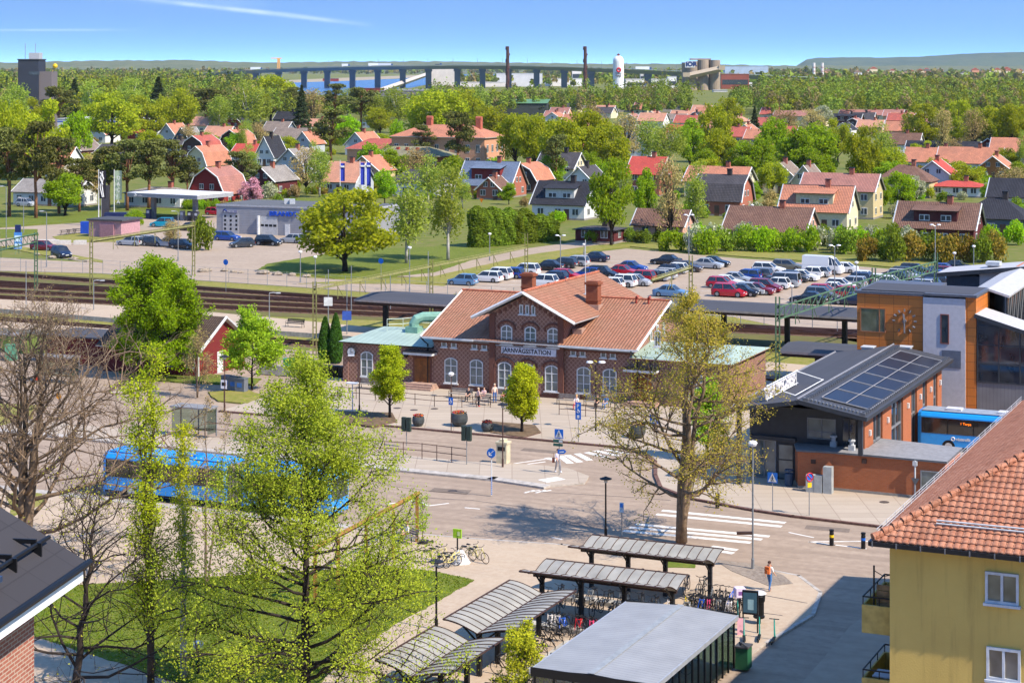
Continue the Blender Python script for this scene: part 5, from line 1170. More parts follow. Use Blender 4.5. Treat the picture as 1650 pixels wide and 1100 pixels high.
# info pieces near the shed
ib=thing('information_board','black framed information board with a map beside the bike shed','information board',G(1209,1018,.14),RZ+.12)
for s in (-1,1): b=MB(); b.box(s*.62-.05,s*.62+.05,-.05,.05,0,2.1); b.build('post',BLACK,ib)
b=MB(); b.box(-.68,.68,-.07,.07,.95,2.2,0); b.box(-.58,.58,-.076,-.071,1.05,2.1,1); b.box(-.2,.3,-.08,-.077,1.2,1.75,2); b.build('map_panel',[BLACK,plain((64,96,108),.3),plain((150,180,180),.4)],ib)
ib.scale=(.62,1,1)
bn=MB(); bn.lathe([(.1,0),(.1,.3),(.3,.32),(.32,.42),(.27,.45),(.27,1.15),(.32,1.2),(.34,1.5),(.3,1.58)],12,mi=0); bn.lathe([(.36,1.585),(.4,1.62),(.3,1.7)],12,mi=1); tag(bn.build('litter_bin',[BLACK,plain((206,206,206),.4)],loc=G(1223,1004,.14)),'black litter bin with pale rim behind the information board','litter bin')
def cube(t,h): b=MB(); b.M=Matrix.Rotation(.6,4,'Z'); b.box(-.26,.26,-.26,.26,h-.48,h,0); b.box(-.15,.1,-.264,-.261,h-.35,h-.15,1); b.build('sign_cube',[plain((214,198,218),.5),plain((120,80,140),.5)],t)
sign('pale lilac cube sign on a pole behind the glass shed',1192,1006,946,cube,BROWN)
gb_=MB(); gb_.box(-.32,.32,-.36,.36,0,1.05,0); gb_.box(-.36,.36,-.4,.4,1.053,1.13,1); gb_.path([(-.3,.3,1.13),(.0,-.2,1.22),(.34,-.42,1.15)],.05,4,1)
tag(gb_.build('wheelie_bin',[plain((36,90,56),.6),plain((70,68,66),.6)],loc=G(1198,1075,.14)),'dark green wheelie bin beside the bike shed corner','bin').rotation_euler=(0,0,RZ)
def scooter(label,px,py,rz,c=(60,180,160)):
    t=thing('electric_scooter',label,'electric scooter',G(px,py,.14),rz); b=MB(); b.box(-.48,.4,-.08,.08,.12,.18); b.build('deck',BLACK,t)
    b=MB(); b.path([(.45,0,.12),(.38,0,.55),(.3,0,1.12)],[.045,.04,.03],6); b.build('stem',plain(c,.5),t); b=MB(); b.path([(.3,-.26,1.12),(.3,.26,1.12)],.025,5); b.build('handlebar',BLACK,t)
    for x in (.5,-.5): b=MB(); b.ring((x,0,.11),.085,.035,'y',12,5); b.build('wheel',BLACK,t)
    return t
scooter('teal electric scooter parked next to the glass shed corner',1199,1032,RZ+1.9); scooter('teal electric scooter left of the shadow edge, under the information board',1223,1030,RZ+1.8); scooter('teal electric scooter standing at the edge of the house shadow',1246,1034,RZ+1.7)
scooter('dark electric scooter half hidden behind the shed roof edge',1162,1000,RZ+1.6,(60,60,64)); scooter('teal electric scooter partly hidden behind the shed roof corner',1186,1002,RZ+1.6)
b=MB(); b.prism([(-.2,-.05),(.2,-.05),(.16,.05),(-.16,.05)],0,.9); tag(b.build('advert_flag',plain((226,170,180),.6),loc=G(1194,1022,.14)),'small pink white banner at the glass shed corner','banner')
# bike hire station
hs=thing('bike_hire_sign','lime green square bike hire sign on a dark post','sign',G(737,896,.14),RZ); b=MB(); b.tube((0,0,0),(0,0,1.55),.05); b.build('post',BLACK,hs); b=MB(); b.box(-.28,.28,-.04,.04,1.0,1.55,0); b.box(-.0,.2,-.046,-.041,1.15,1.4,1); o=b.build('sign_plate',[plain((160,200,40),.5),plain((210,225,150),.5)],hs); o.location=(0,0,.12)
b=MB(); n=12
for i in range(n):
    a0=2*math.pi*i/n;a1=2*math.pi*(i+1)/n; b.add([(.62*math.cos(a0),.62*math.sin(a0),0),(.62*math.cos(a1),.62*math.sin(a1),0),(.2*math.cos(a1),.2*math.sin(a1),.72),(.2*math.cos(a0),.2*math.sin(a0),.72)],[(0,1,2,3)],i%2)
b.lathe([(.2,.72),(.02,.74)],12,mi=0)
tag(b.build('bike_dock',[plain((226,222,216),.7,k=.85),plain((196,186,180),.7)],loc=G(742,906,.14)),'white cone shaped tent base of the bike hire station','bike dock')
# red cottage
ct=thing('red_cottage','dark red cottage with brown tiled roof and white corner boards','cottage',T(-54.,-3.6),RZ)
REDW=ribbed('red_boards',(146,46,42),.22,k=.62,rough=.8,depth=.2)
cl,cd=11.2,8.2; 
b=MB(); b.box(0,cl,0,cd,0,2.9,0); b.add([(cl,0,2.9),(cl,cd,2.9),(cl,cd/2,5.3)],[(0,1,2)],0); b.add([(0,0,2.9),(0,cd,2.9),(0,cd/2,5.3)],[(0,2,1)],0); b.build('wall',REDW,ct)
b=MB(); slab(b,[(-.4,-.6,2.55),(cl+.5,-.6,2.55),(cl+.5,cd/2,5.42),(-.4,cd/2,5.42)],.12); slab(b,[(cl+.5,cd+.6,2.55),(-.4,cd+.6,2.55),(-.4,cd/2,5.42),(cl+.5,cd/2,5.42)],.12); b.build('roof',[tile('brown_tiles',(120,100,86),(104,86,74),(74,62,56),k=.6),WHITE],ct)
b=MB(); b.path([(cl+.52,-.6,2.55),(cl+.52,cd/2,5.4),(cl+.52,cd+.6,2.55)],.14,4); b.box(cl-.06,cl+.02,-.03,.1,0,2.8); b.build('white_trim',WHITE,ct)
for x in (7.4,9.8): flatwin(ct,x,x+1.,.9,2.2,-.003,WHITE,GLASS,(.5,))
b=MB(); b.box(cl+.004,cl+.05,3.2,4.2,0,2.1); b.build('door',WHITE,ct)
sb_=thing('red_shed','low flat dark red wooden shed left of the cottage tree','shed',T(-62.5,-1.5),RZ); b=MB(); b.box(0,8.2,0,5,0,2.7); b.build('wall',REDW,sb_); b=MB(); b.box(-.3,8.3,-.3,5.3,2.703,2.85); b.build('roof',FELT,sb_)
ORD=['leftmost','second from left','third from left','fourth from left','fifth from left','sixth from left','seventh from left','eighth from left','ninth from left','tenth from left','eleventh from left','twelfth from left','thirteenth from left','fourteenth from left']
def objmat(o,m,slot=0):
    o.material_slots[slot].link='OBJECT'; o.material_slots[slot].material=m
PNT=plain((200,200,200),.25,var=0)
def paint(c): return plain(c,.22,var=0,k=.85,spec=.7)
CGL=glass('car_glass',(24,28,32),.05,1.)
def car_proto(kind):
    L,Wd,Hh,belt,xr,xf,xr2,xf2,tb={'hatch':(4.1,1.76,1.5,.95,-1.95,1.0,-1.55,.25,.95),'estate':(4.7,1.84,1.5,.95,-2.25,1.05,-1.95,.25,.95),'sedan':(4.7,1.84,1.46,.94,-1.75,1.0,-.95,.3,.98),'suv':(4.5,1.86,1.68,1.05,-2.15,1.1,-1.8,.35,1.05),'minivan':(5.0,1.92,1.95,1.1,-2.45,1.6,-2.3,.95,1.1),'van':(5.9,2.05,2.65,1.35,1.0,2.45,.9,1.55,1.3)}[kind]
    t=thing('car',None,'car'); hw=Wd/2; 
    st=[(L/2,.28,.62,.72),(L/2-.12,.2,.72,.9),(L/2-.5,.2,.8,.97),(xf+.1,.2,belt,1.),(0,.2,belt,1.),(-L/2+.4,.2,tb,.98),(-L/2+.08,.24,tb-.06,.92),(-L/2,.35,tb-.25,.82)]
    if kind=='van': st=[(L/2,.3,.9,.8),(L/2-.15,.25,1.05,.93),(xf,.25,1.3,1.),(1.0,.25,1.35,1.),(-L/2+.1,.25,1.35,1.),(-L/2,.3,1.3,.97)]
    b=MB(); vs=[]
    for x,z0,z1,w in st: vs+=[(x,-hw*w,z0),(x,-hw*w,z0+(z1-z0)*.55),(x,-hw*w*.95,z1),(x,hw*w*.95,z1),(x,hw*w,z0+(z1-z0)*.55),(x,hw*w,z0)]
    k=6; fs=[(i*k+j,i*k+(j+1)%k,(i+1)*k+(j+1)%k,(i+1)*k+j) for i in range(len(st)-1) for j in range(k)]+[tuple(range(k-1,-1,-1)),tuple(range((len(st)-1)*k,len(st)*k))]
    b.add(vs,fs)
    w0,w1=hw*.93,hw*.74
    if kind=='van':
        b.add([(-L/2+.03,-hw*.97,1.3),(1.0,-hw*.97,1.3),(1.0,-hw*.86,2.55),(-L/2+.08,-hw*.86,2.6),(-L/2+.03,hw*.97,1.3),(1.0,hw*.97,1.3),(1.0,hw*.86,2.55),(-L/2+.08,hw*.86,2.6)],[(0,1,2,3),(7,6,5,4),(3,2,6,7),(0,3,7,4),(1,5,6,2)])
        b.add([(1.0,-hw*.86,2.55),(1.7,-hw*.8,2.25),(1.7,hw*.8,2.25),(1.0,hw*.86,2.55)],[(0,1,2,3)]); xf2=1.7;Hh=2.25;xr=1.0;xr2=1.0
    # roof plate and pillars
    z1=Hh
    b.add([(xr2-.06,-w1,z1),(xf2+.06,-w1,z1),(xf2+.06,w1,z1),(xr2-.06,w1,z1),(xr2,-w1*.9,z1+.05),(xf2-.1,-w1*.9,z1+.05),(xf2-.1,w1*.9,z1+.05),(xr2,w1*.9,z1+.05)],[(4,5,6,7),(0,1,5,4),(1,2,6,5),(2,3,7,6),(3,0,4,7)])
    for s in (-1,1):
        for (xb,xt) in ((xr,xr2),(xf,xf2),((xr+xf)/2-.1,(xr2+xf2)/2)): b.path([(xb,s*w0*.99,belt-.05),(xt,s*w1*1.01,z1)],.045,4)
    body=b.build('body',[PNT],t)
    g=MB(); g.add([(xr,-w0,belt-.04),(xf,-w0,belt-.04),(xf,w0,belt-.04),(xr,w0,belt-.04),(xr2,-w1,z1),(xf2,-w1,z1),(xf2,w1,z1),(xr2,w1,z1)],[(0,1,5,4),(1,2,6,5),(2,3,7,6),(3,0,4,7)]); g.build('window',CGL,t)
    wx=L*.31; r=.33 if kind in('hatch','estate','sedan') else .38
    for x in (wx,-wx):
        for s in (-1,1):
            m=MB(); m.tube((x,s*(hw-.2),r),(x,s*(hw+.012),r),r,n=14,mi=0); m.tube((x,s*(hw+.013),r),(x,s*(hw+.025),r),r*.62,n=10,mi=1); m.build('wheel',[BLACK,GALV],t)
    for s in (-1,1):
        m=MB(); m.cbox(L/2-.12,s*hw*.68,.58,.16,.32,.14); m.build('headlight',plain((225,228,230),.15,var=0),t)
        m=MB(); zt=tb-.32 if kind!='van' else .9; m.cbox(-L/2+.03,s*hw*.74,zt,.1,.2,.26 if kind in('estate','suv','minivan','van') else .16); m.build('taillight',plain((150,14,16),.2,var=0),t)
    m=MB(); m.box(L/2-.02,L/2+.015,-.26,.26,.42,.53); m.box(-L/2-.015,-L/2+.02,-.26,.26,.55,.66); m.build('number_plate',WHITE,t)
    return t
PROTO={}
CW={'wh':((232,232,230),'white'),'si':((168,172,176),'silver'),'gr':((96,100,106),'grey'),'dg':((52,55,60),'dark grey'),'bk':((20,21,25),'black'),'nv':((26,36,62),'navy blue'),'bl':((30,70,150),'blue'),'sb':((96,134,170),'steel blue'),'rd':((180,20,36),'red'),'dr':((120,20,34),'dark red'),'ol':((112,110,96),'olive grey'),'br':((70,60,54),'dark brown'),'cy':((20,140,170),'cyan')}
KW={'hatch':'hatchback','estate':'estate car','sedan':'saloon car','suv':'tall crossover car','minivan':'minivan','van':'high roofed van'}
def car(px,py,kind,col,fl,where,rot=0.,group=None,z=.06):
    first=kind not in PROTO
    if first: PROTO[kind]=car_proto(kind)
    t=PROTO[kind] if first else copy_tree(PROTO[kind])
    p=G(px,py,z)+V*.9; t.location=p; t.rotation_euler=(0,0,RZ+(math.pi if fl=='L' else 0)+rot)
    m=paint(CW[col][0])
    for ch in t.children:
        if ch.name.startswith('body'): objmat(ch,m)
    tag(t,f'{CW[col][1]} {KW[kind]} {where}','van' if kind=='van' else 'car',group); t['px']=float(px); t['py']=float(py)
    return t
LOT='cars parked in the station car park'
ROWA='in the leftmost row of the car park'; ROWB='in the double row behind the station roof'; ROWC='at the far edge of the car park'; ROWD='in the middle double row of the car park'; ROWE='in the row above the clock building'; ROWF='parked beneath the green truss beam'
for r in [(741,460,'hatch','sb','L',ROWA),(779,455,'estate','wh','L',ROWA),(796,451,'suv','wh','L',ROWA),(818.5,449,'hatch','bl','L',ROWA),(841,444,'suv','wh','L','behind the yellow catenary mast in the leftmost row'),(879,436,'sedan','bk','L',ROWA),(902,432,'estate','dg','L',ROWA),(921,429,'estate','si','L',ROWA),(953.6,422,'sedan','nv','L',ROWA),
 (885,455,'estate','nv','L',ROWB),(909,452,'hatch','rd','R',ROWB),(869,463,'suv','wh','L',ROWB),(943,449,'hatch','bl','L',ROWB),(968,449,'suv','bk','R',ROWB),(1000,445,'sedan','rd','R',ROWB),(1014,438,'sedan','bl','R',ROWB),(978,466,'hatch','wh','L','lowest in the double row beside the brick chimney'),(996,463,'suv','wh','L',ROWB),(1022,461,'hatch','si','R',ROWB),(1027,456,'suv','rd','L',ROWB),(1040,454,'hatch','dg','L',ROWB),(1049,453,'estate','si','L',ROWB),(1061,450,'estate','si','L','second silver one near the end of the double row'),(1068,446,'suv','nv','L',ROWB),(1083,441,'hatch','wh','L',ROWB),
 (1070,427,'sedan','bk','L',ROWC),(1103,438,'estate','br','R','in front of the lattice mast at the far edge'),(1137,433,'sedan','si','R',ROWC),(1148,430,'sedan','bk','R','beside the silver saloon at the far edge'),(1267,436,'estate','ol','R','left of the white van'),(1324,442,'van','wh','R','at the far edge of the car park'),(1354,440,'sedan','wh','L','just right of the white van'),
 (1236,441,'estate','wh','R',ROWD),(1216,450,'estate','gr','L',ROWD),(1197,452,'estate','bl','L',ROWD),(1183,457,'sedan','si','R',ROWD),(1168,462,'sedan','wh','R',ROWD),(1160,465,'hatch','rd','R',ROWD),(1172,479,'suv','rd','R',ROWD),(1194,478,'hatch','bk','R',ROWD),(1207,475,'hatch','si','R',ROWD),(1217,475,'sedan','dr','R',ROWD),(1230,471,'suv','dr','R',ROWD),(1236,464,'hatch','dg','L',ROWD),(1246,466,'hatch','wh','L',ROWD),(1257,463,'minivan','si','L',ROWD),(1277,455,'hatch','dg','R',ROWD),(1290,453,'sedan','wh','R',ROWD),(1301,448,'hatch','wh','L','near the top end of the middle double row'),(1313,447,'hatch','si','L','at the top end of the middle double row'),
 (1078,479,'sedan','sb','R','half hidden by the lime tree crown'),
 (1300,490,'sedan','bk','L',ROWF),(1322,485,'suv','gr','R',ROWF),(1326,478,'hatch','rd','R',ROWF),(1353,483,'suv','rd','L',ROWF),(1343,474,'sedan','wh','R',ROWF),(1369,492,'sedan','nv','L',ROWF),(1352,468,'hatch','wh','R',ROWF),(1366,464,'estate','si','L',ROWF),(1377,460,'suv','nv','L',ROWF),(1394,455,'hatch','wh','R',ROWF),(1414,460,'sedan','wh','R',ROWE),(1433,463,'sedan','wh','R',ROWE),(1436,456,'hatch','nv','L',ROWE),(1442,450,'suv','dg','L',ROWE),(1455,452,'estate','si','R',ROWE),(1464,450,'sedan','nv','R',ROWE),(1474,443,'estate','bk','R',ROWE),(1475,469,'estate','si','L',ROWE),(1456,473,'estate','sb','L',ROWE),(1490,467,'hatch','nv','L',ROWE),(1497,459,'estate','dg','L',ROWE),(1503,453,'sedan','bl','L',ROWE),(1512,447,'hatch','dr','L',ROWE),(1520,442,'sedan','bl','R',ROWE),(1541,437,'sedan','bk','R',ROWE)]:
    car(*r,group=LOT)
GASC='cars at the petrol station'
for r in [(93,415,'suv','nv','R','on the forecourt by the boulders',-.5),(66,404,'estate','dr','R','beside the blue petrol price totem',0),(205,396,'estate','si','L','leftmost in the row before the pink kiosk',0),(226,394,'hatch','si','L','second in the row before the pink kiosk',0),(243,397,'hatch','dg','R','in the row before the pink kiosk',0),(265,398,'hatch','si','L','between two dark cars before the petrol station',0),(290,401,'estate','bk','R','at the right end of the row before the pink kiosk',0),(257,366,'suv','cy','L','under the petrol station canopy',.3),(362,388,'estate','bl','R','in front of the car wash doors',0),(385,399,'hatch','dg','L','right in front of the blue estate at the car wash',.9),(428,396,'suv','bk','R','in front of the big garage door',0),(466,392,'hatch','si','L','half hidden under the big oak crown',0),(343,347,'hatch','rd','R','behind the petrol pumps',0),(38,333,'suv','si','R','on the road behind the tall pines',0),(300,372,'sedan','bk','L','in shade beneath the petrol canopy edge',0),(1595,1e9,'hatch','wh','R','',0)][:-1]:
    car(*r[:6],rot=r[6],group=GASC)
# ---------------- bicycles
def bike_proto():
    t=thing('bicycle',None,'bicycle'); b=MB(); r=.34
    hd=(.38,0,.86); bb=(-.06,0,.32); sc=(-.22,0,.78); ra=(-.55,0,r); fa=(.55,0,r)
    for p,q in ((hd,bb),(hd,(-.2,0,.7)),(bb,sc),(bb,ra),((-.2,0,.7),ra)): b.tube(p,q,.024,n=5)
    b.tube((.35,0,.95),hd,.022,n=5); b.path([hd,(.46,0,.6),fa],.02,5); 
    b.ring((-.55,0,r),r+.05,.02,'y',8,4,a0=.3,a1=2.6)
    b.build('frame',[PNT],t)
    for x in (-.55,.55):
        w=MB(); w.ring((x,0,r),r-.01,.022,'y',18,5,0)
        for k in range(4): a=k*math.pi/4; w.tube((x-.3*math.cos(a),0,r-.3*math.sin(a)),(x+.3*math.cos(a),0,r+.3*math.sin(a)),.004,n=3,mi=1)
        w.build('wheel',[BLACK,GALV],t)
    m=MB(); m.add([(-.36,-.08,.86),(-.36,.08,.86),(-.06,.02,.87),(-.06,-.02,.87),(-.36,-.06,.93),(-.36,.06,.93),(-.08,0,.9)],[(0,1,2,3),(0,4,5,1),(4,6,5),(0,3,6,4),(1,5,6,2)]); m.tube((-.22,0,.7),(-.22,0,.88),.015,n=4); m.build('saddle',BLACK,t)
    m=MB(); m.path([(.24,-.28,1.04),(.36,-.2,1.05),(.37,0,1.0),(.36,.2,1.05),(.24,.28,1.04)],.017,5); m.build('handlebar',DARK,t)
    m=MB(); m.box(-.75,-.38,-.07,.07,.72,.75); m.tube((-.7,-.06,.72),(-.56,-.06,.36),.012,n=4); m.build('rack',BLACK,t)
    m=MB(); m.ring((-.06,-.06,.32),.09,.012,'y',10,4); m.tube((-.06,-.12,.2),(-.06,.12,.44),.014,n=4); m.build('crank',DARK,t)
    return t
BP=bike_proto(); usedb=[0]
BC={'k':((24,24,28),'black'),'g':((110,114,118),'grey'),'w':((222,216,214),'white'),'p':((226,70,120),'pink'),'b':((30,90,200),'blue'),'y':((230,200,30),'yellow'),'r':((196,30,40),'red'),'n':((60,90,60),'green'),'o':((220,110,40),'orange'),'c':((236,220,140),'cream yellow'),'t':((40,170,180),'turquoise')}
def bike(p,rz,c,where,group,lean=.12):
    t=BP if usedb[0]==0 else copy_tree(BP); usedb[0]+=1
    t.location=p; t.rotation_euler=(lean,0,rz); objmat([o for o in t.children if o.name.startswith('frame')][0],plain(BC[c][0],.35,var=0,k=.9))
    tag(t,f'{BC[c][1]} bicycle {where}','bicycle',group); q=px_of(Vector(p)); t['px']=float(q[0]); t['py']=float(q[1]); return t
rb=random.Random(5)
def brow(seq,a0,a1,b,rz,where,group):
    n=len(seq)
    for i,c in enumerate(seq): bike(T(a0+(a1-a0)*i/max(1,n-1),b+rb.uniform(-.15,.15),.14),RZ+rz+rb.uniform(-.12,.12),c,where,group,rb.uniform(-.15,.15))
def bcol(seq,b0,b1,a,rz,where,group):
    n=len(seq)
    for i,c in enumerate(seq): bike(T(a+rb.uniform(-.15,.15),b0+(b1-b0)*i/max(1,n-1),.14),RZ+rz+rb.uniform(-.12,.12),c,where,group,rb.uniform(-.15,.15))
H2=math.pi/2
brow('wwbkrkpkkgp',20.6,24.6,-65.6,-H2,'in the colourful row in front of the second shelter','bicycles at the second shelter')
brow('kgkkgkkg',18.6,26.,-62.0,H2,'in the dark row under the second shelter','bicycles at the second shelter')
brow('kkgkgkkwg',18.8,26.4,-60.3,-H2,'with only wheels showing behind the second shelter roof','bicycles at the second shelter')
brow('ykkbkpkgkwwk',26.1,28.7,-59.3,-H2,'in the cluster right of the curved shelters','bicycles right of the shelters')
brow('kgkkbk',26.3,28.4,-57.6,H2,'at the back of the cluster right of the shelters','bicycles right of the shelters')
brow('kkgkkkgk',19.2,25.6,-55.6,-H2,'under the shelter nearest the road','bicycles under the road side shelter')
bcol('kgkwrwkkgkkbkk',-74.6,-67.4,23.9,0.1,'beside the ribbed butterfly shelter and glass shed','bicycles at the butterfly shelter')
bcol('kgkkgkk',-73.5,-67.2,21.6,3.1,'in the shade under the ribbed butterfly shelter','bicycles at the butterfly shelter')
bcol('tkgkkg',-79.5,-76.2,22.9,0.1,'at the bottom edge below the nearest shelter','bicycles at the nearest shelter')
brow('wkg',24.6,25.4,-66.6,-H2,'peeking out behind the shed roof','bicycles behind the shed')
for i in range(6): bike(T(28.4+rb.uniform(-.6,.6),-78.2+i*1.7,.14),RZ+rb.uniform(-.2,.2),'kgkkgg'[i],'inside the glass bike shed','bicycles inside the glass shed')
for (px,py,rz,w) in ((702,906,.3,'farthest left'),(712,904,-.2,'second'),(722,913,.9,'in front of the white cone'),(731,912,1.2,'leaning close left of the white cone'),(762,900,-.1,'behind on the right'),(772,905,-.35,'nearest on the right of the white cone')):
    bike(G(px,py,.14),RZ+rz,'c',f'at the hire stand, {w}','hire bicycles around the white cone')
# ---------------- catenary portals
CY=plain((158,154,92),.6,k=.6,var=.25); CG=plain((92,126,92),.6,k=.62,var=.2)
def portal(label,ends,z,tops,mat,truss=False,mids=()):
    P=[G(x,y,z) for x,y in ends]; t=thing('catenary_portal',label,'catenary portal',Vector((P[0].x,P[0].y,0))); o=Vector((P[0].x,P[0].y,0)); L=[p-o for p in P]
    for q,ht in [(L[0],tops[0]),(L[-1],tops[1])]+[(L[0].lerp(L[-1],f),ht) for f,ht in mids]:
        if ht<=0: continue
        b=MB()
        for s in (-.17,.17): b.box(q.x+s-.06,q.x+s+.06,q.y-.1,q.y+.1,0,ht)
        k=0
        while k<ht-.3: b.box(q.x-.11,q.x+.11,q.y-.02,q.y+.02,k,k+.1); k+=.7
        b.build('post',mat,t)
    b=MB(); d=(L[-1]-L[0])
    if truss:
        for zz in (0,1.1): b.path([L[0]+Vector((0,0,zz-.5)),L[-1]+Vector((0,0,zz-.5))],.1,4)
        n=16
        for i in range(n): b.tube(L[0]+d*(i/n)+Vector((0,0,-.5)),L[0]+d*((i+1)/n)+Vector((0,0,.6)),.045,n=4); b.tube(L[0]+d*((i+1)/n)+Vector((0,0,-.5)),L[0]+d*((i+1)/n)+Vector((0,0,.6)),.04,n=4)
    else:
        b.path([L[0],L[-1]],.17,4); b.path([L[0]+Vector((0,0,.28)),L[-1]+Vector((0,0,.28))],.05,4)
    b.build('beam',mat,t)
    n=int(d.length/4.5)
    for i in range(1,n):
        q=L[0]+d*(i/n); h=MB(); h.tube(q,q+Vector((0,0,-1.5)),.05,n=4); h.tube(q+Vector((0,0,-.2)),q+d.normalized()*1.2+Vector((0,0,-1.5)),.035,n=4); h.build('hanger',mat,t)
    return t
portal('long yellow green catenary beam left of and behind the station roof',[(507,466),(848,399)],6.8,(7.6,8.6),CY,False,[(.5,7.6)])
portal('yellow green catenary beam spanning behind the big green tree at left',[(147,389),(312,364)],7.1,(9.6,7.8),CY)
portal('green lattice catenary portal at the left picture edge',[(58,384),(-60,410)],7.2,(8.,8.),CG,True)
portal('green lattice truss portal in front of the orange clock building',[(1253,506),(1408,456)],7.,(8.6,8.6),CG,True)
portal('green lattice truss continuing behind the clock building roof',[(1410,455),(1508,430)],7.,(0,8.6),CG,True)
portal('yellow catenary mast with short arms rising out of the lime tree',[(1113,432),(1050,452)],7.8,(9.2,0),CY)
def mast(label,px,py,top,mat=GALV,arm=0,z=.1,r=.08,name='mast',signc=None):
    p=G(px,py,z); h=(py-top)*p.y/F; t=thing(name,label,'mast',p); b=MB(); b.tube((0,0,0),(0,0,h),r,r*.7,6); b.build('pole',mat,t)
    if arm: b=MB(); b.path([(0,0,h),(arm*.6,0,h+.05),(arm,0,h)],r*.6,5); b.box(min(arm,arm+.5*arm/abs(arm)),max(arm,arm+.5*arm/abs(arm)),-.15,.15,h-.05,h+.06); b.build('lamp_head',LGREY,t)
    if signc: b=MB(); b.box(-.5,.5,-.12,-.09,h*.32,h*.32+1.); b.build('sign_plate',signc,t)
    return t
PBL=plain((60,90,170),.5)
for a in [(559,545,453,'grey signal mast with blue plate beside the pair of tall conifers',0,PBL),(529,520,434,'grey mast with red tipped arm left of the catenary beam',0,WHITE),(566,500,428,'grey mast with red tipped arm under the catenary beam',0,None),(629,500,440,'grey hanging lamp mast on the tracks left of the station',0,None),(690,470,405,'grey mast with yellow stay behind the station roof edge',0,None),(434,520,472,'short grey lamp pole on the island platform',.8,None),(151,505,452,'grey platform lamp post behind the bare branches',.8,None),(42,500,420,'grey signal mast near the left edge among tracks',0,None),(735,499,470,'short dark cabinet post at the track edge',0,None)]:
    mast(a[3],a[0],a[1],a[2],GALV,a[4],.1,.07,'mast',a[5])
for a in [(903,438,379,'car park lamp with twin heads at the left row of cars','twin'),(1110,432,346,'tall twin headed car park lamp by the green bank','twin'),(1345,487,395,'tall twin headed lamp right of the white van','twin'),(1380,470,422,'car park lamp with single globe above the truss','globe'),(1507,452,362,'tall twin headed lamp before the brown house','twin'),(1538,446,407,'white globe lamp at the far right of the car park','globe'),(1569,442,396,'white globe lamp between far shrubs and stair tower','globe'),(1276,500,460,'white lamp post in the car park left of the truss','globe'),(660,470,398,'lamp post on the lawn under the left birch','globe'),(508,460,413,'lamp post with pale head beside the road fence','globe'),(484,455,405,'left lamp post of the pair beside the road fence','globe'),(789,420,376,'lamp post before the tall conifer hedge','globe'),(75,430,340,'bent arm lamp post at the roadside before the lone tree','arm'),(10,400,300,'tall lamp post at the left picture edge','arm'),(38,375,318,'lamp with bent arm among the pine trunks','arm'),(287,420,340,'slim grey lamp post left of the round bush','arm'),(562,400,352,'slim flagless pole in the lawn behind the oak trunk','globe'),(1212,385,330,'slim street lamp by the brown roofed house','globe'),(941,412,393,'short white lamp at the car park corner path','globe'),(803,320,283,'street lamp before the blue roofed house','globe')]:
    lamp(a[3],a[0],a[1],a[2],a[4],.07,z=.1,mat=GALV)
# mesh fence along the railway
FP=[(0,437),(160,441),(330,453),(480,463),(720,481),(880,492),(1060,510),(1180,519),(1390,541)]
P=[G(x,y,.05) for x,y in FP]; fn=thing('mesh_fence','long grey wire mesh fence between the tracks and the car park','fence',P[0])
cum=[0]
for p,q in zip(P,P[1:]): cum.append(cum[-1]+(q-p).length)
def along(s):
    for i in range(len(P)-1):
        if s<=cum[i+1]: return P[i].lerp(P[i+1],(s-cum[i])/(cum[i+1]-cum[i]))-P[0]
    return P[-1]-P[0]
n=int(cum[-1]/3.2); b=MB()
for i in range(n+1):
    q=along(cum[-1]*i/n); b.tube(q,q+Vector((0,0,2.)),.04,n=4)
b.build('fence_post',GALV,fn)['kind']='stuff'
b=MB()
for zz in (.1,.7,1.4,1.95): b.path([along(cum[-1]*i/80)+Vector((0,0,zz)) for i in range(81)],.014,3)
b.build('fence_wire',GALV,fn)
# ---------------- petrol station
GA=G(205,352); gs=thing('petrol_canopy','flat white petrol station canopy on grey pillars with a round emblem','petrol canopy',Vector((GA.x,GA.y,0)),RZ-.1)
b=MB(); b.box(0,17.5,0,11,4.3,5.0,0); b.box(-.05,17.55,-.05,11.05,5.003,5.1,1); b.build('roof',[plain((150,152,154),.4),plain((226,226,226),.6,k=.9)],gs)
for x,y in ((4.6,2.5),(15.,2.5),(10,8.5)): b=MB(); b.cbox(x,y,0,.8,.7,4.3); b.build('pillar',plain((120,122,126),.5),gs)
e=MB(); e.ring((2.1,-.06,4.62),.24,.07,'y',14,4); e.disc((2.1,-.055,4.58),.13,'y',10); e.build('emblem',WHITE,gs)
text('lettering','Tanka',.5,WHITE,gs,(2.6,-.06,4.47),FACE_R,.01)
for i,(x,y,c) in enumerate(((4.6,1.,(24,40,80)),(15.,.9,(30,34,44)),(13.2,.8,(120,124,130)),(16.8,.7,(60,60,66)))):
    m=MB(); m.cbox(0,0,0,.9,.6,1.9,0); m.box(-.3,.3,-.31,-.3,1.1,1.6,1); tag(m.build('petrol_pump',[plain(c,.4),LGREY],loc=Vector(gs.matrix_basis@Vector((x,y,.06)))),['dark blue petrol pump under the left pillar','black petrol pump at the right canopy pillar','grey petrol pump beside the right canopy pillar','dark square pump box nearest the car wash'][i],'petrol pump').rotation_euler=(0,0,RZ)
B0=G(349,376); bw=thing('car_wash_garage','light grey car wash and dealer garage with blue letters','garage',Vector((B0.x,B0.y,0)),RZ+.03)
GW=ribbed('grey_cladding',(176,176,180),.3,k=.7,rough=.5,axis=1,depth=.15)
b=MB(); b.box(0,30,0,13,0,4.9); b.build('wall',GW,bw); b=MB(); b.box(-.1,30.1,-.1,13.1,4.903,5.2,0); b.box(.2,29.8,.2,12.8,5.203,5.25,1); b.build('roof',[plain((170,170,172),.5),plain((92,92,92),.8)],bw)
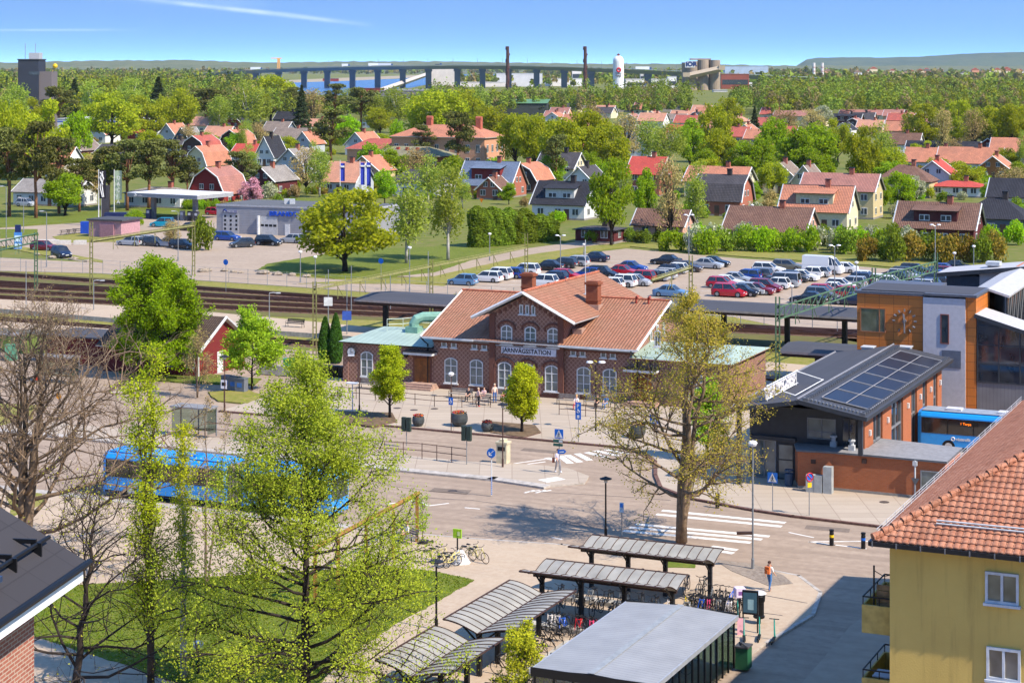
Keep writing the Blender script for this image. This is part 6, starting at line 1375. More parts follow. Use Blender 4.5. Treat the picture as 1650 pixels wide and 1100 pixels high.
for x0_,x1_,c in ((1.3,4.6,(168,168,168)),(8.9,12.4,(186,186,184))):
    b=MB(); b.box(x0_,x1_,-.06,-.003,0,3.6 if x0_<5 else 3.3,0); nx,ny=(3,4) if x0_<5 else (4,1)
    for i in range(nx):
        for j in range(ny):
            x=x0_+.5+i*(x1_-x0_-1)/(nx-1); z=(.9+j*.75) if ny>1 else 1.75; w=.2 if ny>1 else .32; b.box(x-w,x+w,-.075,-.062,z-.2,z+.2,1)
    b.build('garage_door',[plain(c,.5),BLACK],bw)
b=MB(); b.box(13.9,14.9,-.06,-.003,0,2.1); b.build('door',WHITE,bw)
b=MB(); b.box(8.55,8.85,-.5,-.003,0,3.4); b.build('pillar',WHITE,bw)
sbx=MB(); sbx.box(2.2,4.3,-.2,-.01,3.75,4.25,0); sbo=sbx.build('sign_box',plain((120,122,146),.5),bw); text('lettering','TVÄTTA',.36,WHITE,sbo,(2.3,-.21,3.88),FACE_R,.005)
b=MB(); b.ring((1.75,-.12,3.95),.33,.12,'y',14,4,0,0,math.pi); b.disc((1.75,-.15,3.95),.18,'y',12,1); b.build('emblem',[plain((30,50,120),.4),WHITE],bw)
text('lettering','BRANDT',1.12,plain((28,84,200),.4,k=.9),bw,(10.8,-.12,3.5),FACE_R,.08,1.28,.03)
for i,(x,y) in enumerate(((11.5,5),(12.6,5))): m=MB(); m.cbox(0,0,0,.9,.7,.9); tag(m.build('air_conditioner',LGREY,loc=bw.matrix_basis@Vector((x,y,5.25))),['left','right'][i]+' white air unit on the garage roof','air unit')
K=G(143,382); kk=thing('pink_kiosk','pink walled kiosk with flat dark roof beside the car row','kiosk',Vector((K.x,K.y,0)),RZ+.05)
b=MB(); b.box(0,6.6,0,6,0,2.9); b.build('wall',plain((196,150,156),.8,k=.8),kk); b=MB(); b.box(-.3,7,-.3,6.3,2.903,3.2); b.build('roof',plain((70,70,74),.8),kk); b=MB(); b.box(2.4,5.2,-.3,-.003,0,2.4); b.build('shutter',plain((170,124,134),.7,k=.8),kk)
b=MB(); b.cbox(0,0,0,1.6,1.2,2.2); tag(b.build('recycling_bin',plain((30,70,170),.5),loc=G(138,377)),'blue container left of the pink kiosk','container')
b=MB(); b.cbox(0,0,0,5.6,2.3,2.5); tag(b.build('trailer',plain((24,36,76),.5),loc=G(194,364)),'dark navy box trailer behind the pink kiosk','trailer')
def flag(label,px,base,top,ftop,fbot,w,c,draw=None,pole=WHITE):
    p=G(px,base); h=(base-top)*p.y/F; t=thing('flagpole',label,'flag',p); b=MB(); b.tube((0,0,0),(0,0,h),.11,.07,6); b.build('pole',pole,t)
    z1=(base-ftop)*p.y/F; z0=(base-fbot)*p.y/F; f=MB(); n=8; vs=[]
    for s in (-.02,.02):
        for i in range(n+1):
            u=i/n
            for zz in (z0,z1): vs.append((.12+w*u,.18*math.sin(u*4)*u+s,zz))
    k=2; m=(n+1)*2; fs=[(i*2,(i+1)*2,(i+1)*2+1,i*2+1) for i in range(n)]; f.add(vs,fs+[(a+m,d+m,c_+m,b_+m) for a,b_,c_,d in fs]); fo=f.build('flag_cloth',plain(c,.8,k=.8),t)
    if draw: draw(fo,w,z0,z1)
    return t
def diam(o,w,z0,z1):
    b=MB(); zc=(z0+z1)/2; hh=(z1-z0)
    for dx in (0,.38):
        b.path([(.3+dx,-.12,z1-.3),(.3+w*.55-dx*.3,-.2,z1-hh*.28),(.35+dx*.7,-.14,z1-hh*.5),(.3+dx,-.12,z1-hh*.6),(.3+w*.35+dx*.6,-.25,z0+.3)],.1,4); 
        b.path([(.3+w*.45-dx*.4,-.2,z1-.2),(.22+dx*.5,-.12,z1-hh*.25),(.3+w*.4,-.2,z1-hh*.5)],.09,4)
    b.build('line_pattern',WHITE,o)
flag('dark tall flag with white angular line pattern at the petrol station',159,365,273,275,320,1.25,(60,56,62),diam)
def dac(o,w,z0,z1):
    for i,ch in enumerate('DACIA'): text('lettering',ch,1.0,WHITE,o,(.5,-.28,z1-1.7-i*1.12),FACE_R,.01)
flag('pale green flag with white vertical letters at the petrol station',184,362,273,275,322,1.35,(158,176,150),dac)
for i,(x,ft,fb) in enumerate(((551,263,292),(583,262,298),(593,262,300))): flag(['leftmost','middle','rightmost'][i]+' of three blue and white flags behind the big oak',x-3,330,258,ft,fb,.9,(50,66,180),lambda o,w,z0,z1:(lambda b:(b.box(.14,.14+w*.9,-.2,-.12,z1-.9,z1-.55),b.build('stripe',WHITE,o)))(MB()))
tp=G(170,362); t=thing('price_totem','tall dark grey totem pylon between the two flags','totem',tp); b=MB(); b.box(-.7,.7,-.25,.25,0,7.4,0); b.box(-.75,-.703,-.28,.28,0,7.5,1); b.build('pylon',[plain((64,62,66),.4),LGREY],t)
tp=G(29,402); t=thing('price_totem','blue and white petrol price totem at the left forecourt corner','totem',tp); b=MB(); b.box(-.6,.6,-.2,.2,0,2.8,0); b.box(-.5,.5,-.215,-.203,.3,1.0,1); b.box(-.5,.5,-.215,-.203,1.3,2.3,1); b.box(-.45,.45,-.2,.2,2.803,4.0,2); b.build('panel',[plain((70,130,200),.4),plain((190,215,235),.4),plain((26,40,90),.4)],t)
for i,(x,y) in enumerate(((67,393),(86,393),(105,394),(130,394))): b=MB(); b.prism([(-1.1,-.45),(1.1,-.45),(.9,.45),(-.9,.45)],0,.7); tag(b.build('concrete_block',plain((216,210,200),.9,k=.8),loc=G(x,y,.06)),ORD[i]+' of the white concrete blocks on the grass verge','concrete block','concrete blocks on the verge')
rr=random.Random(8)
def boulder(label,px,py,s,z=.05):
    b=MB(); prof=[(.02,0),(.9,.02),(1.,.3),(.75,.62),(.3,.78),(.02,.8)]; b.lathe(prof,8)
    o=b.build('boulder',plain((176,160,140),.95,k=.7,var=.3),loc=G(px,py,z)); o.scale=(s*rr.uniform(.8,1.3),s*rr.uniform(.7,1.),s*rr.uniform(.6,.9)); o.rotation_euler=(0,0,rr.uniform(0,6))
    for v in o.data.vertices: v.co*=rr.uniform(.82,1.15)
    return tag(o,label,'boulder','boulders along the verge')
for i,(x,y,s) in enumerate(((118,418,.8),(142,421,.6),(60,411,.5),(84,416,.6),(330,438,.9),(424,441,1.1),(447,443,.9),(470,444,.6),(494,446,.7),(362,437,.7),(376,439,.6),(388,440,.5),(90,398,.8),(96,400,.6))): boulder('grey boulder on the grass verge along the forecourt road',x,y,s)['px']=float(x)
b=MB()
for k in range(3):
    x=k*2.2; b.box(x-.9,x+.9,-.35,.35,.72,.78); b.box(x-.9,x+.9,-.85,-.6,.42,.46); b.box(x-.9,x+.9,.6,.85,.42,.46)
    for s in (-.7,.7): b.path([(x+s,-.7,0),(x+s,.25,.75)],.05,4); b.path([(x+s,.7,0),(x+s,-.25,.75)],.05,4)
for k in range(3):
    m=MB(); m.M=Matrix.Translation((-k*2.2,0,0)); 
    x=k*2.2; m.box(x-.9,x+.9,-.35,.35,.72,.78); m.box(x-.9,x+.9,-.85,-.6,.42,.46); m.box(x-.9,x+.9,.6,.85,.42,.46)
    for s in (-.7,.7): m.path([(x+s,-.7,0),(x+s,.25,.75)],.05,4); m.path([(x+s,.7,0),(x+s,-.25,.75)],.05,4)
    tag(m.build('picnic_table',plain((86,76,70),.8),loc=G(105+k*10,378-k*1.2,.1)),ORD[k]+' of three dark picnic tables left of the kiosk','picnic table','picnic tables')
for px,py,top,lab in ((364,470,418,'round blue sign on a pole at the road fence below the parked cars'),(614,475,416,'round blue sign on a pole in front of the lawn by the road')):
    sign(lab,px,py,top,lambda t,h:(lambda b:(b.disc((0,-.05,h-.35),.38,'y',16,0),b.build('sign_plate',SB,t)))(MB()))
sign('yellow and red triangular warning sign behind the birches',776,332,320,lambda t,h:(lambda b:(b.add([(-.5,-.05,h),(.5,-.05,h),(0,-.05,h-.9)],[(0,2,1)],0),b.build('sign_plate',plain((236,130,30),.5),t)))(MB()))
RC={'OR':('orange_tiles',(222,132,92),(200,114,78),(134,84,62)),'OP':('pale_orange_tiles',(226,150,112),(208,132,98),(150,104,82)),'RD':('red_tiles',(206,88,66),(188,76,58),(124,54,46)),'RB':('red_bright_sheet',(206,66,48),(196,60,44),(150,44,36)),'BR':('brown_tiles2',(134,102,86),(116,86,72),(80,60,52)),'RO':('rose_tiles',(190,120,100),(168,98,82),(120,76,66)),'DK':('dark_tiles',(86,82,84),(76,72,74),(52,50,52)),'BK':('black_tiles',(58,58,64),(50,50,56),(36,36,40)),'GY':('grey_tiles',(156,150,142),(140,132,126),(104,98,92)),'GB':('brown_grey_tiles',(150,134,120),(130,116,104),(98,86,78)),'SB':('slate_blue',(116,128,148),(106,118,138),(80,90,106)),'MG':('mossy_roof',(146,148,106),(128,120,94),(104,96,80))}
WC={'wh':(226,224,218),'cr':(226,212,176),'ye':(222,196,100),'yb':(206,186,138),'rd':(142,44,42),'br':(176,106,84),'pk':(214,164,142),'db':(84,62,56),'gy':(188,194,200),'bl':(52,80,106),'sa':(228,168,132),'dr':(96,40,42),'bg':(92,104,120),'og':(176,112,60)}
def roofm(k): n,a,b,c=RC[k]; w=lambda q:tuple(int(x+(205-x)*.16) if k in('OR','OP','RD','RB','RO') else int(x*1.08) for x in q); return tile(n,w(a),w(b),w(c),.3,.36,k=.92)
PANE=glass('house_glass',(44,50,56),.15,.7)
def hwin(t,x,y,z,w,h,side,fr=None):
    b=MB()
    if side=='f':
        b.box(x-w/2,x+w/2,y-.08,y-.003,z,z+h,0)
        for k in (-1,1): b.quad((x+k*w/4-w*.2,y-.09,z+.12),(x+k*w/4+w*.2,y-.09,z+.12),(x+k*w/4+w*.2,y-.09,z+h-.12),(x+k*w/4-w*.2,y-.09,z+h-.12),mi=1)
    else:
        b.box(y+.003,y+.08,x-w/2,x+w/2,z,z+h,0)
        for k in (-1,1): b.quad((y+.09,x+k*w/4-w*.2,z+.12),(y+.09,x+k*w/4+w*.2,z+.12),(y+.09,x+k*w/4+w*.2,z+h-.12),(y+.09,x+k*w/4-w*.2,z+h-.12),mi=1)
    return b.build('window',[fr or WHITE,PANE],t)
HOUSE_XY=[]
def house(cx,base,w,l,he,rise,ridge,kind,wc,rc,label,dormer=0,rot=0.,chim=1,trim=None,small=False,cat='house'):
    p=G(cx,base); t=thing('house',label,cat,p,RZ+rot); t['px']=float(cx)
    HOUSE_XY.append((p.x+V.x*l/2,p.y+V.y*l/2,max(w,l)/2))
    wm=plain(WC[wc],.85,k=.85,var=.08); tr=trim or (plain((40,38,40),.7) if wc in('xx',) else WHITE); rm=roofm(rc); x0,x1=-w/2,w/2
    b=MB(); b.box(x0,x1,0,l,0,he)
    # gable outline profiles in (s,z); s across, ridge direction along the other axis
    W_=w if ridge=='v' else l; ov=.45
    if kind=='g': prof=[(-W_/2,he),(0,he+rise),(W_/2,he)]
    elif kind=='m': prof=[(-W_/2,he),(-W_*.34,he+rise*.62),(0,he+rise),(W_*.34,he+rise*.62),(W_/2,he)]
    else: prof=None
    r=MB()
    def mp(s,q,z): return (s,q,z) if ridge=='v' else (q-w/2,l/2-s,z) if True else None
    L_=l if ridge=='v' else w
    if prof:
        for q in (0,L_):
            vs=[mp(s,q,z) for s,z in prof]; f=tuple(range(len(vs))); b.add(vs,[f if (q==0)==(ridge!='v') else f[::-1]])
        ext=[(prof[0][0]-ov,prof[0][1]-ov*rise/(W_/2)*(1.3 if kind=='m' else 1))]+prof[1:-1]+[(prof[-1][0]+ov,prof[-1][1]-ov*rise/(W_/2)*(1.3 if kind=='m' else 1))]
        for (sa,za),(sb,zb) in zip(ext,ext[1:]):
            P=[mp(sa,-ov,za+.1),mp(sb,-ov,zb+.1),mp(sb,L_+ov,zb+.1),mp(sa,L_+ov,za+.1)]
            if (Vector(P[1])-Vector(P[0])).cross(Vector(P[3])-Vector(P[0])).z<0: P=P[::-1]
            slab(r,P,.16)
        ro=r.build('roof',[rm,DARK],t)
        g=MB()
        for q in (-ov-.02,L_+ov+.02): g.path([Vector(mp(s,q,z)) for s,z in ext],.15,4)
        g.build('bargeboard',tr,ro)
        zr=he+rise
    else:
        e=ov; hl=min(w,l)/2; zr=he+rise
        A=[(x0-e,-e,he),(x1+e,-e,he),(x1+e,l+e,he),(x0-e,l+e,he)]
        if w>=l: R0,R1=(x0+hl,l/2,zr),(x1-hl,l/2,zr); fs=[[A[0],A[1],R1,R0],[A[1],A[2],R1],[A[2],A[3],R0,R1],[A[3],A[0],R0]]
        else: R0,R1=(0,hl,zr),(0,l-hl,zr); fs=[[A[0],A[1],R0],[A[1],A[2],R1,R0],[A[2],A[3],R1],[A[3],A[0],R0,R1]]
        for f in fs: slab(r,f,.14)
        ro=r.build('roof',[rm,DARK],t)
    b.build('wall',wm,t)
    if chim:
        c=MB(); cxx,cyy=(w*.14,l/2) if ridge=='u' else (.2,l*.45); c.cbox(cxx,cyy,zr-1.2,.9,.8,2.3,0); c.cbox(cxx,cyy,zr+1.1,1.05,.95,.15,1); c.build('chimney',[plain((60,52,50),.8) if rc in('BK','DK') else plain((156,92,74),.85,var=.25),DARK],ro)
    if not small:
        n=max(2,int(w/3.2)); hz=[.9] if he<4.6 else [.9,3.6]
        for z in hz:
            for i in range(n): hwin(t,x0+w*(i+.5)/n,0,z,1.3,1.35,'f',tr)
        if ridge=='v':
            for s in (-1,1): hwin(t,s*w*.15,0,he+.45,1.05,1.2,'f',tr)
        m=max(1,int(l/3.5))
        for z in hz:
            for i in range(m): hwin(t,l*(i+.5)/m,x1,z,1.2,1.35,'s',tr)
        if ridge=='u' and kind!='h':
            for s in ((-1,1) if l>8 else (0,)): hwin(t,l/2+s*.9,x1,he+.4,.9,1.2,'s',tr)
    else:
        hwin(t,-w*.2,0,.9,1.4,1.3,'f',tr); hwin(t,w*.22,0,.9,1.4,1.3,'f',tr)
        if ridge=='v': hwin(t,0,0,he+.5,1.1,1.2,'f',tr)
        else: hwin(t,l/2,x1,he+.3,1.,1.2,'s',tr)
    if not small:
        e=MB(); e.box(-.5,.5,-.06,-.003,0,2.1); e.build('door',plain((96,70,54),.6),t).location=(w*.5/max(2,int(w/3.2))*0+ (w/max(2,int(w/3.2)))*.5*(0 if int(w/3.2)%2==0 else 1),0,0)
        e=MB(); e.box(x0-.03,x1+.03,-.04,l+.03,0,.35); e.build('plinth',plain((160,154,146),.9,k=.7),t)
    if dormer:
        dw=w*.55; y0=.9; zb=he+rise*.12; zt_=he+rise*.72; d=MB()
        d.box(-dw/2,dw/2,y0,l*.45,zb,zt_,0); do=d.build('dormer',plain(WC[wc if wc!='br' else 'rd'],.8,k=.72),t)
        d=MB(); slab(d,[(-dw/2-.4,y0-.5,zt_-.05),(dw/2+.4,y0-.5,zt_-.05),(dw/2+.4,l*.5,zt_+.75),(-dw/2-.4,l*.5,zt_+.75)],.12); d.build('dormer_roof',[rm,DARK],do)
        for s in (-1,1): hwin(do,s*dw*.25,y0,zb+.5,1.7,1.0,'f')
    return t
for a in [
 (333,334,8.6,9,3.3,5.,'v','m','rd','RO','dark red gambrel house with white window frames beside the petrol station'),
 (421,316,7.2,10,3.6,3.,'v','g','dr','GY','dark brown house with pale grey roof behind the pink cherry tree'),
 (466,296,8.,8.5,5.2,3.6,'v','g','gy','GY','light grey two storey gable house behind the pale grey roof'),
 (426,268,6.4,8,3.2,5.6,'v','g','wh','BK','steep white A shaped gable house with dark balcony'),
 (371,250,9.,9.5,3.4,5.,'v','m','db','OR','dark brown gambrel house with orange roof'),
 (311,262,9.,10,3.4,4.8,'v','m','db','RD','dark gambrel house with red roof left of the orange gambrel'),
 (316,285,6.5,12,3.6,4.6,'v','m','cr','OR','cream gambrel house with wide orange roof behind the red gambrel house'),
 (281,254,6.,7,2.8,3.,'v','g','wh','DK','small white gable house half hidden by pines'),
 (292,238,7.,9,3.,4.4,'v','g','bl','GY','blue house with grey roof among orange roofs'),
 (269,232,7.5,10,3.6,4.2,'v','g','gy','OR','pale grey gable house with orange roof at left'),
 (318,214,10,9,3.4,3.6,'u','g','cr','OP','cream house with pale orange roof behind the red gambrel roof'),
 (345,232,11,9,3.,3.6,'u','g','cr','OP','orange roofed house between the two dark gambrels'),
 (374,206,9,8,3.,3.6,'v','g','rd','BK','small red house with black roof among trees'),
 (112,258,9,11,3.2,3.4,'v','g','dr','GB','dark house with weathered grey roof behind the left pines'),
 (137,228,9,8,3.,3.8,'u','g','cr','OR','orange roofed house behind the weathered grey roof'),
 (156,230,8,10,3.4,4.2,'v','g','wh','OR','white gable house with orange roof at far left'),
 (210,224,14,8,3.,4.2,'u','g','rd','RB','bright red roofed house behind the left oak'),
 (88,292,6,9,4.2,4.5,'u','g','wh','OR','orange roofed white house between the left pines'),
 (175,262,11,9,2.8,2.6,'u','g','bg','DK','low dark roofed house above the left pine crowns'),
 (459,204,13,9,3.6,3.6,'u','g','bg','BK','dark grey roofed house behind the grey roofs'),
 (441,224,11,9,3.4,3.6,'u','g','bg','GB','taupe roofed house with small chimney in the grey roof cluster'),
 (462,238,14,10,3.4,3.6,'u','g','gy','GB','wide taupe roofed house in front of the grey roof cluster'),
 (488,246,7,9,3.2,4.,'v','g','gy','OR','grey gable house with orange roof left of the dark pine'),
 (505,214,15,9,3.,3.,'u','g','cr','OP','flat toned orange roof above the grey gable house'),
 (545,312,9,9,3.,4.2,'u','g','gy','OP','orange roofed house left of the blue flags'),
 (585,305,9,8,4.6,3.4,'v','g','yb','OR','orange roofed house with pale gable behind the blue flags'),
 (573,250,8,12,3.6,4.,'v','g','gy','OR','grey gable house with orange roof left of the salmon school'),
 (592,206,9,9,3.,3.2,'v','g','wh','RD','white gable house far behind the salmon school'),
 (663,318,13,8,3.4,2.8,'u','h','wh','DK','low white house with dark hipped roof behind the birches'),
 (780,318,13,9,3.,5.,'u','g','br','SB','brick house with slate blue roof and pale green dormer'),
 (838,312,8,10,3.4,3.6,'v','m','db','OR','half timbered gable house with orange roof'),
 (893,300,10,9,4.6,3.6,'u','g','cr','DK','cream house with dark roof and pale gable behind the orange roof'),
 (899,354,11,8.5,3.2,4.,'u','g','wh','BK','white house with black tiled roof and wide dormer'),
 (933,325,9,9,3.4,4.2,'v','g','wh','DK','white gable house behind the young green tree'),
 (1036,316,8,9,5.2,3.6,'u','g','br','RB','brick house with bright red roof'),
 (1155,348,9.6,8.5,3.4,4.6,'u','m','br','DK','pink brick gambrel house with dark roof'),
 (1150,320,14,9,4.,3.,'u','g','cr','OR','house with orange roof edge behind the brick gambrel'),
 (1257,312,8.5,8,3.4,3.8,'v','g','cr','GB','cream gable house with grey brown roof left of yellow brick house'),
 (1295,314,6,8,3.2,3.6,'v','g','cr','GB','second smaller cream gable beside the grey brown roof'),
 (1348,352,14.5,8,5.6,3.,'u','g','yb','RO','large yellow brick house with rose brown roof'),
 (1310,372,12.5,8,3.8,4.2,'u','g','cr','OR','cream house with orange roof and long dormer'),
 (1230,392,14,9.5,2.2,3.6,'u','g','pk','BR','low house with broad dark brown roof and pink gable behind shrubs'),
 (1505,397,13,8.5,3.2,3.8,'u','g','dr','BR','brown red house with brown roof, wide dormer and white windows'),
 (1597,380,12,9,3.,3.4,'u','h','bg','BK','dark grey house with black hipped roof at right edge'),
 (1640,342,12,9,3.2,3.4,'u','g','wh','BK','white house with black solar covered roof at right edge'),
 (1453,318,12.5,9,3.6,3.6,'u','h','yb','BR','yellow brick house with broad brown hipped roof'),
 (1503,312,9,9,4.2,3.4,'v','g','wh','RB','white house with bright red roof and balcony'),
 (1437,275,10,8,3.,2.8,'v','g','ye','GY','yellow gable house right of the willow trees'),
 (1449,246,13,9,3.,3.6,'u','g','wh','BR','house with brown roof above the yellow gable'),
 (1515,262,22,10,3.,3.4,'u','g','gy','BK','long house with black roof among orange roofs'),
 (1518,276,9,9,3.2,3.4,'v','g','cr','BR','cream gable house in front of the long black roof'),
 (1482,278,9,9,3.2,3.6,'u','g','wh','OR','orange roofed white gable house left of the cream gable'),
 (1560,282,17,9,3.4,4.,'u','g','wh','OR','long orange roofed house at right behind the round bush'),
 (1600,290,8.5,9,3.,3.2,'v','g','og','OR','ochre timber house with orange roof and veranda'),
 (1592,254,9,9,3.,3.2,'v','g','dr','BK','dark red gable house with black roof at right'),
 (1632,262,14,10,3.4,4.,'u','g','wh','OR','big orange roofed white house at right edge'),
 (1608,236,13,9,3.,3.6,'u','g','wh','OP','pale orange roofed house at right, behind the dark red gable'),
 (1640,232,9,9,3.,3.4,'u','g','cr','RD','red roofed house at the right edge'),
 (1540,318,12,7,2.4,1.2,'u','h','wh','RB','low white garage with red roof'),
 (1420,306,6,7,2.6,1.8,'u','g','bg','DK','small dark roofed outbuilding beside the yellow brick house'),
 (1602,316,7,7,2.4,.8,'u','h','wh','GY','pale flat carport left of the solar roof'),
 (1255,232,12,9,3.,3.6,'u','g','wh','RD','red roofed white house above the bright green tree'),
 (1235,212,11,9,3.,3.2,'u','g','cr','RD','red roofed cream house near the woodland'),
 (1290,196,30,9,3.,2.6,'u','g','cr','RO','long terracotta row house at the foot of the woodland'),
 (1395,194,30,9,3.,2.6,'u','g','cr','RO','long terracotta row house, right one below the woodland'),
 (1362,206,14,9,3.4,3.2,'u','g','dr','BK','dark red house with solar panels and red dormer'),
 (1374,214,8,9,3.,3.4,'v','m','db','RO','brown barn shaped gable house below the solar roof'),
 (1358,222,7,9,3.6,2.6,'v','g','wh','BK','small white house with black roof below the solar roof'),
 (1400,216,11,9,3.,3.,'u','g','sa','OP','pale orange roofed house right of the brown barn gable'),
 (1452,202,12,9,3.,3.2,'u','g','wh','OR','orange roofed house behind the right oaks'),
 (1448,222,12,9,3.,3.6,'u','g','sa','OR','salmon orange house behind the leafless oak'),
 (1108,208,14,9,3.,3.4,'u','g','wh','RD','red roofed white gable house below the silos'),
 (1132,216,12,9,3.,3.4,'u','g','sa','OP','salmon orange roofed house right of the red roof'),
 (1097,226,14,9,3.,3.,'u','g','cr','RB','vivid red roof peeking above the green crowns'),
 (1048,206,13,9,3.4,3.6,'u','g','wh','OP','orange roofed house with white gables below the white tank'),
 (1080,202,14,9,3.,2.6,'u','g','gy','GB','grey brown roofed house between two orange roofs'),
 (1118,200,9,9,3.,3.,'v','g','bl','BK','small dark house with black roof below the silos'),
 (1014,204,10,9,3.,3.2,'v','g','cr','RO','rose roofed gable house right of the chimney'),
 (1024,226,10,9,3.,3.,'v','g','gy','GY','grey gable house deep between the oaks'),
 (890,202,11,9,3.,3.4,'v','g','wh','OR','white gable house with orange roof below the white factory'),
 (922,206,11,9,3.,3.4,'u','g','sa','OR','pale orange house beside the white gable house'),
 (930,262,9,9,3.,3.2,'v','g','wh','RD','small white house hidden among the middle oaks'),
 (1028,252,9,9,3.,3.4,'v','g','wh','GB','white gabled house hidden under the pale birch'),
 (1185,206,10,9,3.,3.,'u','h','cr','OP','hipped orange roof house below the red brick factory'),
 (1200,226,9,9,3.,3.2,'v','g','wh','OR','white gable house left of the dark spruce'),
 (1222,236,11,9,3.,3.2,'u','g','sa','OR','salmon house with orange roof right of the dark spruce'),
 (1178,232,12,9,3.,3.4,'u','g','sa','RD','red roofed house above the lime green crowns'),
 (788,322,6,6,2.4,2.6,'v','g','br','BR','small brown garage with white gable beside the blue roofed house'),
 (958,392,7,5,2.3,.5,'u','h','dr','DK','dark flat roofed shed at the end of the path'),
 (245,335,14,8,3.,1.2,'u','h','wh','GY','low white house with flat roof behind the pine trunks'),
 (70,332,16,8,3.,2.4,'u','g','wh','GY','white house partly hidden behind the left pine trunks'),
 (1060,386,9,6,2.6,2.4,'u','g','pk','BR','pink brick outbuilding behind the weeping birch'),
 (395,262,10,7,3.,2.6,'u','g','wh','RB','red roofed white outbuilding right of the orange gambrel'),
]:
    dm=1 if 'dormer' in a[10] else 0
    sm=a[1]<255
    house(*a,dormer=dm,small=sm)
r9=random.Random(31)
for i in range(30):
    x=r9.uniform(830,1330) if i<20 else r9.uniform(1330,1640); y=r9.uniform(183,204) if i<20 else r9.uniform(196,212); q=G(x,y)
    if any((q.x-a)**2+(q.y-c)**2<(d+9)**2 for a,c,d in HOUSE_XY): continue
    rc,nm=r9.choice((('OR','orange'),('OP','pale orange'),('RD','red'),('RO','rose'),('DK','dark'))); wc,wn=r9.choice((('wh','white'),('cr','cream'),('sa','salmon')))
    house(x,y,r9.uniform(9,13),9,3.2,r9.uniform(3,3.8),r9.choice('uuv'),'g',wc,rc,f'{wn} house with {nm} roof in the far rows before the woodland',small=True)
# salmon school and brick block
sc=thing('school_building','large salmon coloured school with orange hipped roofs and three round chimneys','school',G(700,272),RZ); b=MB()
b.box(-14,16,0,14,0,9.2); b.build('wall',plain(WC['sa'],.85,k=.72),sc); rm=roofm('OR'); r=MB(); zr=12.6; A=[(-14.6,-.6,9.2),(16.6,-.6,9.2),(16.6,14.6,9.2),(-14.6,14.6,9.2)]; R0,R1=(-7,7,zr),(9,7,zr)
for f in ([A[0],A[1],R1,R0],[A[1],A[2],R1],[A[2],A[3],R0,R1],[A[3],A[0],R0]): slab(r,f,.2)
ro=r.build('roof',[rm,WHITE],sc); 
for x in (-5,4,11): c=MB(); c.cbox(x,7,zr-1.5,1.6,1.4,3.2); c.tube((x-.9,7,zr+1.9),(x+.9,7,zr+1.9),.6,n=8); c.build('chimney',plain((190,104,82),.8,k=.8),ro)
for z in (1.2,4.9):
    for i in range(9): hwin(sc,-12.4+i*3.3,0,z,1.3,2.2,'f')
    for i in range(4): hwin(sc,2+i*3.3,16,z,1.3,2.2,'s')
b=MB(); b.box(-30,-14.1,2,12,0,5.2); b.build('wing_wall',plain(WC['sa'],.85,k=.72),sc); r=MB()
A=[(-30.6,1.4,5.2),(-14.1,1.4,5.2),(-14.1,12.6,5.2),(-30.6,12.6,5.2)]; R0=(-25,7,8.2); R1=(-14.1,7,8.2)
for f in ([A[0],A[1],R1,R0],[A[2],A[3],R0,R1],[A[3],A[0],R0]): slab(r,f,.2)
r.build('wing_roof',[roofm('RD'),WHITE],sc)
bk=thing('brick_block','long two storey red brown brick building with mossy hipped roof','office building',G(648,290),RZ); b=MB(); b.box(-11,10.5,0,11,0,6.4); b.build('wall',plain((156,92,70),.85,k=.66,var=.2),bk); r=MB()
A=[(-11.8,-.8,6.3),(11.3,-.8,6.3),(11.3,11.8,6.3),(-11.8,11.8,6.3)]; R0,R1=(-5,5.5,8.6),(5,5.5,8.6)
for f in ([A[0],A[1],R1,R0],[A[1],A[2],R1],[A[2],A[3],R0,R1],[A[3],A[0],R0]): slab(r,f,.2)
r.build('roof',[roofm('MG'),DARK],bk)
for z in (1.1,4.1):
    for i in range(7): hwin(bk,-9.5+i*3.1,0,z,1.7,1.6,'f')
for i,(x,y) in enumerate(((-3,3.5),(0,3),(3,3))): m=MB(); m.cbox(x,y,7.3,.8,.7,1.1); m.build('roof_vent',plain((170,70,54),.7),bk)
# office left, white with blue stripe
ob=thing('warehouse','white industrial building with blue stripe behind the left oaks','warehouse',G(150,222),RZ+.2); b=MB(); b.box(-16,20,0,30,0,7.6); b.build('wall',plain((226,226,226),.8,k=.8),ob); b=MB(); b.box(-16.1,20.1,-.1,30.1,6.4,6.8); b.build('blue_stripe',plain((40,80,180),.5),ob); b=MB(); b.box(-16.2,20.2,-.2,30.2,7.603,7.9); b.build('roof',plain((206,206,204),.8,k=.8),ob)
for i in range(4): hwin(ob,-12+i*8,0,2,2.4,2.,'f')
gw=thing('green_hall','low green and dark industrial hall below the white factory','warehouse',G(838,186),RZ+.3); b=MB(); b.box(-18,16,0,16,0,7); b.build('wall',plain((60,66,64),.8),gw); b=MB(); slab(b,[(-18.5,-.5,7.2),(16.5,-.5,7.2),(16.5,16.5,9.4),(-18.5,16.5,9.4)],.3); b.build('roof',[ribbed('green_sheet',(120,170,110),1.,k=.6),DARK],gw)
def fbox(name,label,cat,x0,x1,ybase,ytop,dep,c,roofc=None,rot=0.,win=0,z0=0):
    p=G((x0+x1)/2,ybase); d=p.y; w=(x1-x0)*d/F; h=(ybase-ytop)*d/F; t=thing(name,label,cat,p,rot)
    b=MB(); b.box(-w/2,w/2,0,dep,0,h); b.build('wall',plain(c,.8,k=1.05 if min(c)>150 else .8,var=.08,scale=.1),t); b=MB(); b.box(-w/2-.3,w/2+.3,-.3,dep+.3,h+.01,h+.5); b.build('roof',plain(roofc or (200,198,194),.8,k=.95),t)
    if win:
        for k in range(win): b=MB(); zz=h*(k+.45)/win; b.box(-w*.46,w*.46,-.15,-.01,zz,zz+h*.22/win*1.2); b.build('window_row',PANE,t)
    return t,w,h,d
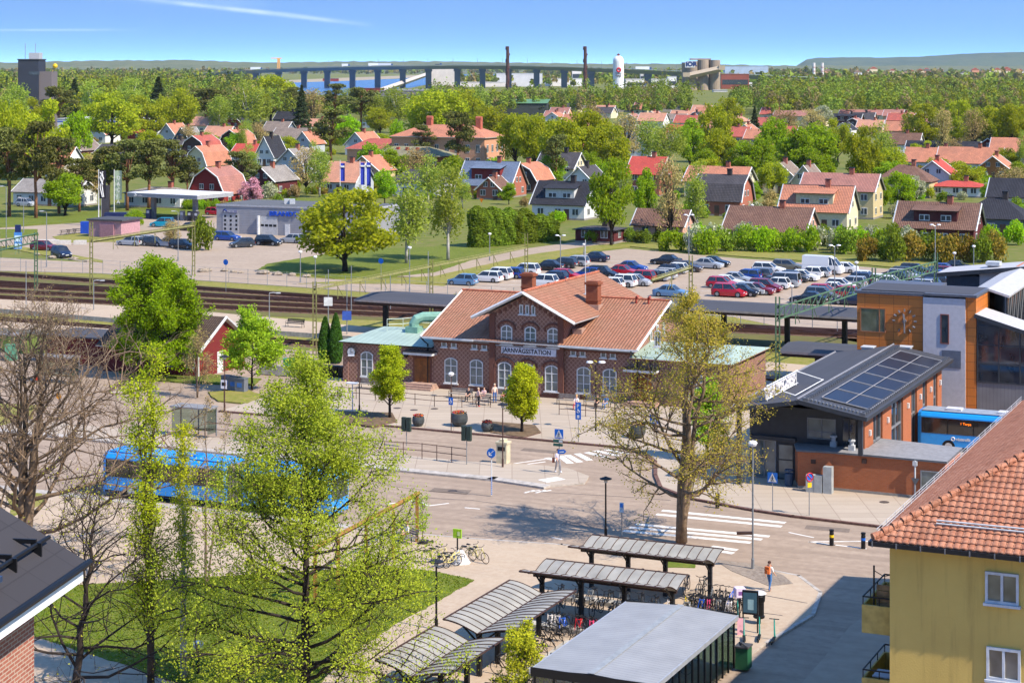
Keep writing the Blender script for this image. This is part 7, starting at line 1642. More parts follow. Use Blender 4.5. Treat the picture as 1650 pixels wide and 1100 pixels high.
# dark slab tower at far left
t,w,h,d=fbox('office_tower','dark slate high slab tower with rooftop masts at far left','tower block',29,62,206,97,14,(52,58,72),(60,62,68))
b=MB(); b.box(w/2+.02,w/2+6,1,13,0,h*.83,0); b.build('side_wall',plain((128,118,118),.8,k=.75),t)
b=MB(); b.box(-w*.05,w*.45,3,10,h+.4,h+3.5); b.build('roof_plant',plain((170,172,176),.7),t)
b=MB(); b.box(w*.05,w/2+.5,-.1,-.02,h*.78,h*.83); b.build('window_row',PANE,t)
for x in (-w*.3,w*.2): b=MB(); b.tube((x,6,h),(x,6,h+8),.16,n=4); b.build('mast',GREY,t)
b=MB(); b.lathe([(.2,-1.2),(1,-.7),(1.25,0),(1,.8),(.2,1.3)],10,(w/2+7,4,h*.83+2.6)); b.tube((w/2+5.6,4,h*.83),(w/2+7,4,h*.83+1.4),.15); b.build('yellow_sign',YEL,t)
# bridge
BRC=plain((140,154,160),.7,k=.8,var=.06,scale=.02); BRP_=plain((116,130,142),.7,k=.62,var=.06,scale=.02)
bt=thing('motorway_bridge','long grey motorway bridge on tall piers across the lake inlet','bridge',Vector((0,0,0)))
DK_=[(300,121,2900),(362,116.5,2760),(420,113,2650),(490,110,2540),(568,108,2460),(648,107,2400),(735,106,2350),(830,106.5,2300),(910,108.5,2260),(1000,112,2230),(1090,116,2210),(1180,120,2200),(1290,125.5,2200),(1400,131,2220)]
P=[at(x,y,dd) for x,y,dd in DK_]; b=MB(); vs=[];n=len(P)
for p in P: vs+=[(p.x,p.y-11,p.z),(p.x,p.y+11,p.z),(p.x,p.y+6,p.z-4.2),(p.x,p.y-6,p.z-4.2)]
b.add(vs,[(i*4+j,i*4+(j+1)%4,(i+1)*4+(j+1)%4,(i+1)*4+j) for i in range(n-1) for j in range(4)]); b.build('deck',BRC,bt)
b=MB(); b.path([p+Vector((0,-10.8,1.)) for p in P],.35,4); b.build('rail',BRC,bt)
for x in (413,450,490,528,568,609,649,691,737,778,820,865,909,953,997,1044,1088):
    for (xa,ya,da),(xb,yb,db) in zip(DK_,DK_[1:]):
        if xa<=x<xb: f=(x-xa)/(xb-xa); q=at(xa,ya,da).lerp(at(xb,yb,db),f); break
    m=MB(); m.M=Matrix.Translation((q.x,q.y,0)); m.prism([(-3.4,-6),(3.4,-6),(3.4,6),(-3.4,6)],-1,q.z-4.1); m.box(-4.4,4.4,-7,7,q.z-7,q.z-4.25); m.build('pier',BRP_,bt)
for x in range(410,1100,40):
    for (xa,ya,da),(xb,yb,db) in zip(DK_,DK_[1:]):
        if xa<=x<xb: q=at(xa,ya,da).lerp(at(xb,yb,db),(x-xa)/(xb-xa)); break
    m=MB(); m.tube(q,q+Vector((0,0,9)),.22,n=4); m.build('lamp_post',GREY,bt)
for i,(x,y,dd,c,L) in enumerate(((412,112.6,2660,(220,224,226),14),(556,107.6,2466,(226,226,226),8),(604,106.6,2428,(230,230,228),16),(620,106.6,2420,(200,204,210),16),(705,105.6,2366,(60,60,64),6),(1035,112.6,2222,(226,228,230),16))):
    p=at(x,y,dd); m=MB(); m.box(-L/2,L/2,-3,-.5,.2,3.6 if L>7 else 1.6,0); m.box(L/2+.1,L/2+2.2,-3,-.5,.2,2.8,1); tag(m.build('lorry',[plain(c,.5),plain((60,90,130),.5)],loc=p),['white lorry at the left end of the bridge','white van on the bridge above the second inlet bay','white trailer on the bridge, left of the pair','grey trailer on the bridge, right of the pair','dark vehicle on the bridge by the elevator tower','white lorry on the bridge right of the white tank'][i],'lorry')
# chimneys
for x,y0,y1,lab in ((818,150,75,'left dark brown lattice factory chimney in front of the bridge'),(943,150,75,'right dark brown lattice factory chimney left of the white tank')):
    p=G(x,y0); h=(y0-y1)*p.y/F; t=thing('chimney',lab,'chimney',p); m=MB(); m.tube((0,0,0),(0,0,h),2.1,1.7,10); m.build('shaft',plain((92,58,56),.8,k=.7,var=.35,scale=.2),t)
    m=MB(); k=0
    for i in range(26): a=i*.9; z=h*i/26; m.box(2.1*math.cos(a)-.5,2.1*math.cos(a)+.5,2.1*math.sin(a)-.5,2.1*math.sin(a)+.5,z,z+h/26); 
    m.build('ladder_cage',plain((110,66,60),.8,k=.7),t)
for x,lab in ((1311.5,'left one of two white banded chimneys before the mesa'),(1325,'right one of two white banded chimneys before the mesa')):
    p=at(x,128,3300); p.z=0; h=at(x,101.5,3300).z; t=thing('chimney',lab,'chimney',p); m=MB(); m.tube((0,0,0),(0,0,h),2.6,2.3,10); m.build('shaft',plain((232,226,222),.7,k=.85),t); m=MB()
    for k in (.35,.55,.75): m.tube((0,0,h*k),(0,0,h*k+1.5),2.75,n=10)
    m.build('band',plain((190,150,140),.7),t)
# white tank tower
p=G(996.5,152); h=(152-89)*p.y/F; r=8.8*p.y/F; t=thing('water_tower','white cylindrical tank tower with red ring emblem and rounded top','tank tower',p); m=MB(); pr=[(r,0)]+[(r,h-r*1.1)]+[(r*math.cos(a),h-r*1.1+r*1.0*math.sin(a)) for a in (.3,.6,.9,1.2,1.45)]+[(.3,h-r*.08)]
m.lathe(pr,20); m.build('tank',plain((232,232,232),.5,k=.9,var=.05,scale=.05),t,smooth=False); m=MB(); m.lathe([(1.6,0),(1.6,1.2),(.5,1.6),(.3,2.4)],8,(0,0,h-r*.1)); m.build('top_vent',plain((120,60,56),.6),t)
sdir=Vector((-p.x,-p.y,0)).normalized(); 
m=MB(); m.ring((0,-r-.25,h*.62),1.9,.75,'y',16,4); m.build('emblem',plain((200,30,44),.5),t)
text('lettering','Energi',2.4,plain((60,40,60),.5),t,(-3.3,-r-.3,h*.46),FACE_R,.3); text('lettering','Vänersborgs',1.45,plain((60,40,60),.5),t,(-3.9,-r-.3,h*.53),FACE_R,.3)
# silos
SIL=plain((176,158,138),.9,k=.7,var=.15,scale=.15); p=G(1128,152); dd=p.y; s=dd/F
t=thing('grain_silos','group of tall beige concrete grain silos with slanting conveyor and white sign','silos',p); 
for x,y,r_,tp_ in ((1107,3,9.6,101),(1115,-6,10,99),(1128,8,10,99),(1132,-6,10.5,97),(1146,8,9,97),(1151,-4,10.5,97)):
    m=MB(); m.tube(((x-1128)*s,y,0),((x-1128)*s,y,(152-tp_)*s),r_*s*.86,n=18); m.build('silo',SIL,t)
m=MB(); m.box(-16*s,17*s,-6,6,(152-97)*s,(152-94.5)*s); m.build('top_gallery',SIL,t)
q0=Vector((-20*s,-16,(152-122)*s));q1=Vector((30*s,-16,(152-111)*s)); m=MB(); m.path([q0,q1],3.2,4); m.box(-30*s,-19*s,-19,-12,(152-124)*s,(152-117)*s); m.box(27*s,37*s,-19,-12,(152-113)*s,(152-106)*s); m.build('conveyor',plain((196,178,152),.85,k=.75),t)
m=MB(); m.box(-26*s,-10.5*s,-15.,-14.,(152-109)*s,(152-99.6)*s); so_=m.build('sign_board',WHITE,t); text('lettering','IOR',7.6*s*1.25,plain((24,50,110),.5),so_,(-25*s,-15.1,(152-106.7)*s),FACE_R,.2,1.1,.3)
for a in [('factory','red brick factory right of the grain silos','factory',1162,1207,150,120,20,(158,86,70),(150,96,80)),('factory','white factory hall in front of the bridge, left of the right chimney','factory',800,874,140,119,30,(206,204,206),(214,214,216)),('factory','pale block plant with conveyor tower beside the bridge','factory',693,733,138,110,24,(206,196,186),(190,184,176)),('factory','long low white warehouse right of the conveyor plant','warehouse',728,820,141,133,20,(214,204,198),(206,202,200)),('factory','blue grey industrial plant behind the silos','factory',1168,1238,132,107,30,(160,176,194),(150,164,180)),('factory','white block building with a red stripe below the bridge','factory',1076,1090,149,124,14,(230,228,226),None),('factory','grey concrete block under the bridge right of the tank','factory',1032,1043,140,116,14,(196,192,186),None),('factory','low white buildings left of the white tank','factory',878,938,139,127,20,(226,222,220),None),('factory','pale office block under the bridge left of the right chimney','office building',922,937,138,112,14,(222,216,212),None),('factory','low white factory row right of the white tank','factory',1008,1075,146,128,20,(224,220,216),None),('factory','grey shed with conveyor foot below the pale plant','warehouse',640,690,151,145,30,(196,190,182),(160,158,154)),('factory','long dark roofed hall in front of the lake inlet','warehouse',612,690,157,147,30,(120,118,120),(124,122,122)),('factory','small white house by the dark roofed hall','house',645,668,170,158,12,(226,224,222),(120,120,122)),('factory','red boathouses across the inlet','boathouse',520,545,131.5,127,12,(150,50,50),(110,100,96)),('factory','low dark red barn before the conveyor','barn',572,618,150,143,14,(140,54,46),(120,60,52)),('factory','small white factory at the silo foot','factory',1150,1172,155,146,14,(200,196,190),(170,170,172)),('factory','white hall far right beyond the red brick factory','warehouse',1204,1222,141,123,20,(226,224,222),None),('factory','pale sheds along the water left of the mesa','warehouse',1236,1300,126,121,24,(206,208,212),None),('factory','long grey supermarket roof among the trees below the tank','store',878,1105,181,172,24,(150,146,142),(148,146,144))]:
    fbox(*a,win=1 if a[3]>900 and a[6]>110 else 0)
cv=MB(); A_=G(610,149);  B_=at(692,119,G(692,138).y); cv.path([A_+Vector((0,0,1)),B_],3.2,4); tag(cv.build('conveyor',plain((206,196,184),.8,k=.75)),'long slanting pale conveyor rising to the block plant','conveyor')
for i,x in enumerate((696,712)): p=G(x,137.5); m=MB(); m.lathe([(6,0),(6,14),(4,17),(.5,18)],12); tag(m.build('storage_tank',plain((226,222,216),.7,k=.85),loc=p),['left','right'][i]+' small pale tank in front of the block plant','tank')
cr=thing('tower_crane','distant orange tower crane behind the bridge','crane',at(449,108,3600)*1.0); p=at(449,126,3600); cr.location=(p.x,p.y,0); h=at(449,95,3600).z; m=MB(); m.box(-2.6,2.6,-2,2,0,h); m.build('mast',plain((216,160,90),.7),cr); m=MB(); m.box(-14,6,-1,1,h,h+2); m.build('jib',plain((226,180,110),.7),cr)
rr=random.Random(12)
for i,(x,y) in enumerate(((762,124.5),(778,124),(806,123.2),(816,123),(655,131),(668,128.5))): m=MB(); m.box(-4,4,-2,2,.2,1.6,0); m.prism([(-2,-1),(2,-1),(2,1),(-2,1)],1.6,3.4,0); tag(m.build('boat',WHITE,loc=G(x,y)),'tiny white boat on the blue inlet beyond the bridge','boat','boats on the inlet')['px']=float(x)
for i in range(26): 
    x=rr.uniform(1330,1650); y=rr.uniform(111,119.5); dd=rr.uniform(3600,5200); m=MB(); m.box(-7,7,-5,5,0,5,0); m.prof([(-7.5,5),(7.5,5),(0,9)],-5.5,5.5,1); o=m.build('distant_house',[plain(rr.choice([(230,226,220),(214,150,120),(226,206,170)]),.8),plain(rr.choice([(170,90,70),(110,100,96),(150,120,104)]),.8)],loc=at(x,y,dd)-Vector((0,0,5))); tag(o,'tiny pale house far off on the slope below the mesa','house','distant houses below the mesa'); o['px']=float(x)
def quads_at(rng,cen,size,nrm_bias=None,aspect=.6):
    n=len(cen); a=rng.normal(size=(n,3)); 
    if nrm_bias is not None: a=a+nrm_bias
    a/=np.linalg.norm(a,axis=1,keepdims=True)+1e-9
    b=rng.normal(size=(n,3)); t=np.cross(a,b); t/=np.linalg.norm(t,axis=1,keepdims=True)+1e-9; w=np.cross(a,t)
    s=(size*(.7+.6*rng.random(n)))[:,None] if np.isscalar(size) else (size*(.7+.6*rng.random(n)))[:,None]
    v=np.stack([cen+t*s,cen+w*s*aspect,cen-t*s,cen-w*s*aspect],1).reshape(-1,3)
    return v,np.arange(4*n).reshape(n,4)
def clumps(rng,n,R_,rz,zc,lo=.45,zmin=-.55):
    c=[]
    while len(c)<n:
        d=rng.normal(size=3); d/=np.linalg.norm(d)
        if d[2]<zmin: continue
        q=lo+(1-lo)*rng.random()**.6; c.append((d[0]*R_*q,d[1]*R_*q,zc+d[2]*rz*q))
    return np.array(c)
def cloud(rng,cl,n,cr,size,sq=.7,bias=.6):
    k=rng.integers(0,len(cl),n); d=rng.normal(size=(n,3)); d/=np.linalg.norm(d,axis=1,keepdims=True); r=cr*(rng.random(n)**.45)
    off=d*r[:,None]; off[:,2]*=sq
    nb=d*bias+np.array([0,0,.35])
    return quads_at(rng,cl[k]+off,size,nb)
BARK=plain((104,88,74),.95,k=.55,var=.35,scale=2.); BARKD=plain((74,62,54),.95,k=.5,var=.3,scale=2.); BARKW=plain((206,200,190),.9,k=.7,var=.3,scale=1.5); BARKP=plain((176,120,84),.95,k=.6,var=.3); TWIG=plain((150,126,102),.95,k=.62,var=.25)
LK=1.12
LM={'O':leafmat('oak_leaves',(162,160,38),(128,134,26),LK),'L':leafmat('lime_leaves',(146,164,36),(108,136,24),LK),'B':leafmat('birch_leaves',(158,166,74),(128,144,52),LK),'P':leafmat('pine_needles',(116,116,62),(84,88,44),LK*.85,.12),'S':leafmat('spruce_needles',(78,92,58),(58,72,44),LK*.8,.1),'R':leafmat('budding_twigs',(172,148,100),(138,114,76),LK,.2),'G':leafmat('fresh_green_leaves',(154,182,34),(118,156,20),LK),'H':leafmat('hedge_leaves',(120,134,40),(90,108,32),LK,.2),'K':leafmat('cherry_blossom',(238,180,200),(226,150,178),.8,.3),'W':leafmat('white_blossom',(226,222,200),(170,178,120),.75,.3),'M':leafmat('bronze_leaves',(150,120,50),(120,104,44),LK,.25)}
def limbs(b,rng,cl,h,tr,th,nl,mi=0):
    b.path([(0,0,-.1),(0,0,th*.5),(rng.normal()*.1,rng.normal()*.1,th),(rng.normal()*.3,rng.normal()*.3,h*.75)],[tr*1.25,tr,tr*.85,tr*.25],7,mi)
    idx=rng.choice(len(cl),min(nl,len(cl)),replace=False)
    for i in idx:
        c=cl[i]; z0=th*(.75+.6*rng.random()); m=np.array([c[0]*.45,c[1]*.45,z0+(c[2]-z0)*.6])
        b.path([(0,0,min(z0,h*.6)),tuple(m),tuple(c)],[tr*.5,tr*.28,tr*.08],5,mi)
PT={}
def proto_mesh(kind,var):
    key=(kind,var)
    if key in PT: return PT[key]
    rng=np.random.default_rng(100+hash_(kind)*7+var); b=MB()
    if kind in('O','L','G','R'):
        h,Rr=12.,{'O':5.6,'L':4.6,'G':4.8,'R':4.8}[kind]; zc=6.3; cl=clumps(rng,40 if kind!='R' else 44,Rr*.86,5.0,zc,.4,-.8); limbs(b,rng,cl,h,.3,1.8,16 if kind!='R' else 40)
        n={'O':6600,'L':6800,'G':6800,'R':3000}[kind]; v,f=cloud(rng,cl,n,1.75,.27 if kind!='R' else .2)
        bark=BARKD
    elif kind=='B':
        h,Rr=13.,3.2; zc=7.6; cl=clumps(rng,40,Rr*.8,5.2,zc,.3,-.9); limbs(b,rng,cl,h,.2,4.,20); v,f=cloud(rng,cl,3600,1.35,.2,1.35,.2); bark=BARKW
    elif kind=='P':
        h,Rr=15.,4.; cl=[]
        for i in range(26):
            t=.5+.5*rng.random(); r=Rr*(1.05-abs(t-.68)*1.5)*(.35+.65*rng.random()); a=rng.random()*6.28; cl.append((r*math.cos(a),r*math.sin(a),h*t-1))
        cl=np.array(cl); limbs(b,rng,cl,h,.28,7.,22); v,f=cloud(rng,cl,4200,1.5,.26,.5,.3); bark=BARKP
    elif kind=='S':
        h,Rr=14.,2.6; n=3600; t=rng.random(n)**.8; a=rng.random(n)*6.28; r=Rr*(1-t)*(.55+.45*rng.random(n))*(1+.25*np.sin(t*60)); cen=np.stack([r*np.cos(a),r*np.sin(a),.6+t*(h-.6)-.25*r],1); v,f=quads_at(rng,cen,.3,np.array([0,0,.8])); b.path([(0,0,0),(0,0,h*.9)],[.2,.04],6); bark=BARKD
    elif kind=='C':
        n=5200; t=rng.random(n); a=rng.random(n)*6.28; rr_=1.*np.minimum(1,(1-t)*5+.25)*(.86+.2*rng.random(n))*(1+.1*np.sin(a*3+t*9)); cen=np.stack([rr_*np.cos(a),rr_*np.sin(a),t*8.],1); v,f=quads_at(rng,cen,.17,np.stack([np.cos(a),np.sin(a),a*0+.4],1)); b.path([(0,0,0),(0,0,6)],[.12,.03],5); bark=BARKD
    elif kind=='bush':
        cl=clumps(rng,16,.72,.5,.42,.4,-.5); v,f=cloud(rng,cl,1500,.36,.075,.9,.5); b.path([(0,0,0),(0,0,.4)],[.05,.03],5); bark=BARKD
    me=MB_mesh(b,'trunk',[bark]); cm=npmesh('crown',v,f,[LM['H']]); PT[key]=(me,cm); return PT[key]
def hash_(s): return sum(ord(c)*(i+1) for i,c in enumerate(s))
def MB_mesh(b,name,mats):
    me=bpy.data.meshes.new(name); me.from_pydata(b.v,[],b.f)
    for m in mats: me.materials.append(m)
    me.polygons.foreach_set('use_smooth',[True]*len(b.f)); return me
def put(name,label,cat,kind,mk,p,hs,ws,group,px,var=None,rz=None):
    var=R.randrange(3) if var is None else var
    tm,cm=proto_mesh(kind,var); t=thing(name,label,cat,p,R.uniform(0,6.28) if rz is None else rz,group); t.scale=(ws,ws,hs); t['px']=float(px)
    if kind!='bush': link('trunk',tm,t)
    c=link('crown' if kind!='bush' else 'foliage',cm,t)
    objmat(c,LM[mk]); return t
KD={'O':('oak','olive yellow oak'),'L':('leafy_tree','bright green broadleaf tree'),'G':('leafy_tree','vivid lime green tree'),'B':('birch','pale green birch'),'P':('pine','dark green pine'),'S':('spruce','dark pointed spruce'),'R':('bare_tree','brownish barely leafed tree'),'W':('blossoming_tree','white blossoming tree')}
BASEH={'O':12.,'L':12.,'G':12.,'R':12.,'B':13.5,'P':15.2,'S':14.}; BASEW={'O':12.,'L':10.4,'G':10.6,'R':10.8,'B':8.,'P':9.,'S':5.4}
REG=[((0,140,225,400),'beside the petrol station flags'),((140,320,215,345),'behind the petrol station canopy'),((0,140,150,226),'around the dark slab tower'),((140,320,140,216),'behind the far left rooftops'),((320,480,100,240),'behind the grey roof cluster'),((480,620,120,330),'around the dark pine near the blue flags'),((600,860,120,215),'in front of the inlet bridge'),((600,860,214,330),'around the salmon school'),((860,1010,150,300),'behind the black roofed white house'),((1000,1160,150,300),'among roofs below the silos'),((1160,1300,150,330),'by the bright crowns beside the yellow brick house'),((1300,1480,150,330),'behind the yellow brick house'),((1480,1700,150,240),'in the oak row above the right rooftops'),((1480,1700,240,400),'among the gardens at far right')]
def region(x,y):
    for (a,b_,c,d),s in REG:
        if a<=x<b_ and c<=y<d: return s
    return 'in the middle distance'
def tree(px,base,top,wpx,kind,mk=None,label=None):
    p=G(px,base); s=p.y/F; h=(base-top)*s; w=wpx*s; nm,ds=KD[kind]
    pk='L' if kind=='W' else kind
    return put(nm,label or f'{ds} {region(px,base)}','tree',pk,mk or kind,p,h/BASEH[pk],w/BASEW[pk],'trees of the town',px)
for a in [(15,350,200,84,'P'),(58,352,188,80,'P'),(95,345,212,72,'P'),(128,342,250,60,'P'),(105,348,275,78,'L'),(175,337,228,74,'P'),(205,340,220,80,'P'),(240,336,216,78,'P'),(278,332,220,78,'P'),(302,326,250,46,'P'),(-5,345,210,60,'P'),(150,330,262,44,'R'),
 (14,300,158,95,'O'),(64,290,148,100,'O'),(122,262,172,56,'G'),(180,236,140,108,'O'),(236,228,146,84,'O'),(288,222,140,76,'O'),(334,208,136,76,'P'),(352,214,150,58,'B'),(398,216,130,84,'B'),(25,230,130,70,'B'),(95,220,132,60,'P'),(62,232,150,60,'O'),(372,200,150,50,'G'),(420,205,140,50,'B'),(150,210,128,60,'B'),(210,205,125,70,'B'),(255,200,125,60,'S'),(300,195,128,60,'B'),(120,200,128,50,'S'),
 (436,198,112,84,'O'),(408,205,135,60,'O'),(468,200,136,44,'P'),(486,222,138,42,'S'),(506,204,140,48,'R'),(540,198,132,52,'P'),(582,214,134,58,'P'),(606,214,150,66,'B'),(640,214,140,64,'B'),(560,190,142,50,'B'),(525,190,150,40,'B'),(664,200,150,46,'O'),
 (533,262,172,74,'P'),(560,248,182,50,'G'),(515,318,238,56,'B'),(598,300,226,52,'L'),(612,220,172,60,'O'),(550,215,190,40,'L'),(440,262,215,34,'W'),
 (702,236,134,116,'O'),(748,226,142,76,'O'),(796,240,164,92,'O'),(832,276,172,70,'O'),(738,292,172,64,'P'),(684,272,198,44,'P'),(640,262,190,30,'G'),(650,240,226,24,'O'),
 (862,282,172,84,'O'),(905,290,178,84,'O'),(945,278,164,84,'O'),(985,290,190,84,'O'),(955,240,165,60,'R'),(1008,262,178,62,'R'),(880,240,190,60,'O'),(1046,268,188,62,'B'),(1078,278,196,72,'B'),(1112,276,190,60,'L'),(1150,262,164,66,'O'),(1172,224,150,60,'O'),(1136,306,236,60,'L'),(1160,298,204,70,'O'),(1200,300,222,66,'L'),(1228,300,214,60,'L'),(1248,272,186,60,'G'),(1285,306,204,80,'L'),(1318,304,192,90,'L'),(1392,306,192,70,'O'),(1216,222,172,26,'S'),(1350,262,184,50,'O'),(1420,274,196,46,'B'),(1262,226,172,60,'R'),(1310,222,172,60,'R'),(1325,208,168,40,'W'),
 (1490,244,158,74,'O'),(1545,244,152,72,'O'),(1592,248,162,72,'O'),(1630,254,158,72,'O'),(1465,240,178,40,'R'),(1518,262,170,46,'R'),(1655,250,160,60,'O'),(1570,250,170,50,'R'),
 (1452,344,272,58,'G'),(1420,346,284,36,'L'),(1476,330,280,34,'W'),(1640,296,258,38,'L'),(1596,330,292,36,'L'),
 (985,396,246,78,'L'),(1080,390,246,70,'R'),(1124,380,258,58,'B'),(1040,370,270,46,'L'),(1002,350,262,50,'B'),(1352,352,300,30,'L'),(1215,330,290,30,'L'),
 (820,330,292,26,'L'),(745,336,280,46,'B'),(722,420,262,96,'B'),(655,425,272,100,'B'),(620,330,270,40,'G'),(690,330,250,60,'B')]:
    tree(*a)
p=G(556,438); put('oak','huge olive yellow oak on the lawn beside the garage','tree','O','O',p,(438-288)*p.y/F/12.,176*p.y/F/12.,None,556,0)
p=G(405,334); put('cherry_tree','pink blossoming cherry tree before the dark brown house','tree','L','K',p,(334-286)*p.y/F/12,44*p.y/F/10.4,None,405,1)
for (x,bs,tp,w,mk,lab) in [(215,372,335,40,'L','bright green small tree behind the pink kiosk roof'),(276,398,352,46,'R','thin leafed little tree before the petrol pumps')]:
    p=G(x,bs); put('small_tree',lab,'tree','G' if mk=='L' else 'R',mk,p,(bs-tp)*p.y/F/12,w*p.y/F/10.6,None,x)
# garden trees standing just behind the houses
r5=random.Random(77); k5=0
for (hx,hy,hr) in HOUSE_XY:
    for q in range(2):
        if r5.random()<.2 or k5>=150: continue
        p=Vector((hx,hy,0))+V*(hr+r5.uniform(2,9))+U*r5.uniform(-hr*1.3,hr*1.3)
        if any((p.x-a)**2+(p.y-c)**2<(d+1.5)**2 for a,c,d in HOUSE_XY): continue
        if p.y<400 or p.y>700: continue
        x,y=px_of(p); kd=r5.choice('OOLLBBBRRGPO'); nm,ds=KD[kd]; k5+=1
        put(nm,ds+' behind a roof '+region(x,y),'tree',kd,kd,p,r5.uniform(.6,.95),r5.uniform(.65,1.),'garden trees behind the roofs',x)
# shrubs
SH=[(324,404,352,50,'H','dense round olive bush by the parked estate cars'),(1570,310,272,58,'L','big round clipped green bush before the orange roof'),(1640,372,332,40,'G','green shrub at the right edge by the hipped roof'),(1448,352,326,44,'W','white flowering shrub left of the brown red house')]
rr=random.Random(21)
for i in range(15): SH.append((1088+i*27+rr.uniform(-6,6),409-rr.uniform(0,6),374-rr.uniform(0,10),rr.uniform(40,60),rr.choice('LLGHW'),'green shrub in the hedge bank above the car park'))
for i in range(9): SH.append((1395+i*26+rr.uniform(-6,6),424-rr.uniform(0,6),382-rr.uniform(0,8),rr.uniform(40,58),rr.choice('MMHH'),'bronze tinged shrub on the bank below the brown red house'))
for i in range(14): SH.append((1120+i*40+rr.uniform(-8,8),398-rr.uniform(0,4),366-rr.uniform(0,8),rr.uniform(36,52),rr.choice('LHWG'),'taller garden shrub behind the hedge bank'))
for i in range(9): SH.append((950+i*16+rr.uniform(-4,4),392-rr.uniform(0,3),375-rr.uniform(0,6),rr.uniform(22,34),rr.choice('HHL'),'low clipped hedge shrub at the end of the lawn'))
for i in range(18): SH.append((rr.uniform(1200,1650),rr.uniform(322,360),0,rr.uniform(22,36),rr.choice('LGWHR'),'small garden shrub between the houses at right'))
for i in range(14): SH.append((rr.uniform(400,880),rr.uniform(300,338),0,rr.uniform(20,32),rr.choice('LGHHR'),'small garden shrub between the houses in the middle'))
for i in range(8): SH.append((300+i*12,338,322,20,rr.choice('LGR'),'little shrub before the red gambrel house'))
for (x,bs,tp,w,mk,lab) in SH:
    p=G(x,bs); s=p.y/F; tp=tp or bs-w*.75; t=put('shrub',lab,'shrub','bush',mk,p,(bs-tp)*s,w*s/2,'garden shrubs',x)
for i in range(15):
    x=768+i*8.6; bs=398-i*.75; tp=332+(i%3)*3+(8 if i>9 else 0)+i*.4; p=G(x,bs); q=p.y/F; put('conifer','tall clipped olive conifer in the hedge wall left of the white house','tree','C','H',p,(bs-tp)*q/8,1.35+.2*(i%2),'conifers of the tall hedge',x)
k6=0
for (hx,hy,hr) in HOUSE_XY:
    for q in range(3):
        p=Vector((hx,hy,0))-V*(hr+r5.uniform(1.5,6))+U*r5.uniform(-hr*1.8,hr*1.8)
        if p.y<345 or k6>170 or any((p.x-a)**2+(p.y-c)**2<d*d for a,c,d in HOUSE_XY): continue
        k6+=1; x,y=px_of(p); s=r5.uniform(1.2,3.); put('shrub','small garden shrub '+region(x,y),'shrub','bush',r5.choice('LGHHROWM'),p,s*r5.uniform(.7,1.2),s*.8,'garden shrubs by the houses',x)
# ---------------- woodlands: seen as one mass
def wood(name,rects,mats,seed,nq,hm=(11,19),zf=None,size=.9):
    rng=np.random.default_rng(seed); V_=[];M_=[];
    for (x0,x1,d0,d1,sp,nq_,sz) in rects:
        d=d0; 
        while d<d1:
            xa=(x0-CX)*d/F;xb=(x1-CX)*d/F; n=int((xb-xa)/sp)+1
            xs=xa+(np.arange(n)+.5+rng.uniform(-.45,.45,n))*sp; ds=d+rng.uniform(-.5,.5,n)*sp
            for x,y in zip(xs,ds):
                h=rng.uniform(*hm)*(.82+.2*math.sin(x*.031+y*.013)+.18*math.sin(x*.011-y*.023)+rng.normal()*.1); r=h*rng.uniform(.17,.34); z0=zf(x,y) if zf else 0
                m=rng.choice(len(mats),p=[q for _,q in mats]) if math.sin(x*.05+2*math.sin(y*.02))+rng.normal()*.6<.9 else int(rng.integers(0,len(mats))); con=mats[m][0]=='S'
                dirs=rng.normal(size=(nq_,3)); dirs/=np.linalg.norm(dirs,axis=1,keepdims=True); dirs[:,2]=np.abs(dirs[:,2])*1.15-.25
                lump=1+.22*np.sin(dirs[:,0]*5+x)+.22*np.sin(dirs[:,1]*6+dirs[:,2]*4+y)
                if con: t=rng.random(nq_); a=rng.random(nq_)*6.28; rr_=r*.75*(1-t)+.15; cen=np.stack([x+rr_*np.cos(a),y+rr_*np.sin(a),z0+h*.15+t*h*.95],1); nb=np.array([0,0,.6])
                else: cen=np.stack([x+dirs[:,0]*r*lump,y+dirs[:,1]*r*lump,z0+h*.58+dirs[:,2]*h*.42*lump],1); nb=dirs*.9+np.array([0,0,.3])
                v,f=quads_at(rng,cen,sz,nb,.75); V_.append(v); M_.append(np.full(nq_,m))
            d+=sp
    v=np.concatenate(V_); f=np.arange(len(v)).reshape(-1,4)
    o=link(name,npmesh(name,v,f,[WM[k] for k,_ in mats],np.concatenate(M_))); tag(o,kind='stuff'); return o
WM={k:leafmat('wood_'+k,c1,c2,LK*.74,.25,.24,.02) for k,c1,c2 in (('O',(158,158,50),(130,136,38)),('B',(154,166,70),(124,146,48)),('P',(108,114,62),(80,90,48)),('R',(164,144,98),(134,118,80)),('S',(78,94,58),(60,76,46)))}
wood('left_woodland',[(-70,470,950,1150,9.,150,.62),(-80,392,1150,1500,9.5,120,.75),(-80,385,1500,2300,12.,80,1.05),(385,455,1500,1720,12.,70,1.1)],[('O',.34),('B',.36),('P',.16),('R',.08),('S',.06)],1,80)
wood('far_left_woodland',[(-90,372,2300,3900,20,34,2.)],[('O',.2),('B',.3),('P',.25),('R',.25)],2,30)
def mound(x,y): return 4.5*math.exp(-((y-2050)/520)**2)*math.exp(-((x-230)/330)**4)
wood('centre_woodland',[(815,1100,1150,1330,8.,170,.6),(690,830,1120,1260,9,120,.65),(1180,1260,1150,1300,8.5,140,.65),(470,690,1040,1180,10,120,.65)],[('O',.14),('B',.62),('P',.1),('R',.14)],3,80)
wood('right_woodland',[(1225,1720,1050,1500,9.,140,.66),(1225,1740,1500,2300,12.5,76,1.1)],[('O',.36),('B',.48),('P',.05),('R',.11)],4,80,hm=(9,15),zf=mound)
wood('far_shore_woodland',[(-100,400,4000,6200,42,16,5.),(380,860,6350,7400,42,16,5.),(860,1330,4200,6500,44,16,5.)],[('O',.1),('B',.2),('P',.4),('R',.3)],5,20)
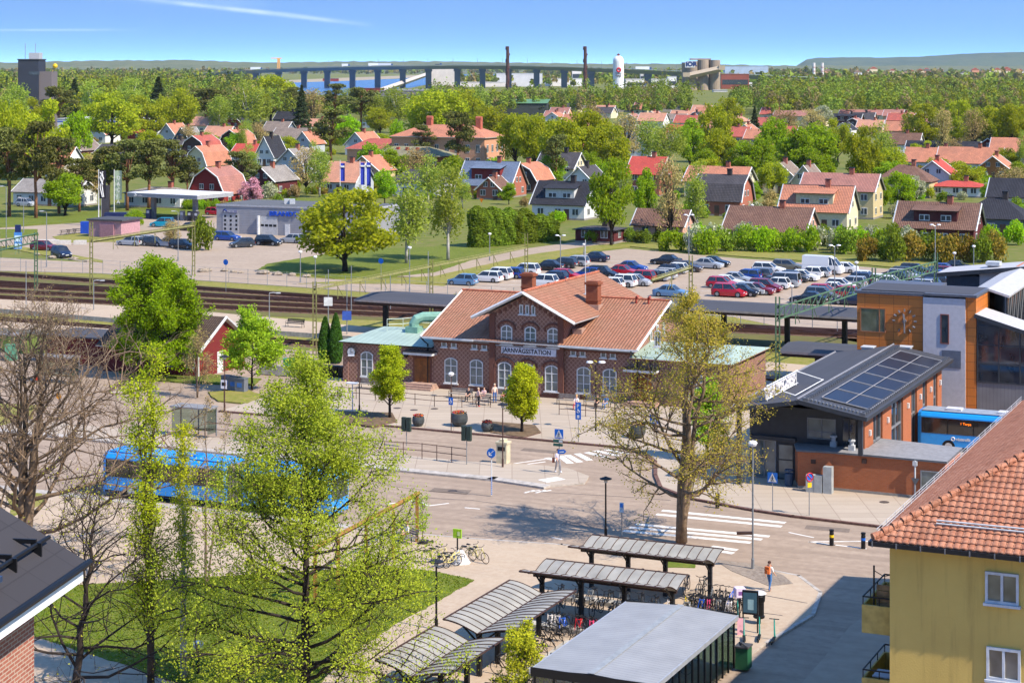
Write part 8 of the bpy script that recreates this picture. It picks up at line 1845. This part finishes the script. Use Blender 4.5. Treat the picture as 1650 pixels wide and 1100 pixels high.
wood('far_right_woodland',[(1225,1760,2350,5200,45,18,4.5)],[('O',.15),('B',.25),('P',.25),('R',.35)],6,20)
wood('town_edge_woodland',[(1040,1230,2350,3300,34,20,3.6),(740,1040,2600,3300,34,20,3.)],[('O',.15),('B',.35),('P',.2),('R',.3)],7,20)
gx=MB(); N=24; vs=[(-160+ i*36,1050+j*66,mound(-160+i*36,1050+j*66)-.2) for j in range(N) for i in range(N)]; gx.add(vs,[(j*N+i,j*N+i+1,(j+1)*N+i+1,(j+1)*N+i) for j in range(N-1) for i in range(N-1)]); tag(gx.build('wooded_rise',M_wild,smooth=True),kind='structure')
# ---------------- near trees grown branch by branch
def grow(seed,h,shape,trunk_r,n1,first,elev,curve,n2,n3,l2=.45,l3=.35,wig=.06,lean=(0,0),forks=1,tip_r=.006,minr=.012,fo=.06):
    rng=np.random.default_rng(seed); b=MB(); tips=[]
    tops=[]
    for fk in range(forks):
        a=rng.random()*6.28 if forks>1 else 0; pts=[]; K=9
        for i in range(K+1):
            t=i/K; off=(t*h*fo*(fk>0))*2
            pts.append(Vector((lean[0]*t*h+off*math.cos(a)+rng.normal()*wig*t*h*.12,lean[1]*t*h+off*math.sin(a)+rng.normal()*wig*t*h*.12,t*h*(1 if fk==0 else .92))))
        b.path(pts,[max(minr,trunk_r*(1-.93*(i/K)**.9)*(1 if fk==0 else .7)) for i in range(K+1)],8); tops.append(pts)
    def at_(pts,t): f=t*(len(pts)-1); k=min(int(f),len(pts)-2); return pts[k].lerp(pts[k+1],f-k)
    def branch(p0,d,L,r,lev):
        n=5 if lev==1 else 4 if lev==2 else 3; pts=[p0]; d=d.normalized(); q=p0.copy()
        for i in range(n):
            d=(d+Vector((rng.normal(),rng.normal(),rng.normal()))*wig*2.2+Vector((0,0,curve*(.5 if lev>1 else 1)))/n).normalized(); q=q+d*(L/n); pts.append(q.copy())
        b.path(pts,[max(tip_r,r*(1-.85*i/n)) for i in range(n+1)],5 if lev==1 else 4 if lev==2 else 3,cap=lev==1)
        if lev==3: tips.append((pts,lev)); return
        m=max(3,int(n2*min(1,L/3.2)+.5)) if lev==1 and n1>50 else n2 if lev==1 else n3
        if lev==2: tips.append((pts,lev))
        for j in range(m):
            t=.22+.78*(j+rng.random())/m; p=at_(pts,min(t,1)); base=(pts[-1]-pts[0]).normalized(); perp=Vector((rng.normal(),rng.normal(),rng.normal()*.6)); perp=(perp-base*perp.dot(base)).normalized()
            branch(p,base*.75+perp*(.75+.3*rng.random()),L*(l2 if lev==1 else l3)*(1.15-.5*t)*(.7+.6*rng.random()),max(minr*.6,r*(.42 if lev==1 else .4)),lev+1)
    for i in range(n1):
        t=first+(1-first)*((i+rng.random()*.8)/n1)*.97; pts=tops[i%forks]; p=at_(pts,t); L=shape((t-first)/(1-first))*(.8+.4*rng.random()); a=i*2.4+rng.normal()*.4; e=elev(t)+rng.normal()*.1
        branch(p,Vector((math.cos(a)*math.cos(e),math.sin(a)*math.cos(e),math.sin(e))),L,max(minr,trunk_r*.42*(1-t*.75)),1)
    return b,tips,rng
def leaves_on(tips,rng,per,sig,size,t0=.25,aspect=.6):
    C_=[]
    for pts,lev in tips:
        k=per if lev==3 else max(1,per//2)
        P_=np.array([tuple(p) for p in pts]); m=len(P_)-1
        f=(t0+(1-t0)*rng.random(k))*m; i=np.minimum(f.astype(int),m-1); c=P_[i]+(P_[i+1]-P_[i])*(f-i)[:,None]; C_.append(c+rng.normal(size=(k,3))*sig)
    c=np.concatenate(C_); return quads_at(rng,c,size,np.array([0,0,.5]),aspect)
def near(name,label,p,g,leaf,per,sig,size,bark,cat='tree',t0=.25,rz=0.,group=None):
    b,tips,rng=g; t=thing(name,label,cat,p,rz,group); link('trunk',MB_mesh(b,'trunk',[bark]),t)
    if per: v,f=leaves_on(tips,rng,per,sig,size,t0); link('crown',npmesh('crown',v,f,[leaf]),t)
    return t
NL=lambda n,a,b,tr=.4: leafmat(n,a,b,LK*1.02,tr,.0)
near('spring_tree','large pale green tree in new leaf in front of the articulated bus',G(492,1150,.1),
 grow(11,16.4,lambda t:7.2*(1-t)**.95*(.75+.25*min(1,t*6))+.5,.27,70,.07,lambda t:-.02+t*.8,.3,9,6,.42,.42,.07),NL('pale_new_leaves',(178,178,60),(142,150,38)),23,.24,.06,BARKD)
near('lime_tree','tall lime tree with sparse budding yellow leaves by the zebra crossing',G(1098,873,.1),
 grow(23,15.8,lambda t:6.6*math.sin(math.pi*min(1,.3+t*.72))**.8*(1-.3*t),.38,40,.17,lambda t:-.22+t*1.15,.4,9,6,.45,.4,.09,lean=(.03,0),forks=3),NL('budding_yellow_leaves',(186,166,72),(152,138,48)),12,.18,.062,plain((150,126,100),.95,k=.66,var=.3))
near('bare_tree','large bare branched tree at the left edge above the black roof',G(38,905,.1),
 grow(31,15.,lambda t:9.*(1-t)**.6+.8,.42,48,.1,lambda t:.3+t*.6,.35,10,8,.5,.42,.1,lean=(.1,0),forks=4,minr=.017,tip_r=.009),LM['R'],1,.1,.045,TWIG)
near('bare_tree','smaller bare tree with fine twigs leaning over the left lawn',G(120,1120,.1),
 grow(37,9.5,lambda t:7.*(1-t)**.7+.5,.22,32,.08,lambda t:.25+t*.6,.2,8,6,.5,.42,.12,lean=(.12,0),minr=.014,tip_r=.008),NL('yellow_bud_leaves',(186,184,60),(160,156,50)),1,.1,.05,BARKD)
near('poplar','slim yellow green columnar poplar with two dark stems',G(243,1110,.1),
 grow(41,16.2,lambda t:1.75*(1-t*.5),.2,46,.14,lambda t:.95+t*.2,.35,7,4,.5,.45,.05,forks=2,fo=.018),NL('poplar_yellow_leaves',(186,186,40),(150,158,30)),9,.22,.06,BARK)
near('poplar','slim columnar poplar with one pale spotted trunk',G(296,1092,.1),
 grow(43,12.2,lambda t:1.25*(1-t*.6),.2,30,.28,lambda t:1.0+t*.2,.3,6,4,.5,.45,.05),NL('poplar_yellow_leaves',(186,186,40),(150,158,30)),7,.2,.06,BARKW)
near('sapling','thin pale whip tree with few leaves right of the poplar',G(332,960,.1),
 grow(47,11.2,lambda t:2.1*(1-t*.7),.1,20,.2,lambda t:.8+t*.3,.3,6,4,.5,.45,.06,forks=2),LM['R'],2,.1,.055,TWIG)
near('sapling','thin brown twiggy tree before the red cottage wall',G(318,640,.1),
 grow(49,5.8,lambda t:2.2*(1-t*.6),.09,22,.1,lambda t:.7+t*.4,.3,7,4,.5,.45,.08,forks=3,minr=.014,tip_r=.01),LM['R'],3,.12,.06,TWIG)
near('beech_tree','full bright green tree overlapping the dark red cottage roof',G(256,606,.1),
 grow(53,9.6,lambda t:5.1*(.45+.55*math.sin(math.pi*min(1,.15+t*.85)))*(1-t*.35),.3,46,.12,lambda t:.1+t*.8,.25,9,6,.45,.42,.06),NL('bright_beech_leaves',(144,164,28),(104,130,14)),17,.22,.12,BARKD)
near('small_tree','small fresh green tree right of the red cottage',G(406,628,.1),
 grow(59,6.,lambda t:3.1*(1-t*.55),.13,28,.2,lambda t:.25+t*.8,.2,7,5,.45,.42,.07),NL('fresh_small_leaves',(160,188,52),(126,166,36)),14,.18,.11,BARKD)
hb=NL('hornbeam_leaves',(184,186,40),(150,160,28))
near('hornbeam','left one of two egg shaped trees before the station',G(628,673,.15),grow(61,5.7,lambda t:1.8*math.sin(math.pi*min(1,.25+t*.7))*(1-.25*t)+.2,.14,44,.16,lambda t:.7+t*.4,.2,8,5,.45,.42,.05),hb,13,.12,.08,BARKD)
near('hornbeam','right one of two egg shaped trees before the station',G(841,696,.15),grow(67,5.0,lambda t:1.75*math.sin(math.pi*min(1,.25+t*.7))*(1-.25*t)+.2,.14,44,.14,lambda t:.7+t*.4,.2,8,5,.45,.42,.05),hb,13,.12,.08,BARKD)
near('shrub','yellow green bush rising at the bottom edge before the glass shed',G(846,1135,.1),grow(71,3.4,lambda t:1.5*(1-t*.5),.06,26,.06,lambda t:.6+t*.5,.2,7,4,.5,.45,.08,forks=3),NL('yellow_bush_leaves',(196,190,50),(160,166,44)),7,.1,.06,BARKD,'shrub')
near('shrub','small fresh green tree half hidden behind the lime trunk',G(1140,742,.1),grow(73,5.2,lambda t:1.9*(1-t*.5),.1,30,.1,lambda t:.6+t*.5,.2,7,4,.5,.45,.06),NL('fresh_small_leaves',(160,188,52),(126,166,36)),8,.14,.1,BARKD,'tree')
near('climbing_plant','thin climbing plant with sparse leaves on the pergola post',G(681,870,.1),grow(79,2.7,lambda t:.5,.03,16,.1,lambda t:.6,.2,4,3,.5,.5,.1),NL('fresh_small_leaves',(160,188,52),(126,166,36)),4,.08,.05,BARKD,'plant')
for i,(x,bs,tp,w) in enumerate(((524,583,512,26),(541,584,506,26))):
    p=G(x,bs,.1); s=p.y/F; rng=np.random.default_rng(80+i); n=9000; t=rng.random(n); a=rng.random(n)*6.28; r=(w*s/2)*np.sin(np.pi*np.clip(.14+t*.86,0,1))**.55*(1-t*.45)*(.82+.22*rng.random(n)); hh=(bs-tp)*s
    cen=np.stack([r*np.cos(a),r*np.sin(a),.1+t*hh],1); v,f=quads_at(rng,cen,.11,np.stack([np.cos(a),np.sin(a),a*0+.4],1)); th_=thing('cypress',['left','right'][i]+' one of two dark green columnar conifers by the island platform','tree',p); b=MB(); b.path([(0,0,0),(0,0,hh*.8)],[.12,.03],6); b.build('trunk',BARKD,th_); link('crown',npmesh('crown',v,f,[leafmat('conifer_green',(74,106,40),(54,84,30),LK,.1,0)]),th_)
# grass tufts that soften the lawn edges
rng=np.random.default_rng(9)
# ---------------- air: one closed box of even haze round everything
hz=MB(); hz.box(-9100,9100,-250,9750,-2,330); ho=hz.build('haze',[]) ; ho.data.materials.clear()
hm=bpy.data.materials.new('haze_air'); hm.use_nodes=True; ht_=hm.node_tree; ht_.nodes.clear(); ou=ht_.nodes.new('ShaderNodeOutputMaterial'); pv=ht_.nodes.new('ShaderNodeVolumePrincipled')
pv.inputs['Color'].default_value=(.76,.87,1,1); pv.inputs['Density'].default_value=2.1e-5; pv.inputs['Anisotropy'].default_value=.1
ht_.links.new(pv.outputs[0],ou.inputs['Volume']); ho.data.materials.append(hm); tag(ho,kind='stuff')
S.cycles.volume_bounces=1
# one label per thing: number the look-alikes from left to right where a count is still readable
bpy.context.view_layer.update()
def finish():
    by={}
    for o in list(S.objects):
        if o.parent is None and 'label' in o.keys(): by.setdefault(o['label'],[]).append(o)
    nw=['one','two','three','four','five','six','seven','eight','nine','ten','eleven','twelve','thirteen','fourteen']
    for lab,os_ in by.items():
        if len(os_)<2 : continue
        if len(os_)>9:
            for o in os_:
                if 'group' not in o.keys(): o['group']=o['category']+'s of one kind'
            continue
        def key(o):
            if 'px' in o.keys(): return o['px']
            return px_of(o.matrix_world.translation)[0]
        os_.sort(key=key); n=len(os_)
        for i,o in enumerate(os_):
            if n==2: w=['left','right'][i]+' one of two'
            elif i==n-1: w='rightmost of '+nw[n-1]
            else: w=(ORD[i] if i else 'leftmost')+' of '+nw[n-1]
            words=lab.split(); q=w.split()
            if len(words)+len(q)>16: words=words[:16-len(q)]
            o['label']=' '.join(words)+', '+w
    for o in S.objects:
        for k in ('px','py'):
            if k in o.keys(): del o[k]
finish()
